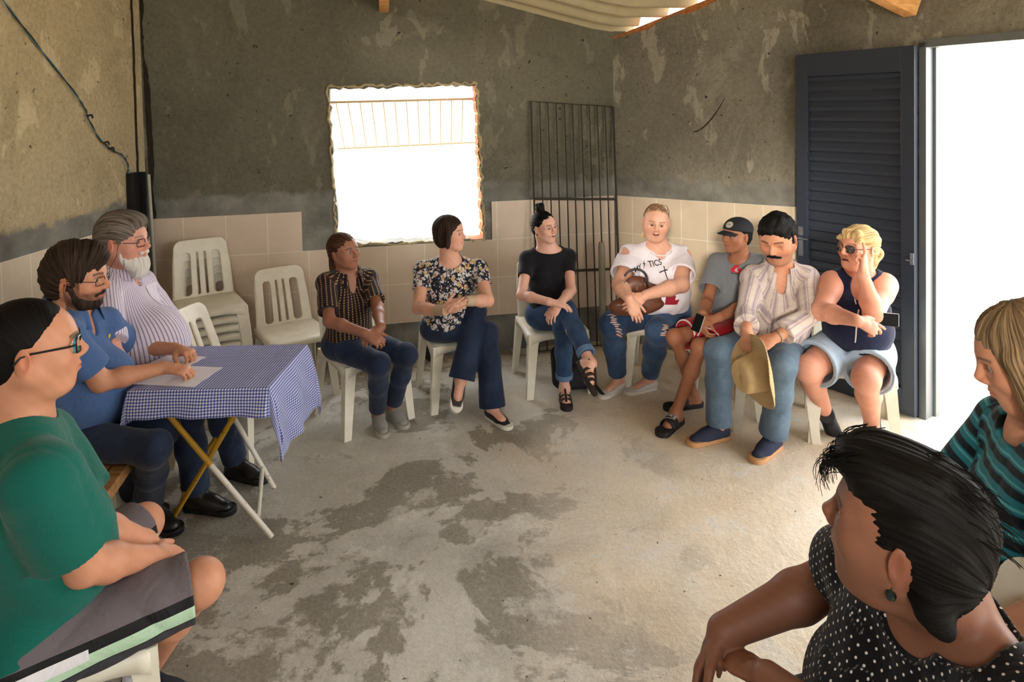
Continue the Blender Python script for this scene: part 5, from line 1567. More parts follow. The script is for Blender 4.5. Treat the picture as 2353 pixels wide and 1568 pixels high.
# joint positions of each seated figure, metres
JOINTS = {
    'p4': {'pel': (-1.009, 3.878, 0.520), 'neck': (-1.011, 3.898, 0.915), 'head': (-1.015, 3.868, 1.067), 'sR': (-1.106, 3.798, 0.902), 'sL': (-0.901, 3.978, 0.876), 'eR': (-1.036, 3.593, 0.741), 'wR': (-0.819, 3.497, 0.701), 'eL': (-0.803, 3.770, 0.755), 'wL': (-0.741, 3.542, 0.718), 'kR': (-0.783, 3.671, 0.460), 'kL': (-0.645, 3.782, 0.470), 'aR': (-0.845, 3.889, 0.090), 'aL': (-0.771, 3.973, 0.090), 'tR': (-0.804, 3.793, 0.030), 'tL': (-0.710, 3.892, 0.030)},
    'p5': {'pel': (-0.449, 4.127, 0.520), 'neck': (-0.414, 4.127, 0.928), 'head': (-0.405, 4.107, 1.115), 'sR': (-0.578, 4.097, 0.888), 'sL': (-0.231, 4.157, 0.878), 'eR': (-0.588, 3.911, 0.707), 'wR': (-0.421, 3.755, 0.736), 'eL': (-0.169, 3.954, 0.729), 'wL': (-0.279, 3.761, 0.788), 'kL': (-0.253, 4.091, 0.620), 'kR': (-0.180, 4.047, 0.500), 'aL': (-0.340, 3.931, 0.257), 'aR': (-0.155, 3.936, 0.100), 'tL': (-0.334, 3.802, 0.181), 'tR': (-0.099, 3.866, 0.030)},
    'p6': {'pel': (0.216, 4.332, 0.520), 'neck': (0.225, 4.352, 0.941), 'head': (0.203, 4.322, 1.105), 'sR': (0.086, 4.322, 0.895), 'sL': (0.361, 4.382, 0.890), 'eR': (0.041, 4.129, 0.711), 'wR': (0.207, 3.970, 0.711), 'eL': (0.361, 4.189, 0.716), 'wL': (0.275, 3.987, 0.696), 'kR': (0.326, 4.135, 0.600), 'kL': (0.301, 4.125, 0.500), 'aR': (0.440, 3.820, 0.381), 'aL': (0.308, 4.191, 0.100), 'tR': (0.504, 3.702, 0.316), 'tL': (0.310, 3.996, 0.030)},
    'p7': {'pel': (0.969, 4.308, 0.530), 'neck': (0.955, 4.328, 0.958), 'head': (0.937, 4.288, 1.129), 'sR': (0.774, 4.308, 0.902), 'sL': (1.114, 4.328, 0.884), 'eR': (0.662, 4.100, 0.771), 'wR': (0.683, 3.883, 0.743), 'eL': (1.052, 4.094, 0.765), 'wL': (0.792, 3.930, 0.753), 'kR': (0.616, 4.165, 0.500), 'kL': (0.898, 4.074, 0.480), 'aR': (0.675, 4.307, 0.090), 'aL': (0.885, 4.311, 0.090), 'tR': (0.613, 4.252, 0.030), 'tL': (0.778, 4.271, 0.030)},
    'p8': {'pel': (1.333, 3.972, 0.520), 'neck': (1.406, 4.032, 0.917), 'head': (1.367, 3.992, 1.091), 'sR': (1.290, 4.112, 0.892), 'sL': (1.503, 3.932, 0.914), 'eR': (1.168, 3.934, 0.713), 'wR': (1.077, 3.713, 0.694), 'eL': (1.350, 3.806, 0.716), 'wL': (1.154, 3.671, 0.691), 'kR': (0.944, 3.849, 0.520), 'kL': (1.045, 3.680, 0.520), 'aR': (1.104, 4.050, 0.100), 'aL': (0.939, 3.819, 0.100), 'tR': (0.977, 4.026, 0.030), 'tL': (0.780, 3.653, 0.030)},
    'p9': {'pel': (1.480, 3.711, 0.530), 'neck': (1.529, 3.731, 0.937), 'head': (1.490, 3.671, 1.132), 'sR': (1.386, 3.761, 0.887), 'sL': (1.656, 3.681, 0.902), 'eR': (1.256, 3.541, 0.750), 'wR': (1.183, 3.313, 0.743), 'eL': (1.563, 3.441, 0.769), 'wL': (1.341, 3.328, 0.696), 'kR': (1.119, 3.583, 0.530), 'kL': (1.394, 3.383, 0.530), 'aR': (1.137, 3.639, 0.100), 'aL': (1.393, 3.514, 0.100), 'tR': (1.014, 3.605, 0.030), 'tL': (1.296, 3.437, 0.030)},
    'p10': {'pel': (1.863, 3.555, 0.530), 'neck': (1.899, 3.575, 0.954), 'head': (1.856, 3.505, 1.110), 'sR': (1.770, 3.605, 0.896), 'sL': (2.004, 3.515, 0.903), 'eR': (1.607, 3.396, 0.805), 'wR': (1.662, 3.154, 0.833), 'eL': (1.829, 3.305, 0.809), 'wL': (1.738, 3.234, 1.031), 'kR': (1.553, 3.442, 0.480), 'kL': (1.798, 3.320, 0.470), 'aR': (1.761, 3.675, 0.120), 'aL': (1.979, 3.594, 0.100), 'tR': (1.794, 3.584, -0.020), 'tL': (1.925, 3.512, 0.030)},
    'p3': {'pel': (-1.910, 3.240, 0.540), 'neck': (-1.969, 3.220, 1.135), 'head': (-1.905, 3.170, 1.290), 'sR': (-1.955, 3.070, 1.069), 'sL': (-1.942, 3.340, 1.042), 'eR': (-1.839, 2.915, 0.867), 'wR': (-1.800, 2.980, 0.660), 'eL': (-1.860, 3.440, 0.800), 'wL': (-1.680, 3.280, 0.660), 'kR': (-1.540, 3.000, 0.500), 'kL': (-1.500, 3.200, 0.500), 'aR': (-1.550, 3.080, 0.100), 'aL': (-1.480, 3.360, 0.100), 'tR': (-1.420, 3.060, 0.030), 'tL': (-1.360, 3.320, 0.030)},
    'p2': {'pel': (-1.930, 2.800, 0.550), 'neck': (-1.903, 2.760, 1.062), 'head': (-1.856, 2.750, 1.217), 'sR': (-1.807, 2.590, 1.021), 'sL': (-1.855, 2.910, 0.974), 'eR': (-1.728, 2.677, 0.800), 'wR': (-1.544, 2.814, 0.800), 'eL': (-1.887, 3.124, 0.780), 'wL': (-1.624, 3.072, 0.790), 'kR': (-1.506, 2.652, 0.530), 'kL': (-1.561, 2.827, 0.520), 'aR': (-1.731, 2.987, 0.110), 'aL': (-1.887, 3.079, 0.110), 'tR': (-1.613, 2.932, 0.040), 'tL': (-1.821, 3.070, 0.040)},
    'p1': {'pel': (-1.319, 1.709, 0.520), 'neck': (-1.322, 1.709, 1.101), 'head': (-1.283, 1.709, 1.287), 'sR': (-1.160, 1.559, 1.020), 'sL': (-1.389, 1.879, 0.962), 'eR': (-1.127, 1.654, 0.740), 'wR': (-1.067, 1.842, 0.630), 'eL': (-1.209, 1.781, 0.760), 'wL': (-1.118, 1.910, 0.630), 'kR': (-0.930, 1.856, 0.540), 'kL': (-1.266, 2.150, 0.530), 'aR': (-1.225, 2.034, 0.100), 'aL': (-1.488, 2.252, 0.100), 'tR': (-1.117, 2.030, 0.030), 'tL': (-1.387, 2.335, 0.030)},
    'p12': {'pel': (0.880, 1.340, 0.520), 'neck': (0.790, 1.190, 0.975), 'head': (0.676, 1.130, 1.139), 'sR': (0.770, 1.440, 0.855), 'sL': (0.830, 0.990, 0.900), 'eR': (0.771, 1.560, 0.736), 'wR': (0.474, 1.500, 0.658), 'eL': (0.660, 1.120, 0.680), 'wL': (0.530, 1.370, 0.655), 'kR': (0.440, 1.420, 0.500), 'kL': (0.440, 1.160, 0.500), 'aR': (0.420, 1.480, 0.100), 'aL': (0.400, 1.200, 0.100), 'tR': (0.280, 1.500, 0.030), 'tL': (0.260, 1.220, 0.030)},
    'p11': {'pel': (1.420, 1.660, 0.520), 'neck': (1.343, 1.660, 1.030), 'head': (1.300, 1.640, 1.237), 'sR': (1.400, 1.840, 0.970), 'sL': (1.280, 1.460, 0.970), 'eR': (1.300, 1.920, 0.720), 'wR': (1.080, 1.840, 0.640), 'eL': (1.240, 1.400, 0.760), 'wL': (1.040, 1.500, 0.640), 'kR': (0.980, 1.800, 0.520), 'kL': (0.980, 1.560, 0.520), 'aR': (0.970, 1.800, 0.100), 'aL': (0.970, 1.560, 0.100), 'tR': (0.830, 1.820, 0.030), 'tL': (0.830, 1.550, 0.030)},
}

# ------------------------------------------------------------------ cast
SK_FAIR = srgb(226, 172, 146); SK_MED = srgb(206, 146, 114); SK_TAN = srgb(166, 112, 84); SK_DARK = srgb(150, 102, 80); SK_RED = srgb(224, 160, 134)
HB = hair_mat('black_hair', (0.002, 0.0018, 0.0018), (0.009, 0.007, 0.006), 0.55); HD = hair_mat('dark_brown_hair', (0.010, 0.006, 0.004), (0.06, 0.036, 0.024))
HGREY = hair_mat('greying_hair', srgb(58, 50, 44), srgb(142, 130, 118)); HBLOND = hair_mat('blonde_hair', srgb(150, 112, 66), srgb(238, 210, 156))
HMIX = hair_mat('dark_blonde_streaked_hair', srgb(66, 50, 36), srgb(166, 138, 102)); HPULL = hair_mat('light_brown_hair', srgb(138, 108, 82), srgb(198, 164, 132))
HWHITE = hair_mat('white_beard_hair', srgb(190, 182, 170), srgb(240, 236, 228)); HRED = hair_mat('sunlit_brown_hair', (0.014, 0.008, 0.006), srgb(96, 62, 42))
BLK = (0.01, 0.008, 0.007)
DEN_D = cloth_mat('dark_blue_denim', srgb(26, 36, 58), 'denim', c2=srgb(52, 70, 100)); DEN_M = cloth_mat('mid_blue_denim', srgb(34, 58, 92), 'denim', c2=srgb(88, 118, 152))
DEN_L = cloth_mat('faded_blue_denim', srgb(82, 102, 122), 'denim', c2=srgb(140, 164, 182)); DEN_P = cloth_mat('pale_denim', srgb(168, 190, 212), 'denim', c2=srgb(206, 220, 232))
M_lace = simple('dark_lace', srgb(30, 36, 60), 0.8)
def px_dir(*a): return np.array(a, float)
down = px_dir(0, 0, -1)

# --- woman in the brown patterned shirt
r4 = person('p4', dict(label='woman in a brown checked short-sleeved shirt and dark jeans, hands clasped in her lap', yaw=36, hyaw=58, hpitch=6, hroll=6, hs=0.92, s=0.90,
    skin=SK_DARK, g=0.88, belly=0.02, bust=0.85, arm=0.84, leg=0.90, smile=0.8, fat=0.1, nose=1.1, browcol=BLK, eyes=0.4, age=1.0,
    handR=dict(D=px_dir(.8, -.2, -.35), N=px_dir(-.1, .6, -.7), curl=(40, 45, 30)), handL=dict(D=px_dir(-.55, -.5, -.45), N=px_dir(-.3, .4, -.8), curl=(30, 40, 30)),
    shirt=dict(mat=cloth_mat('brown_woven_check', srgb(34, 22, 22), 'checks', c2=srgb(60, 36, 40), c3=srgb(170, 142, 92)), sleeve=0.78, sr=0.064, flare=0.012, hem=-0.03, e=0.014, seed=3, neck=[((0, 0.04, 0.03), (0.060, 0.075, 0.050)), ((0, 0.09, -0.02), (0.026, 0.05, 0.07))]),
    pants=dict(mat=DEN_D, kind='long', hem=0.90, hemr=0.052, e=0.010),
    shoes=('closed', (simple('grey_knit', srgb(150, 148, 142), 0.9, bumps=(120, 0.6, 0.004)), simple('grey_rubber', srgb(168, 162, 150), 0.8), M_lace)), shoescale=1.0,
    hair=[short_hair(HRED, 0.010, 0.045, seed=2, amp=0.002, lump=0.001), dict(name='hair_length', mat=HRED, comb='down', amp=0.004, lump=0.004, freq=60, res=0.004,
        add=[('e', (0, -0.070, -0.040), (0.060, 0.034, 0.080), 0.03), ('c', (-0.030, -0.070, -0.06), (-0.075, -0.055, -0.165), 0.030, 0.020, 0.03), ('c', (0.03, -0.06, -0.07), (0.078, -0.02, -0.150), 0.028, 0.022, 0.03)])]))
collar(r4['CF'], r4['shirt'], r4['shirt'].data.materials[0], (0.060, 0.066, 0.005, -0.012, 1.0), 0.05, root=r4['root'])
# rolled bracelet on the left wrist
def ring(c, ax_, r, rr, mat, name, root, n=24):
    ax_ = unit(ax_); u = unit(np.cross(ax_, [0.3, 0.2, 1])); w = np.cross(ax_, u)
    mb = MB(); mb.tube([tuple(np.asarray(c) + (u * math.cos(a) + w * math.sin(a)) * r) for a in np.linspace(0, 2 * PI, n, endpoint=False)], rr, 8, closed=True)
    return at_root(mb.build(name, mat, smooth=True), root)

# --- woman in the floral blouse
FLOR = cloth_mat('floral_print', srgb(28, 30, 42), 'floral', spots=[(26, 0.42, srgb(206, 200, 196)), (44, 0.30, srgb(60, 70, 84)), (15, 0.26, srgb(196, 160, 104)), (60, 0.26, srgb(226, 220, 214)), (33, 0.20, srgb(150, 112, 110)), (52, 0.22, srgb(24, 26, 38))])
r5 = person('p5', dict(label='woman with a dark bob, floral blouse and flared jeans, in front of the window', yaw=14, hyaw=72, hpitch=3, hs=0.93, s=0.92,
    skin=SK_FAIR, g=0.92, belly=0.02, bust=0.95, arm=0.92, leg=0.94, smile=0.3, browcol=(0.10, 0.06, 0.04), nose=1.0, fat=0.2,
    handR=dict(D=px_dir(.8, -.3, .30), N=px_dir(.2, .8, .3), curl=(12, 15, 10)), handL=dict(D=px_dir(-.85, -.25, -.05), N=px_dir(-.2, .3, -.8), curl=(20, 28, 18)),
    airL=True,
    shirt=dict(mat=FLOR, name='blouse', sleeve=0.52, sr=0.062, hem=0.0, e=0.011, seed=5, fold=0.003, neck=[((0, 0.045, 0.035), (0.074, 0.085, 0.058))]),
    pants=dict(mat=DEN_D, kind='long', hem=1.0, hemr=0.082, e=0.010),
    shoes=('slip_on', (simple('black_leather', (0.012, 0.012, 0.014), 0.3, 0.5), M_rub_white, M_lace)), shoescale=0.98,
    hair=[dict(name='hair', mat=HD, comb='down', amp=0.0016, freq=90, res=0.0032,
        add=[('e', (0, -0.018, 0.036), (0.091, 0.108, 0.098), 0.03), ('e', (0, -0.035, -0.030), (0.088, 0.075, 0.070), 0.04), ('c', (-0.080, 0.018, 0.02), (-0.074, 0.012, -0.070), 0.022, 0.018, 0.02), ('c', (0.080, 0.018, 0.02), (0.074, 0.012, -0.070), 0.022, 0.018, 0.02)],
        sub=[('e', (0, 0.098, -0.025), (0.072, 0.062, 0.094), 0.012), ('e', (0, 0.05, -0.100), (0.085, 0.07, 0.070), 0.01)], cuts=[((0, 0, -0.090), (0, 0, -1))])]))
mb = MB(); c5 = r5['CF']
M_lace_w = simple('white_lace_trim', srgb(220, 216, 208), 0.9)
o = None
for q, nm in (('R', -1), ('L', 1)):
    a = r5['J']['w' + q]; ax_ = a - r5['J']['e' + q]
    P = [Cap(a - unit(ax_) * 0.050, a + unit(ax_) * 0.020, 0.033, 0.0295, 0.01)]
    mesh_obj('wrist_brace', [Group(P, [(a + unit(ax_) * 0.03, unit(ax_)), (a - unit(ax_) * 0.06, -unit(ax_))], disp=folds(9, 0.001, 80))], simple('beige_bandage', srgb(190, 164, 136), 0.9, bumps=(200, 0.5, 0.003)), r5['root'], 0.004)

# --- woman with the bun
r6 = person('p6', dict(label='woman with a black top bun, glasses and a black boat-neck top, legs crossed', yaw=14, hyaw=42, hpitch=2, hroll=3, hs=0.88, s=0.90,
    skin=srgb(230, 180, 158), g=0.84, belly=0.0, bust=0.75, arm=0.80, leg=0.86, smile=1.0, open=0.6, browcol=BLK, nose=0.95, w=0.97,
    handR=dict(D=px_dir(.95, -.1, -.2), N=px_dir(0, .1, -1), curl=(15, 20, 15)), handL=dict(D=px_dir(-.5, -.4, -.5), N=px_dir(0, .3, -1), curl=(25, 30, 20)),
    airR=True, bare=True,
    shirt=dict(mat=cloth_mat('black_jersey', srgb(20, 20, 26), 'plain'), sleeve=0.50, sr=0.060, hem=-0.01, e=0.010, seed=6, fold=0.0035, neck=[((0, 0.030, 0.040), (0.105, 0.080, 0.058))]),
    pants=dict(mat=DEN_M, kind='long', hem=0.83, hemr=0.052, e=0.012, lt=1.0, fold=0.003),
    shoes=('sandal', (simple('brown_strap_leather', srgb(46, 34, 28), 0.6, bumps=(60, 0.4, 0.004)), simple('dark_footbed', srgb(36, 28, 24), 0.7), M_lace)), shoescale=0.98,
    glasses=dict(mat=simple('thin_gold_wire', srgb(190, 150, 110), 0.3, 0.5, 0.9), w=0.024, h=0.020, rnd=1.0, r=0.0011),
    hair=[short_hair(HB, 0.008, 0.060, seed=4, amp=0.0016), dict(name='hair_bun', mat=HB, comb='side', amp=0.004, lump=0.005, freq=60, res=0.003,
        add=[('e', (0, -0.040, 0.148), (0.036, 0.036, 0.032), 0.01), ('e', (0.008, -0.030, 0.168), (0.020, 0.024, 0.018), 0.01), ('e', (0, -0.030, 0.122), (0.030, 0.034, 0.020), 0.01)])]))
rnd = random.Random(3)
strands(r6['H'], 'stray_hair', r6['root'], HB, [((rnd.uniform(-.03, .03), -0.04 + rnd.uniform(-.03, .03), 0.15), (rnd.uniform(-.07, .07), -0.05 + rnd.uniform(-.05, .03), 0.20), (rnd.uniform(-.06, .06), -0.04 + rnd.uniform(-.06, .04), 0.16)) for _ in range(34)] +
        [((sx * 0.03, -0.08, -0.03), (sx * 0.04, -0.09, -0.08), (sx * 0.03 + rnd.uniform(-.02, .02), -0.08, -0.13)) for sx in (-1, 1) for _ in range(8)], rnd, 0.0010)
for q in 'RL':   # turned-up cuffs
    A, d_, n_, fl, sd = r6['feet'][q]; K = r6['J']['k' + q]; a_ = unit(A - K); en = K + (A - K) * 0.83
    mesh_obj('rolled_cuff', [Group([Cap(en - a_ * 0.045, en + a_ * 0.02, 0.057, 0.057, 0.01)], [(en, a_), (en - a_ * 0.035, -a_)], disp=folds(3, 0.0015, 60))], simple('pale_denim_inside', srgb(92, 122, 156), 0.9), r6['root'], 0.005)
ears = [at_root(mb.build('earring', simple('dark_stud', srgb(60, 44, 36), 0.4)), r6['root']) for mb in [(lambda m: (m.lathe([(0.0001, -0.007), (0.006, -0.004), (0.007, 0.0), (0.006, 0.004), (0.0001, 0.007)], 12, c=r6['H'].p(-0.078, -0.004, -0.040)), m)[1])(MB())]]

# --- woman in the white printed T-shirt
WHITE_T = cloth_mat('white_jersey', srgb(232, 226, 234), 'plain')
r7 = person('p7', dict(label='smiling woman in a white cold-shoulder T-shirt and ripped jeans hugging a brown handbag', yaw=-8, hyaw=-8, hpitch=-6, hroll=-6, hs=0.98, s=0.95,
    skin=SK_FAIR, g=1.12, belly=0.07, bust=1.35, arm=1.22, leg=1.15, smile=1.3, open=1.0, browcol=(0.20, 0.12, 0.08), fat=0.9, w=1.03, nose=1.1, neckr=1.15, eyes=0.45, age=1.2,
    handR=dict(D=px_dir(.35, -.3, -.85), N=px_dir(0, .9, -.3), curl=(20, 25, 20)), handL=dict(D=px_dir(-.8, -.15, -.5), N=px_dir(-.1, .9, -.4), curl=(14, 18, 14)),
    shirt=dict(mat=WHITE_T, sleeve=0.66, sr=0.070, flare=0.012, hem=-0.04, e=0.013, seed=8, neck=[((0, 0.05, 0.03), (0.088, 0.09, 0.058)), ((-0.005, 0.14, -0.004), (0.050, 0.10, 0.066))],
        holes=[('R', (-0.048, 0.025, 0.012), (0.046, 0.075, 0.066)), ('L', (0.048, 0.025, 0.012), (0.046, 0.075, 0.066))], cold=((0.048, 0.025, 0.012), (0.046, 0.075, 0.066))),
    pants=dict(mat=cloth_mat('ripped_blue_denim', srgb(40, 62, 96), 'denim', c2=srgb(96, 126, 160)), kind='long', hem=0.90, hemr=0.056, e=0.010, lt=1.02),
    shoes=('slip_on', (simple('white_canvas', srgb(214, 206, 200), 0.9), M_rub_white, M_lace)), shoescale=0.98,
    glasses=dict(mat=simple('red_tortoise_frame', srgb(110, 40, 26), 0.3, 0.5), w=0.027, h=0.019, rnd=0.3, up=0.052, tilt=0.75, r=0.0020, name='pushed_up_glasses', fr=0.112),
    hair=[short_hair(HPULL, 0.0065, 0.060, seed=5, amp=0.0007), dict(name='hair_tail', mat=HBLOND, comb='down', amp=0.002, freq=60, res=0.004, add=[('c', (-0.055, -0.075, 0.0), (-0.072, -0.065, -0.12), 0.018, 0.010, 0.02)])]))
D7 = px_dir(0, 1, 0)
mb = MB(); c7 = r7['CF']
mb.tube([tuple(c7.p(0.078 * math.sin(a), 0.052 + 0.074 * math.cos(a), -0.006 - 0.030 * math.cos(a))) for a in np.linspace(-1.25, 1.25, 18)], 0.0045, 8)
o = at_root(mb.build('neck_strap', WHITE_T, smooth=True), r7['root']); set_attr(o.data, 'pat', np.zeros((len(o.data.vertices), 3)))
M_print = simple('black_print', srgb(26, 24, 28), 0.8); M_redp = simple('red_print', srgb(150, 24, 44), 0.8)


UX, UZ = px_dir(1, 0, 0), px_dir(0, 0, 1)
def lean(a): return px_dir(math.cos(a), 0, math.sin(a)), px_dir(-math.sin(a), 0, math.cos(a))
u_, v_ = lean(0.14)
org = px_dir(0.858, 4.0, 0.873)
decal(r7['shirt'], text_poly('MY', 0.044), org + u_ * -0.070 + v_ * -0.016, u_, v_, D7, M_print, 'shirt_lettering', label='black lettering MY')
decal(r7['shirt'], text_poly('TICS', 0.044), org + u_ * 0.052 + v_ * -0.014, u_, v_, D7, M_print, 'shirt_lettering', label='black lettering TICS')
bolt = [(0.016, 0.030), (-0.010, 0.002), (0.001, 0.004), (-0.016, -0.026), (0.012, 0.008), (0.002, 0.007)]
decal(r7['shirt'], outline_poly(bolt), org + u_ * -0.018, u_, v_, D7, M_print, 'lightning_bolt')
cross = [(-.035, -.003), (.0, .001), (.002, -.045), (.008, -.045), (.007, .002), (.022, .003), (.022, .009), (.008, .008), (.009, .028), (.003, .028), (.002, .007), (-.035, .003)]
decal(r7['shirt'], outline_poly(cross), px_dir(0.962, 4.0, 0.835), u_, v_, D7, M_print, 'cross_print')
decal(r7['shirt'], outline_poly([(-.05, .055), (.012, .045), (.006, .018), (.036, .020), (.02, -.012), (-.06, -.01)]), px_dir(1.00, 4.0, 0.655), UX, UZ, D7, M_redp, 'red_print')
# ripped patches on the jeans, thread by thread
M_rip = simple('frayed_white_threads', srgb(216, 196, 190), 0.95); M_skinp = simple('skin_through_rips', SK_FAIR, 0.6)
rnd = random.Random(5)
def rips(rr_, c, w, h, n, U, Vv, D):
    for i in range(n):
        y = -h / 2 + h * i / max(1, n - 1); ww = w * (0.5 + 0.5 * rnd.random()) / 2; dx = rnd.uniform(-.2, .2) * w
        a = 0.0035; pts = [(dx - ww, y), (dx - ww * 0.4, y + a), (dx + ww * 0.5, y + a * 1.2), (dx + ww, y + 0.001), (dx + ww * 0.3, y - a), (dx - ww * 0.6, y - a * 1.1)]
        decal(rr_['pants'], outline_poly(pts, 0.02), c, U, Vv, D, M_rip if i % 3 else M_skinp, 'denim_rip', off=0.002)
uk, vk = lean(-0.35)
D_rip = unit(px_dir(0.05, 0.75, -0.66)); 
rips(r7, px_dir(0.620, 3.95, 0.655), 0.060, 0.115, 11, UX, unit(px_dir(-0.3, 0.5, 0.8)), D_rip)
rips(r7, px_dir(0.915, 3.90, 0.600), 0.055, 0.060, 7, UX, unit(px_dir(0.1, 0.5, 0.8)), D_rip)
rips(r7, px_dir(0.985, 4.0, 0.700), 0.060, 0.035, 4, UX, unit(px_dir(0.1, 0.5, 0.8)), D_rip)

# brown leather handbag hugged on the lap
M_leather = simple('brown_leather', srgb(104, 60, 40), 0.42, 0.5, bumps=(30, 0.35, 0.006)); M_dleather = simple('dark_leather_trim', srgb(38, 26, 24), 0.4, 0.5)
M_brass = simple('polished_buckle', srgb(220, 200, 170), 0.2, 0.5, 1.0)
bag = empty('handbag', (0.77, 4.06, 0.58), 0, 'brown leather handbag with dark handles held on the lap of the woman in white', 'handbag')
BM = Fr((0.765, 4.075, 0.700), px_dir(1, 0.05, 0.14), px_dir(0.05, -1, -0.1), px_dir(-0.12, -0.1, 1))
P = [BM.ell((0.0, 0, -0.068), (0.168, 0.050, 0.050), 0.03), BM.ell((-0.115, 0.012, -0.030), (0.070, 0.040, 0.038), 0.03), BM.ell((0.0, 0, 0.055), (0.088, 0.036, 0.082), 0.04), BM.ell((0.095, -0.01, 0.005), (0.07, 0.036, 0.060), 0.04)]
mesh_obj('bag_body', [Group(P, disp=folds(21, 0.005, 30))], M_leather, bag, 0.005)
def arcp(F, cx, cz, r, a0, a1, f, n=16, rz=1.0): return [tuple(F.p(cx + r * math.cos(a), f, cz + r * rz * math.sin(a))) for a in np.linspace(a0, a1, n)]
mb = MB(); mb.tube(arcp(BM, -0.015, 0.085, 0.078, PI * 0.86, PI * 2.14, 0.062), 0.0075, 8); at_root(mb.build('handle', M_dleather, smooth=True), bag)
mb = MB(); mb.tube(arcp(BM, 0.01, 0.085, 0.078, -0.2, PI + 0.2, -0.045), 0.0075, 8); at_root(mb.build('handle', M_dleather, smooth=True), bag)
for x_, z_ in ((-0.078, 0.118), (0.056, 0.125)):
    mb = MB(); mb.box(tuple(BM.p(x_, 0.060, z_)), (0.026, 0.014, 0.034)); at_root(mb.build('buckle', M_brass if x_ < 0 else M_dleather, bevel=0.003), bag)
mb = MB(); mb.tube([tuple(BM.p(0.0, 0.058, 0.10)), tuple(BM.p(-0.008, 0.066, 0.07)), tuple(BM.p(-0.006, 0.068, 0.045))], [0.004, 0.003, 0.006], 8); at_root(mb.build('zip_pull', M_brass, smooth=True), bag)

# --- young man in the black cap
GREY_T = cloth_mat('grey_jersey', srgb(120, 124, 130), 'plain')
RED_S = cloth_mat('red_sports_fabric', srgb(172, 20, 34), 'plain', rough=0.6)
r8 = person('p8', dict(label='young man in a black cap, grey T-shirt and red shorts with a phone', yaw=-42, hyaw=-64, hpitch=2, hs=0.90, s=0.94,
    skin=SK_TAN, g=0.88, arm=0.84, leg=0.80, browcol=BLK, nose=1.0, w=0.98, jaw=-0.004, lips=srgb(150, 84, 76), eyes=0.55, neckr=0.9, bare=True,
    handR=dict(D=px_dir(-.15, -.55, -.75), N=px_dir(.8, -.1, -.2), curl=(35, 40, 30)), handL=dict(D=px_dir(-.9, -.15, -.2), N=px_dir(0, .3, -.9), curl=(40, 45, 30)),
    shirt=dict(mat=GREY_T, sleeve=0.74, sr=0.072, flare=0.022, hem=-0.05, e=0.018, seed=9, fold=0.0055, ffreq=26, neck=[((0, 0.035, 0.030), (0.070, 0.082, 0.062))]),
    pants=dict(mat=RED_S, name='shorts', kind='shorts', hem=0.80, hemr=0.108, e=0.022, lt=1.0, seed=12, fold=0.006, slant=0.1),
    shoes=('slide', (simple('black_slide_strap', (0.012, 0.012, 0.014), 0.5), simple('black_foam_sole', (0.012, 0.012, 0.013), 0.7), M_lace)), shoescale=1.04,
    hair=[short_hair(HB, 0.007, 0.040, seed=6)]))
H = r8['H']
M_cap = simple('black_cap_twill', (0.012, 0.013, 0.018), 0.8, bumps=(250, 0.4, 0.002))
P = [H.ell((0, -0.016, 0.046), (0.0905, 0.108, 0.082), 0.02)]
cap_ = mesh_obj('cap', [Group(P, [(H.p(0, 0, 0.038), H.v(0, 0.10, -1))])], M_cap, r8['root'], 0.004)
mb = MB(); rows = []
for j, t in enumerate((0, 1)):
    for i in range(17):
        a = -1.05 + 2.1 * i / 16; rr_ = 0.085 if t == 0 else 0.085 + 0.072 * math.cos(a * 0.9)
        rows.append(H.p(math.sin(a) * (0.072 + 0.013 * t), -0.012 + (0.080 * math.cos(a) if t == 0 else 0.094 * math.cos(a) + 0.072 * math.cos(a) ** 0.7), 0.044 - 0.022 * t - 0.010 * (1 - math.cos(a)) * 2))
mb.add(rows, [(i, i + 1, 18 + i, 17 + i) for i in range(16)])
br_ = mb.build('cap_brim', M_cap, smooth=True); so = br_.modifiers.new('t', 'SOLIDIFY'); so.thickness = 0.004; so.offset = 0
at_root(br_, r8['root']); br_.parent = cap_; br_.matrix_parent_inverse = Matrix()
M_emb = simple('pale_embroidery', srgb(176, 170, 158), 0.9)
Dc = -H.v(0, 0.9, 0.35); oc = H.p(0.012, 0.10, 0.092)
decal(cap_, outline_poly([(0.024 * math.cos(a), 0.022 * math.sin(a)) for a in np.linspace(0, 2 * PI, 20, endpoint=False)]), oc, H.v(1, 0, 0), H.v(0, -0.35, 0.9), unit(Dc), M_emb, 'cap_badge', label='pale round embroidered badge')
decal(cap_, outline_poly([(x, y * 0.8) for x, y in [(-0.017, -0.003), (-0.008, 0.003), (0, 0.0), (0.008, 0.003), (0.017, -0.003), (0.008, -0.001), (0, -0.004), (-0.008, -0.001)]]), oc, H.v(1, 0, 0), H.v(0, -0.35, 0.9), unit(Dc), M_cap, 'badge_line', off=0.0035)
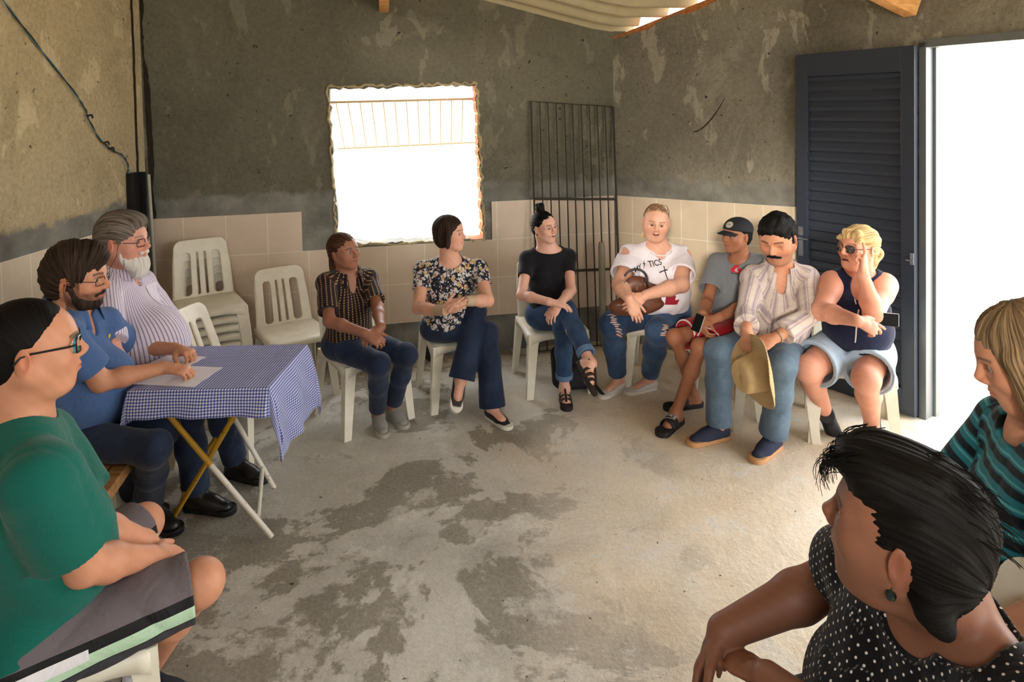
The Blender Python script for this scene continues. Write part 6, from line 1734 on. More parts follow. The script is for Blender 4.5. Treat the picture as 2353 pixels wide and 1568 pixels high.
# red crest print
u8 = unit(px_dir(0.78, -0.55, -0.06)); v8 = unit(px_dir(0.05, -0.05, 1)); D8 = unit(px_dir(0.45, 0.88, 0))
hill = [(-.036, -.02), (-.036, -.006), (-.024, .012), (-.012, .022), (0, .027), (.012, .022), (.008, .010), (-.004, .004), (.006, .004), (.02, .012), (.034, -.002), (.038, -.02)]
o8 = px_dir(1.268, 3.78, 0.895) - D8 * 0.1
decal(r8['shirt'], outline_poly(hill), o8, u8, v8, D8, simple('red_crest', srgb(196, 32, 52), 0.8), 'red_crest_print')
decal(r8['shirt'], outline_poly([(-.033, -.029), (-.033, -.023), (.035, -.023), (.035, -.029)]), o8, u8, v8, D8, simple('dark_grey_print', srgb(70, 60, 66), 0.8), 'small_dark_print')
decal(r8['shirt'], outline_poly([(-.014, -.012), (-.008, .004), (.004, .012), (.0, .002), (.004, -.006), (.012, -.014)]), o8, u8, v8, D8, simple('pale_print', srgb(176, 176, 182), 0.8), 'crest_highlight', off=0.0032)
# white piping of the shorts
for q, sd in (('R', -1), ('L', 1)):
    hip = r8['J']['pel'] + r8['lat'] * sd * 0.082 * 0.88; K = r8['J']['k' + q]; a_ = unit(K - hip); en = hip + (K - hip) * 0.80; nn = unit(a_ + v3(0, 0, 0.1))
    mesh_obj('hem_piping', [Group([Cap(hip, en + a_ * 0.03, 0.084 * 0.8 + 0.0235, 0.108 * 0.8 + 0.0015, 0.03), Cap(en - a_ * 0.05, en + a_ * 0.06, 0.108 * 0.8 - 0.005, 0.108 * 0.8 - 0.003, 0.002, 'sub')], [(en + nn * 0.001, nn), (en - nn * 0.010, -nn)], disp=folds(12, 0.006, 30))], simple('white_piping', srgb(224, 214, 210), 0.9), r8['root'], 0.004)
# NIKE word and swoosh on the near slide strap
A, d_, n_, fl, sd = r8['feet']['L']
st = [c for c in r8['soles']['L'][0].children if c.name.startswith('strap')][0]
So = np.cross(d_, n_)
ok = r8['soles']['L'][1] + d_ * 0.082 + n_ * 0.085
M_wp = simple('white_logo_print', srgb(232, 230, 226), 0.8)
Dn = unit(-n_ * 0.95 - d_ * 0.3)
us = unit(-So if (-So) @ px_dir(1, 0, 0) > 0 else So); vs_ = unit(-d_)
decal(st, text_poly('NIKE', 0.030), ok + vs_ * 0.010, us, vs_, Dn, M_wp, 'slide_lettering', off=0.0045, label='white lettering NIKE')
sw = [(-0.034, 0.010), (-0.030, 0.000), (-0.020, -0.004), (0.036, 0.008), (-0.018, -0.013), (-0.034, -0.012), (-0.040, -0.002)]
decal(st, outline_poly(sw), ok + vs_ * -0.002, us, vs_, Dn, M_wp, 'swoosh_mark', off=0.0045)

def phone(loc, M3, w, h, t, label, name='mobile_phone', case=None):
    a_ = unit(M3[0]); b_ = unit(np.asarray(M3[1]) - a_ * (a_ @ M3[1])); c_ = np.cross(a_, b_); c_ = c_ if c_ @ np.asarray(M3[2]) > 0 else -c_; M3 = (a_, b_, c_)
    r = empty(name, tuple(loc), 0, label, 'phone')
    mesh_obj('phone_case', [Group([Box(loc, (w / 2, h / 2, t / 2), np.array([unit(M3[0]), unit(M3[1]), unit(M3[2])]), 0.004)])], case or M_blackp, r, 0.0018)
    mb = MB(); n3 = unit(M3[2]); u3 = unit(M3[0]); w3_ = unit(M3[1]); o_ = np.array(loc) + n3 * (t / 2 + 0.0016)
    mb.add([tuple(o_ + u3 * a * w * 0.475 + w3_ * b_ * h * 0.48) for a, b_ in ((-1, -1), (1, -1), (1, 1), (-1, 1))], [(0, 1, 2, 3)])
    at_root(mb.build('screen', simple('dark_screen', (0.004, 0.004, 0.005), 0.4, 0.15)), r)
phone((1.012, 3.585, 0.690), (px_dir(.55, -.70, -.1), px_dir(.35, .2, .9), px_dir(-.6, -.75, .3)), 0.056, 0.100, 0.010, 'dark phone with a pale edge held by the young man in red shorts', case=simple('pale_phone_case', srgb(150, 146, 140), 0.3, 0.5))

# --- man with the moustache and straw hat
LINEN = cloth_mat('striped_linen', srgb(204, 190, 182), 'stripes', bands=[(0.052, 0.24, srgb(160, 146, 152), 0.0), (0.052, 0.06, srgb(128, 112, 122), 0.28), (0.026, 0.10, srgb(178, 164, 164), 0.1)], soft=0.05, wrinkle=0.7, wscale=16)
r9 = person('p9', dict(label='moustached man in a striped linen shirt and faded jeans looking down at his straw hat', yaw=-20, hyaw=-40, hpitch=-20, hroll=2, hs=1.11, s=1.0,
    skin=SK_MED, g=1.02, belly=0.07, arm=0.98, leg=0.98, fat=0.5, browcol=BLK, browth=0.0046, nose=1.35, eyes=-1, noeyes=True, age=1.3, w=1.04, jaw=0.003, lips=srgb(176, 110, 96), neckr=1.1, stubble=(srgb(120, 90, 76), 0.35),
    handR=dict(D=px_dir(.05, -.15, -1), N=px_dir(.3, .9, 0), curl=(30, 45, 30)), handL=dict(D=px_dir(-.85, -.1, -.35), N=px_dir(-.1, .5, -.8), curl=(25, 40, 25)),
    shirt=dict(mat=LINEN, sleeve=1.80, sr=0.066, flare=0.018, hem=-0.06, e=0.020, seed=13, fold=0.0062, ffreq=30, neck=[((0, 0.035, 0.035), (0.066, 0.080, 0.055)), ((0, 0.10, -0.040), (0.030, 0.06, 0.085))]),
    pants=dict(mat=DEN_L, kind='long', hem=0.96, hemr=0.074, e=0.014, seed=14, fold=0.006),
    shoes=('sneaker', (simple('navy_canvas', srgb(44, 50, 72), 0.9, bumps=(200, 0.4, 0.003)), simple('gum_sole', srgb(196, 146, 100), 0.8, bumps=(40, 0.4, 0.004)), M_lace)), shoescale=1.02,
    hair=[short_hair(HB, 0.014, 0.070, seed=8, amp=0.002, lump=0.005, vol=0.006),
          *[dict(name='sideburn', mat=HB, comb='down', amp=0.001, res=0.003, add=[('c', (sx * 0.0815, 0.016, 0.050), (sx * 0.0800, 0.012, -0.006), 0.0085, 0.006, 0.01)]) for sx in (-1, 1)],
          dict(name='moustache', mat=HB, comb='back', amp=0.0012, freq=120, res=0.0025, add=[('c', (0.002, 0.1000, -0.043), (0.032, 0.084, -0.056), 0.0086, 0.0052, 0.004), ('c', (-0.002, 0.1000, -0.043), (-0.032, 0.084, -0.056), 0.0086, 0.0052, 0.004)])]))
collar(r9['CF'], r9['shirt'], LINEN, (0.066, 0.070, 0.005, -0.006, 1.1), 0.06, root=r9['root'])
# wristwatch
Wl = r9['J']['wL']; axl = Wl - r9['J']['eL']
w_ = ring(Wl - unit(axl) * 0.004, axl, 0.0345, 0.0045, simple('steel_bracelet', srgb(190, 190, 186), 0.25, 0.5, 1.0), 'wristwatch', r9['root'])
# straw hat
M_straw, nt, b = new_mat('woven_straw', 0.75, 0.3)
rv = coords(nt, attr='pat'); sp = nt.nodes.new('ShaderNodeSeparateXYZ'); nt.links.new(rv, sp.inputs[0])
wv = mth(nt, 'SINE', mth(nt, 'MULTIPLY', sp.outputs[1], 1700)); w2 = mth(nt, 'SINE', mth(nt, 'MULTIPLY', sp.outputs[0], 620))
c = mix(nt, mth(nt, 'MULTIPLY', mth(nt, 'ADD', mth(nt, 'MULTIPLY', wv, w2), 1.0), 0.5), srgb(186, 148, 96), srgb(232, 206, 158))
nt.links.new(c, b.inputs['Base Color']); bump(nt, b, mth(nt, 'ADD', wv, mth(nt, 'MULTIPLY', w2, 0.6)), 0.5, 0.003)
ha = unit(px_dir(-0.93, -0.34, -0.10)); hu = unit(px_dir(0.10, 0.12, 1) - ha * (ha @ px_dir(0.10, 0.12, 1))); hl = np.cross(hu, ha)
HC = px_dir(1.215, 3.24, 0.555)
prof = []
for t in np.linspace(0, 1, 40):
    if t < 0.16: r_, z_ = 0.055 * t / 0.16, 0.118 + 0.006 * math.sin(t / 0.16 * PI)
    elif t < 0.25: q_ = (t - 0.16) / 0.09; r_, z_ = 0.055 + 0.026 * math.sin(q_ * PI / 2), 0.118 - 0.026 * (1 - math.cos(q_ * PI / 2))
    elif t < 0.48: q_ = (t - 0.25) / 0.23; r_, z_ = 0.081 + 0.010 * q_, 0.092 - 0.092 * q_
    else: q_ = (t - 0.48) / 0.52; r_, z_ = 0.091 + 0.084 * q_, -0.002 + 0.014 * q_ * q_
    prof.append((r_, z_, t))
nn_ = 72; V = []; PT = []
for r_, z_, t in prof:
    for k in range(nn_):
        a = 2 * PI * k / nn_; x = r_ * 0.90 * math.cos(a); y = r_ * math.sin(a) * 1.05
        z = z_
        if t > 0.48:
            q_ = (t - 0.48) / 0.52; z += 0.055 * q_ ** 1.6 * abs(math.cos(a)) ** 2.2 * (1 if math.cos(a) > 0 else 0.55) - 0.02 * q_ * abs(math.sin(a)) + 0.003 * math.sin(t * 95)
        elif t < 0.25: z -= 0.022 * math.exp(-(x / 0.016) ** 2) * math.exp(-(y / 0.055) ** 2)
        V.append(HC + hl * x + hu * y + ha * z); PT.append((a * 0.1, t * 0.33, 0))
F_ = [(i * nn_ + k, i * nn_ + (k + 1) % nn_, (i + 1) * nn_ + (k + 1) % nn_, (i + 1) * nn_ + k) for i in range(len(prof) - 1) for k in range(nn_)]
me = mesh_np('straw_hat', V, F_); set_attr(me, 'pat', PT)
ho = link('straw_hat', me, M_straw); so = ho.modifiers.new('t', 'SOLIDIFY'); so.thickness = 0.003; so.offset = 0
tag(ho, 'wide-brimmed woven straw hat held between the knees of the moustached man', 'hat')

# --- blonde woman in the navy tank top
NAVY = cloth_mat('navy_jersey', srgb(26, 32, 60), 'plain')
r10 = person('p10', dict(label='blonde woman in a navy tank top and pale denim shorts, finger raised to her cheek', yaw=-18, hyaw=-70, hpitch=4, hroll=0, hs=1.00, s=0.98,
    skin=SK_RED, g=1.10, belly=0.065, bust=1.15, arm=1.22, leg=1.22, fat=0.6, age=1.2, browcol=(0.25, 0.15, 0.09), nose=1.05, open=0.7, smile=-0.1, neckr=1.15,
    handR=dict(D=px_dir(.90, -.1, -.40), N=px_dir(.2, .7, -.6), curl=(45, 50, 30), point={0: (12, 10, 8), 1: (25, 25, 15)}), handL=dict(D=px_dir(.10, .06, 1), N=px_dir(-.75, .6, 0), curl=(70, 85, 50), point={0: (6, 8, 5)}, thumb=(0.5, 40)),
    shirt=dict(mat=NAVY, name='tank_top', sleeve=0.0, vest=True, hem=-0.045, e=0.011, seed=16, fold=0.004, neck=[((0, 0.045, 0.035), (0.085, 0.095, 0.058)), ((0, 0.12, -0.05), (0.052, 0.080, 0.080))]),
    pants=dict(mat=DEN_P, name='denim_shorts', kind='shorts', hem=0.76, hemr=0.098, e=0.014, seed=17, slant=0.1),
    shoes=('boot', (simple('black_neoprene', (0.014, 0.014, 0.016), 0.6, bumps=(50, 0.4, 0.004)), simple('black_sole', (0.012, 0.012, 0.012), 0.7), M_lace)), shoescale=1.0, airR=True,
    glasses=dict(mat=M_blackp, w=0.026, h=0.020, rnd=0.7, lens=M_mirror_lens, r=0.0018),
    hair=[dict(name='hair', mat=HBLOND, comb='back', amp=0.0028, lump=0.0015, freq=70, res=0.0034, seed=3,
        add=[('e', (0, -0.020, 0.038), (0.087, 0.104, 0.090), 0.03), ('c', (0.045, 0.058, 0.088), (-0.054, 0.078, 0.052), 0.019, 0.014, 0.02), ('c', (-0.02, 0.068, 0.086), (0.060, 0.058, 0.048), 0.017, 0.012, 0.02), ('e', (0, -0.07, -0.02), (0.060, 0.040, 0.060), 0.03)],
        sub=[('e', (0, 0.098, -0.036), (0.078, 0.060, 0.083), 0.008), ('e', (0.0, 0.035, -0.072), (0.11, 0.050, 0.070), 0.012)] + [('e', (sx * 0.084, -0.008, -0.012), (0.022, 0.024, 0.036), 0.008) for sx in (-1, 1)]),
        dict(name='ponytail', mat=HBLOND, comb='down', amp=0.004, lump=0.003, freq=60, res=0.0034, add=[('c', (0.0, -0.105, 0.03), (0.01, -0.135, -0.03), 0.022, 0.026, 0.02), ('c', (0.01, -0.135, -0.03), (0.005, -0.110, -0.115), 0.026, 0.010, 0.02)])]))
for q, sd in (('R', -1), ('L', 1)):
    hip = r10['J']['pel'] + r10['lat'] * sd * 0.082 * 1.16; K = r10['J']['k' + q]; a_ = unit(K - hip); en = hip + (K - hip) * 0.76; nn = unit(a_ + v3(0, 0, 0.1))
    mesh_obj('turned_hem', [Group([Cap(hip, en + a_ * 0.03, 0.084 * 1.22 + 0.019, 0.098 * 1.22 + 0.006, 0.03), Cap(en - a_ * 0.05, en + a_ * 0.06, 0.098 * 1.22 - 0.006, 0.098 * 1.22 - 0.002, 0.002, 'sub')], [(en + nn * 0.004, nn), (en - nn * 0.030, -nn)], disp=folds(17, 0.005, 30))], DEN_P, r10['root'], 0.005)
M_rope = simple('white_rope_print', srgb(214, 210, 208), 0.9)
D10 = unit(px_dir(0.3, 0.95, 0))
loop_ = [(0.010 * math.cos(a), 0.024 * math.sin(a)) for a in np.linspace(-0.9, PI + 0.9, 16)]
ol = [(x * 1.35, z * 1.18) for x, z in loop_] + [(x * 0.65, z * 0.82) for x, z in reversed(loop_)]
decal(r10['shirt'], outline_poly(ol), px_dir(1.742, 3.2, 0.845), unit(px_dir(1, -0.3, 0)), UZ, D10, M_rope, 'rope_print')
sl = [(0.028, 0.10), (0.012, 0.06), (0.004, 0.0), (0.0, -0.06), (0.006, -0.06), (0.011, 0.0), (0.019, 0.058), (0.035, 0.098)]
decal(r10['shirt'], outline_poly(sl), px_dir(1.695, 3.15, 0.705), unit(px_dir(1, -0.3, 0)), UZ, D10, M_rope, 'rope_print')
ring(r10['H'].p(0.079, -0.006, -0.036), (0, 1, 0), 0.006, 0.0015, M_brass, 'earring', r10['root'], 12)
phone((1.862, 3.262, 0.800), (px_dir(.97, -.2, -.05), px_dir(.05, .1, .97), px_dir(-.2, -.95, .1)), 0.130, 0.066, 0.010, 'black phone with a white edge tucked under the blonde woman\'s elbow', case=simple('white_phone_edge', srgb(214, 210, 206), 0.3, 0.5))

# --- bearded man at the table
STR3 = cloth_mat('lilac_striped_cotton', srgb(220, 210, 222), 'stripes', bands=[(0.011, 0.26, srgb(128, 108, 142), 0.0)], soft=0.10, wrinkle=0.45)
r3 = person('p3', dict(label='white-bearded man with glasses in a lilac striped shirt beside the table', yaw=66, hyaw=92, hpitch=-2, hs=1.08, s=1.0,
    skin=srgb(216, 156, 134), g=1.08, belly=0.10, arm=1.1, leg=1.0, fat=0.7, age=1.2, browcol=srgb(130, 110, 96), nose=1.3, w=1.03, neckr=1.2, ruddy=1.2, eyes=0.4,
    handR=dict(D=px_dir(.6, -.2, -.5), N=px_dir(0, 0, -1)), handL=dict(D=px_dir(.6, -.4, -.4), N=px_dir(0, 0, -1)),
    shirt=dict(mat=STR3, sleeve=0.95, sr=0.068, flare=0.012, hem=-0.02, e=0.014, seed=19, fold=0.0045, solid=True, neck=[((0, 0.035, 0.035), (0.072, 0.085, 0.055)), ((0, 0.10, -0.030), (0.026, 0.06, 0.06))]),
    pants=dict(mat=DEN_D, kind='long', hem=0.95, hemr=0.060, e=0.012),
    shoes=('boot', (simple('black_shoe_leather', (0.014, 0.013, 0.013), 0.35, 0.5), M_blackp, M_lace)),
    glasses=dict(mat=simple('dark_red_frame', srgb(54, 24, 24), 0.3, 0.5), w=0.0245, h=0.0165, rnd=0.15, r=0.0017),
    hair=[short_hair(HGREY, 0.016, 0.066, seed=10, amp=0.0022, vol=0.010, side=0.02),
          dict(name='beard', mat=HWHITE, comb='down', amp=0.0028, lump=0.002, freq=80, res=0.0035, add=[('e', (0, 0.058, -0.095), (0.048, 0.046, 0.052), 0.03), ('e', (0, 0.066, -0.128), (0.036, 0.034, 0.042), 0.03), ('c', (0.066, 0.008, -0.030), (0.040, 0.050, -0.100), 0.017, 0.024, 0.02), ('c', (-0.066, 0.008, -0.030), (-0.040, 0.050, -0.100), 0.017, 0.024, 0.02), ('c', (-0.026, 0.088, -0.048), (0.026, 0.088, -0.048), 0.010, 0.010, 0.01)],
               sub=[('e', (0, 0.105, -0.058), (0.022, 0.018, 0.007), 0.006)])]))
collar(r3['CF'], r3['shirt'], STR3, (0.072, 0.076, 0.005, -0.004, 1.15), 0.05, root=r3['root'])
mb = MB(); Hh = r3['H']; mb.tube([tuple(Hh.p(*p)) for p in ((-0.079, 0.02, 0.006), (-0.082, 0.012, -0.05), (-0.070, -0.02, -0.10), (-0.03, -0.07, -0.13))], 0.0012, 6)
at_root(mb.build('glasses_cord', simple('dark_cord', srgb(60, 30, 26), 0.7), smooth=True), r3['root'])
decal(r3['shirt'], outline_poly([(-.05, .05), (.05, .045), (.048, -.055), (0, -.066), (-.048, -.05)], 0.02), r3['CF'].p(0.075, 0.3, -0.15), r3['CF'].v(1, 0, 0), r3['CF'].v(0, 0, 1), r3['CF'].v(0, -1, 0), STR3, 'chest_pocket', off=0.003)

# --- man in the blue polo shirt writing at the table
POLO = cloth_mat('blue_pique', srgb(72, 100, 146), 'plain')
r2 = person('p2', dict(label='dark-bearded man with glasses in a blue polo shirt writing at the table', yaw=85, hyaw=100, hpitch=-6, hroll=0, hs=1.12, s=1.02,
    skin=SK_MED, g=1.08, belly=0.08, arm=1.02, leg=0.95, fat=0.3, browcol=BLK, browth=0.005, nose=1.15, stubble=(srgb(44, 28, 22), 0.93), neckr=1.08, res=0.0055, hres=0.0024, hdres=0.0034,
    handR=dict(D=px_dir(.88, .12, -.15), N=px_dir(0, .1, -1), curl=(42, 50, 30)), handL=dict(D=px_dir(.85, -.35, -.05), N=px_dir(.05, -.2, -1), curl=(45, 52, 32)),
    shirt=dict(mat=POLO, name='polo_shirt', sleeve=0.72, sr=0.066, flare=0.016, hem=-0.03, e=0.013, seed=22, fold=0.005, solid=True, neck=[((0, 0.035, 0.035), (0.068, 0.080, 0.055)), ((0, 0.10, -0.030), (0.018, 0.06, 0.070))]),
    pants=dict(mat=DEN_D, kind='long', hem=0.93, hemr=0.062, e=0.012, seed=23),
    shoes=('boot', (simple('black_boot_leather', (0.016, 0.014, 0.014), 0.35, 0.5), M_blackp, M_lace)), shoescale=1.04,
    glasses=dict(mat=simple('dark_metal_frame', srgb(34, 30, 34), 0.3, 0.5, 0.6), w=0.0255, h=0.0155, rnd=0.15, r=0.0013),
    hair=[short_hair(HD, 0.017, 0.050, seed=12, amp=0.0030, lump=0.004, comb='side', vol=0.014, back=-0.075, res=0.003),
          dict(name='beard', mat=HD, comb='down', amp=0.0014, lump=0.001, freq=110, res=0.003, add=[('e', (0, 0.058, -0.086), (0.040, 0.034, 0.030), 0.02), ('c', (0.064, 0.002, -0.022), (0.038, 0.042, -0.084), 0.0195, 0.025, 0.02), ('c', (-0.064, 0.002, -0.022), (-0.038, 0.042, -0.084), 0.0195, 0.025, 0.02), ('c', (0.0, 0.0925, -0.0435), (0.030, 0.078, -0.052), 0.0085, 0.008, 0.008), ('c', (0.0, 0.0925, -0.0435), (-0.030, 0.078, -0.052), 0.0085, 0.008, 0.008)], sub=[('e', (0, 0.108, -0.060), (0.024, 0.030, 0.0065), 0.003)])]))
collar(r2['CF'], r2['shirt'], POLO, (0.070, 0.074, 0.005, -0.004, 1.15), 0.05, root=r2['root'])
M_yp = simple('yellow_embroidery', srgb(206, 186, 60), 0.8)
decal(r2['shirt'], outline_poly([(-.006, -.012), (-.008, .003), (0, .012), (.007, .004), (.004, -.004), (.008, -.012), (0, -.006)], 0.02), r2['CF'].p(0.075, 0.3, -0.135), r2['CF'].v(1, 0, 0), r2['CF'].v(0, 0, 1), r2['CF'].v(0, -1, 0), M_yp, 'chest_emblem')

# --- man in the green T-shirt, nearest on the left
GREEN = cloth_mat('green_jersey', srgb(14, 96, 84), 'plain', wrinkle=0.3)
m_sh, nt, b = new_mat('grey_sports_shorts', 0.7, 0.3)
pat = coords(nt, attr='pat'); sp = nt.nodes.new('ShaderNodeSeparateXYZ'); nt.links.new(pat, sp.inputs[0])
obn = coords(nt)
AR = mth(nt, 'ADD', mth(nt, 'MULTIPLY', sp.outputs[0], 5.0), 0.075)
c = ramp(nt, AR, [(0.0, srgb(104, 96, 100)), (0.50, srgb(22, 22, 24)), (0.60, srgb(184, 214, 184)), (0.735, srgb(22, 22, 24)), (0.75, srgb(60, 60, 66))], 'CONSTANT')
hipf = mth(nt, 'MULTIPLY', mth(nt, 'LESS_THAN', sp.outputs[1], 0.13), mth(nt, 'MULTIPLY', mth(nt, 'GREATER_THAN', AR, 0.56), mth(nt, 'LESS_THAN', AR, 0.66)))
c = mix(nt, hipf, c, srgb(226, 224, 228))
nt.links.new(c, b.inputs['Base Color']); bump(nt, b, noise(nt, obn, 14, 4, dist=1.2), 0.4, 0.02)
r1 = person('p1', dict(label='man in a green T-shirt, grey shorts and turquoise-rimmed glasses, nearest on the left', yaw=124, hyaw=126, hpitch=0, hroll=-1, hs=1.10, s=1.08,
    skin=SK_MED, g=1.10, belly=0.05, arm=1.20, leg=1.08, fat=0.9, browcol=BLK, nose=1.1, w=1.02, neckr=1.32, res=0.005, hres=0.0020, hdres=0.0034, lips=srgb(196, 120, 104), chestw=1.05,
    handR=dict(D=px_dir(.35, .55, -.5), N=px_dir(-.5, .3, -.6), curl=(25, 30, 20)), handL=dict(D=px_dir(.5, .1, -.6), N=px_dir(0, -.5, -.6), curl=(25, 30, 20)),
    shirt=dict(mat=GREEN, sleeve=0.70, sr=0.072, flare=0.020, hem=-0.05, e=0.016, seed=26, fold=0.0055, ffreq=24, neck=[((0, 0.032, 0.036), (0.090, 0.095, 0.055))]),
    pants=dict(mat=m_sh, name='shorts', kind='shorts', hem=0.93, hemr=0.086, e=0.012, seed=27, fold=0.006, slant=0.0),
    shoes=('sneaker', (simple('dark_trainer_mesh', (0.02, 0.022, 0.03), 0.8), M_rub_white, M_lace)), shoescale=1.05,
    glasses=dict(mat=M_blackp, w=0.027, h=0.019, rnd=0.2, r=0.0026, up=0.004, hw=1.04),
    hair=[short_hair(HB, 0.007, 0.058, seed=14, amp=0.0004, lump=0.0004, comb='side', back=-0.075, side=-0.01, res=0.0026)]))
M_teal = simple('turquoise_rim', srgb(40, 150, 170), 0.2, 0.6)
H = r1['H']
for sx in (-1, 1):
    mb = MB(); pts = []
    for i in range(28):
        a = 2 * PI * i / 28; e = 0.2 + 0.8 * 0.42; c_, s_ = math.cos(a), math.sin(a)
        xx = sx * 0.0325 + math.copysign(abs(c_) ** e, c_) * 0.0268; pts.append(tuple(H.p(xx, 0.0945 - 0.35 * max(0, abs(xx) - 0.03), 0.005 + math.copysign(abs(s_) ** e, s_) * 0.0188)))
    mb.tube(pts, 0.0030, 8, closed=True); at_root(mb.build('inner_rim', M_teal, smooth=True), r1['root'])
for q in 'RL':
    A, d_, n_, fl, sd = r1['feet'][q]
    mesh_obj('sock', [Group([Cap(A - n_ * 0.04, A + n_ * 0.055, 0.052, 0.048, 0.01)], [(A + n_ * 0.05, n_)], disp=folds(2, 0.001, 90))], simple('white_ribbed_sock', srgb(222, 220, 226), 0.95, bumps=(150, 0.6, 0.003)), r1['root'], 0.004)
# pale shoulder seam
mb = MB(); s0 = r1['J']['sR']; C_ = r1['CF']
# --- woman in the polka dot top, nearest on the right
DOT = cloth_mat('polka_dot_jersey', srgb(16, 16, 20), 'dots', c2=srgb(226, 222, 220), pitch=0.017, wrinkle=0.35)
r12 = person('p12', dict(label='woman with short black hair in a polka dot top, nearest on the right', yaw=-80, hyaw=-133, hpitch=6, hroll=0, hs=1.15, s=1.02,
    skin=srgb(136, 92, 72), g=1.16, belly=0.09, bust=1.3, wristp=1.0, arm=1.38, leg=1.05, fat=0.7, browcol=BLK, nose=1.15, neckr=1.25, res=0.005, hres=0.0018, hdres=0.0028, lips=srgb(150, 90, 80),  # skin tone darkened to carry the shadow on her face
    handR=dict(D=px_dir(-.55, -.12, -.75), N=px_dir(-.55, .1, -.6) * -1 + px_dir(0, 0, -0.2), curl=(22, 32, 22), s=1.05), handL=dict(D=px_dir(-.4, .75, -.2), N=px_dir(0, 0, -1), curl=(20, 30, 20), s=1.0),
    shirt=dict(mat=DOT, name='top', sleeve=0.42, sr=0.068, flare=0.010, hem=-0.02, e=0.012, seed=30, fold=0.0045, res=0.0045, tri=True, neck=[((0, 0.02, 0.030), (0.130, 0.135, 0.070)), ((0, 0.12, -0.01), (0.07, 0.09, 0.07))]),
    pants=dict(mat=simple('black_trousers', (0.02, 0.02, 0.022), 0.85), name='trousers', kind='long', hem=0.9, hemr=0.06, e=0.010),
    hair=[dict(name='hair', mat=HB, comb='back', amp=0.0022, lump=0.0030, freq=80, res=0.0024, seed=5,
        add=[('e', (0, -0.020, 0.040), (0.085, 0.098, 0.094), 0.03), ('e', (0, -0.050, -0.016), (0.072, 0.054, 0.074), 0.04), ('e', (0, 0.045, 0.092), (0.068, 0.060, 0.040), 0.04), ('c', (0.074, -0.058, -0.05), (0.052, -0.070, -0.078), 0.024, 0.016, 0.02), ('c', (-0.074, -0.058, -0.05), (-0.052, -0.070, -0.078), 0.026, 0.016, 0.02)],
        sub=[('e', (0, 0.108, -0.022), (0.080, 0.072, 0.090), 0.010), ('e', (0.0, 0.050, -0.082), (0.12, 0.070, 0.074), 0.012)] + [('e', (sx * 0.092, -0.006, -0.012), (0.022, 0.022, 0.034), 0.008) for sx in (-1, 1)])]))
H = r12['H']; rnd = random.Random(11); st = []
for i in range(150):      # curls over the forehead and loose ends along the outline
    x = rnd.uniform(-0.07, 0.07); a = rnd.uniform(0, 1)
    p0 = (x, 0.070 + rnd.uniform(-.02, .01), 0.108 + rnd.uniform(-.02, .02)); p1 = (x * 1.1, 0.118 + rnd.uniform(-.01, .018), 0.098 + rnd.uniform(-.02, .01)); p2 = (x * 1.1 + rnd.uniform(-.01, .01), 0.094 + rnd.uniform(0, .022), 0.050 + rnd.uniform(-.015, .03))
    st.append((p0, p1, p2))
for i in range(240):
    t = rnd.uniform(0, PI); l = rnd.uniform(-0.9, 0.9)
    n0 = np.array([l * 0.8, -math.cos(t) * 0.9 * 1.0, math.sin(t) * 0.95]); n0 /= np.linalg.norm(n0)
    c0 = np.array([0, -0.024, 0.040]); p0 = c0 + n0 * np.array([0.083, 0.097, 0.092]); tg_ = np.array([rnd.uniform(-.3, .3), -0.8, -0.45 if n0[1] < 0 else 0.1]) * rnd.uniform(0.02, 0.045)
    st.append((tuple(p0), tuple(p0 + tg_ * 0.5 + n0 * 0.007), tuple(p0 + tg_ + n0 * rnd.uniform(-0.004, 0.005))))
strands(H, 'loose_hair', r12['root'], HB, st, rnd, 0.0008, 7)
mb = MB(); mb.lathe([(0.0002, -0.010), (0.007, -0.006), (0.009, 0.0), (0.007, 0.006), (0.0002, 0.010)], 14, c=H.p(0.084, -0.008, -0.050)); mb.tube([tuple(H.p(0.084, -0.008, -0.042)), tuple(H.p(0.083, -0.008, -0.034))], 0.001, 6)
at_root(mb.build('earring', simple('black_bead', (0.01, 0.02, 0.02), 0.2, 0.6), smooth=True), r12['root'])

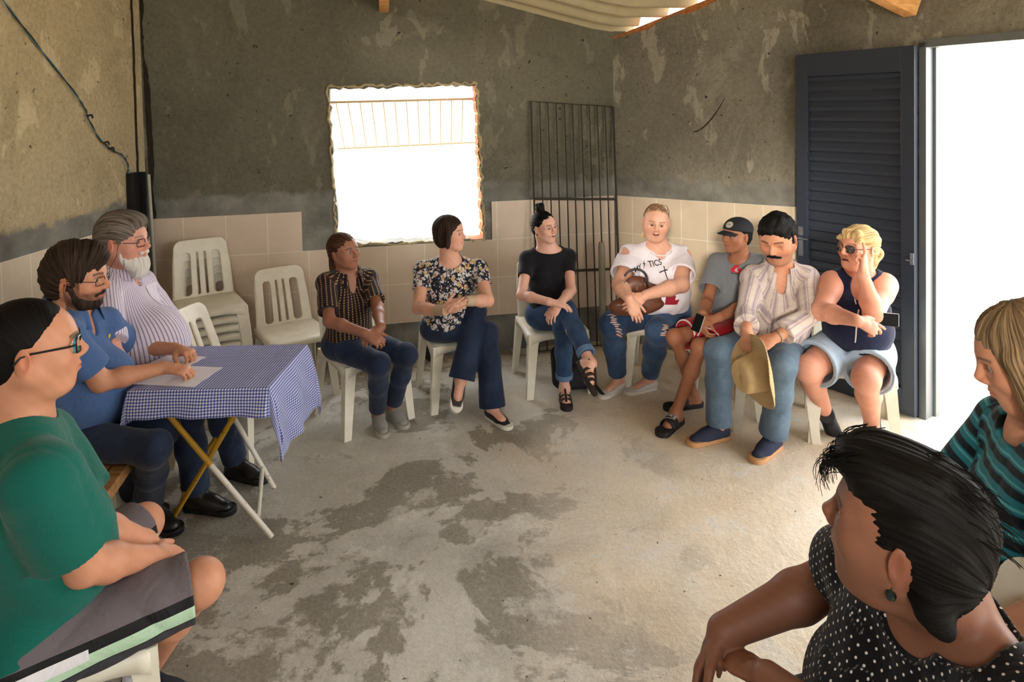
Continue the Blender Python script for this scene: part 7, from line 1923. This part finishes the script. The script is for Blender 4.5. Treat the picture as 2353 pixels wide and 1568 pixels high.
# --- woman in the striped teal top at the right edge
TEAL = cloth_mat('teal_stripes', srgb(14, 26, 34), 'stripes', bands=[(0.052, 0.56, srgb(36, 116, 128), 0.0), (0.052, 0.10, srgb(90, 170, 178), 0.1)], soft=0.04, horizontal=True)
r11 = person('p11', dict(label='woman with straight dark blonde hair in a teal striped top at the right edge', yaw=-92, hyaw=-116, hpitch=-20, hroll=0, hs=1.12, s=1.0,
    skin=SK_MED, g=1.1, belly=0.08, bust=1.1, arm=1.05, leg=1.0, fat=0.6, browcol=(0.15, 0.09, 0.06), eyes=0.2, neckr=1.1, res=0.006, hres=0.0024,
    handR=dict(D=px_dir(-.8, -.2, -.2), N=px_dir(0, 0, -1)), handL=dict(D=px_dir(-.8, .2, -.2), N=px_dir(0, 0, -1)),
    shirt=dict(mat=TEAL, name='top', sleeve=0.8, sr=0.072, flare=0.016, hem=-0.02, e=0.016, seed=33, fold=0.005, neck=[((0, 0.035, 0.035), (0.080, 0.085, 0.058))]),
    pants=dict(mat=DEN_D, kind='long', hem=0.9, hemr=0.06, e=0.010),
    hair=[dict(name='hair', mat=HMIX, comb='down', amp=0.0028, freq=80, res=0.003, seed=7,
        add=[('e', (0, -0.018, 0.036), (0.092, 0.108, 0.096), 0.03), ('e', (0, -0.035, -0.050), (0.090, 0.080, 0.10), 0.04), ('c', (-0.082, 0.030, 0.03), (-0.076, 0.034, -0.115), 0.024, 0.022, 0.02), ('c', (0.082, 0.030, 0.03), (0.076, 0.034, -0.115), 0.024, 0.022, 0.02)],
        sub=[('e', (0, 0.104, -0.020), (0.078, 0.064, 0.098), 0.012), ('e', (0, 0.090, -0.100), (0.070, 0.07, 0.070), 0.01)], cuts=[((0, 0, -0.135), (0, 0, -1))])]))

# ------------------------------------------------------------------ bags under and behind the chairs
M_bagblk = simple('black_nylon', (0.012, 0.012, 0.014), 0.75, 0.3, bumps=(25, 0.5, 0.01))
bp_ = empty('backpack', (0.36, 4.42, 0), 0, 'black backpack on the floor under the chair of the woman with the bun', 'backpack')
F_ = Fr((0.37, 4.36, 0.155), px_dir(1, 0.1, 0), px_dir(0.1, -1, 0.2), px_dir(0, 0.2, 1))
mesh_obj('bag_body', [Group([Box(F_.p(0, 0, -0.01), (0.135, 0.070, 0.140), F_.M, 0.055, 0.03), F_.ell((0, 0, 0.07), (0.115, 0.065, 0.10), 0.04), Box(F_.p(0, 0.070, -0.055), (0.105, 0.035, 0.075), F_.M, 0.03, 0.02)], [((0, 0, 0.004), (0, 0, -1))], disp=folds(40, 0.007, 22))], M_bagblk, bp_, 0.007)
mb = MB(); mb.tube([tuple(F_.p(0.10, 0.03, -0.06)), (0.56, 4.20, 0.02), (0.62, 4.22, 0.012), (0.68, 4.30, 0.012)], 0.012, 6); at_root(mb.build('strap', M_bagblk, smooth=True), bp_)
mb = MB(); mb.tube([tuple(F_.p(0.05, 0.095, 0.06)), tuple(F_.p(0.052, 0.10, 0.02))], 0.004, 6); at_root(mb.build('zip_pull', M_brass, smooth=True), bp_)
sb = empty('shoulder_bag', (-0.62, 4.55, 0.2), 0, 'black fabric bag hanging from the chair back of the woman in the floral blouse', 'bag')
F_ = Fr((-0.600, 4.50, 0.34), px_dir(0.95, 0.3, 0), px_dir(0.3, -0.95, 0), px_dir(0, 0, 1))
mesh_obj('bag_body', [Group([F_.ell((0, 0, -0.02), (0.075, 0.040, 0.175), 0.03), F_.ell((0.02, 0, 0.10), (0.055, 0.035, 0.09), 0.03)], disp=folds(41, 0.008, 24))], M_bagblk, sb, 0.007)
mb = MB(); mb.tube([tuple(F_.p(0.0, 0, 0.16)), (-0.53, 4.52, 0.62), (-0.50, 4.53, 0.70), (-0.50, 4.56, 0.58)], 0.008, 6); at_root(mb.build('strap', M_bagblk, smooth=True), sb)
mb = MB(); mb.tube([(1.262, 3.74, 0.004), (1.275, 3.76, 0.30)], 0.0045, 8)
tag(mb.build('thin_metal_rod', simple('bright_rod', srgb(190, 186, 176), 0.3, 0.5, 0.6), smooth=True), 'thin bright rod standing behind the straw hat beside the striped-shirt man\'s leg', 'rod')
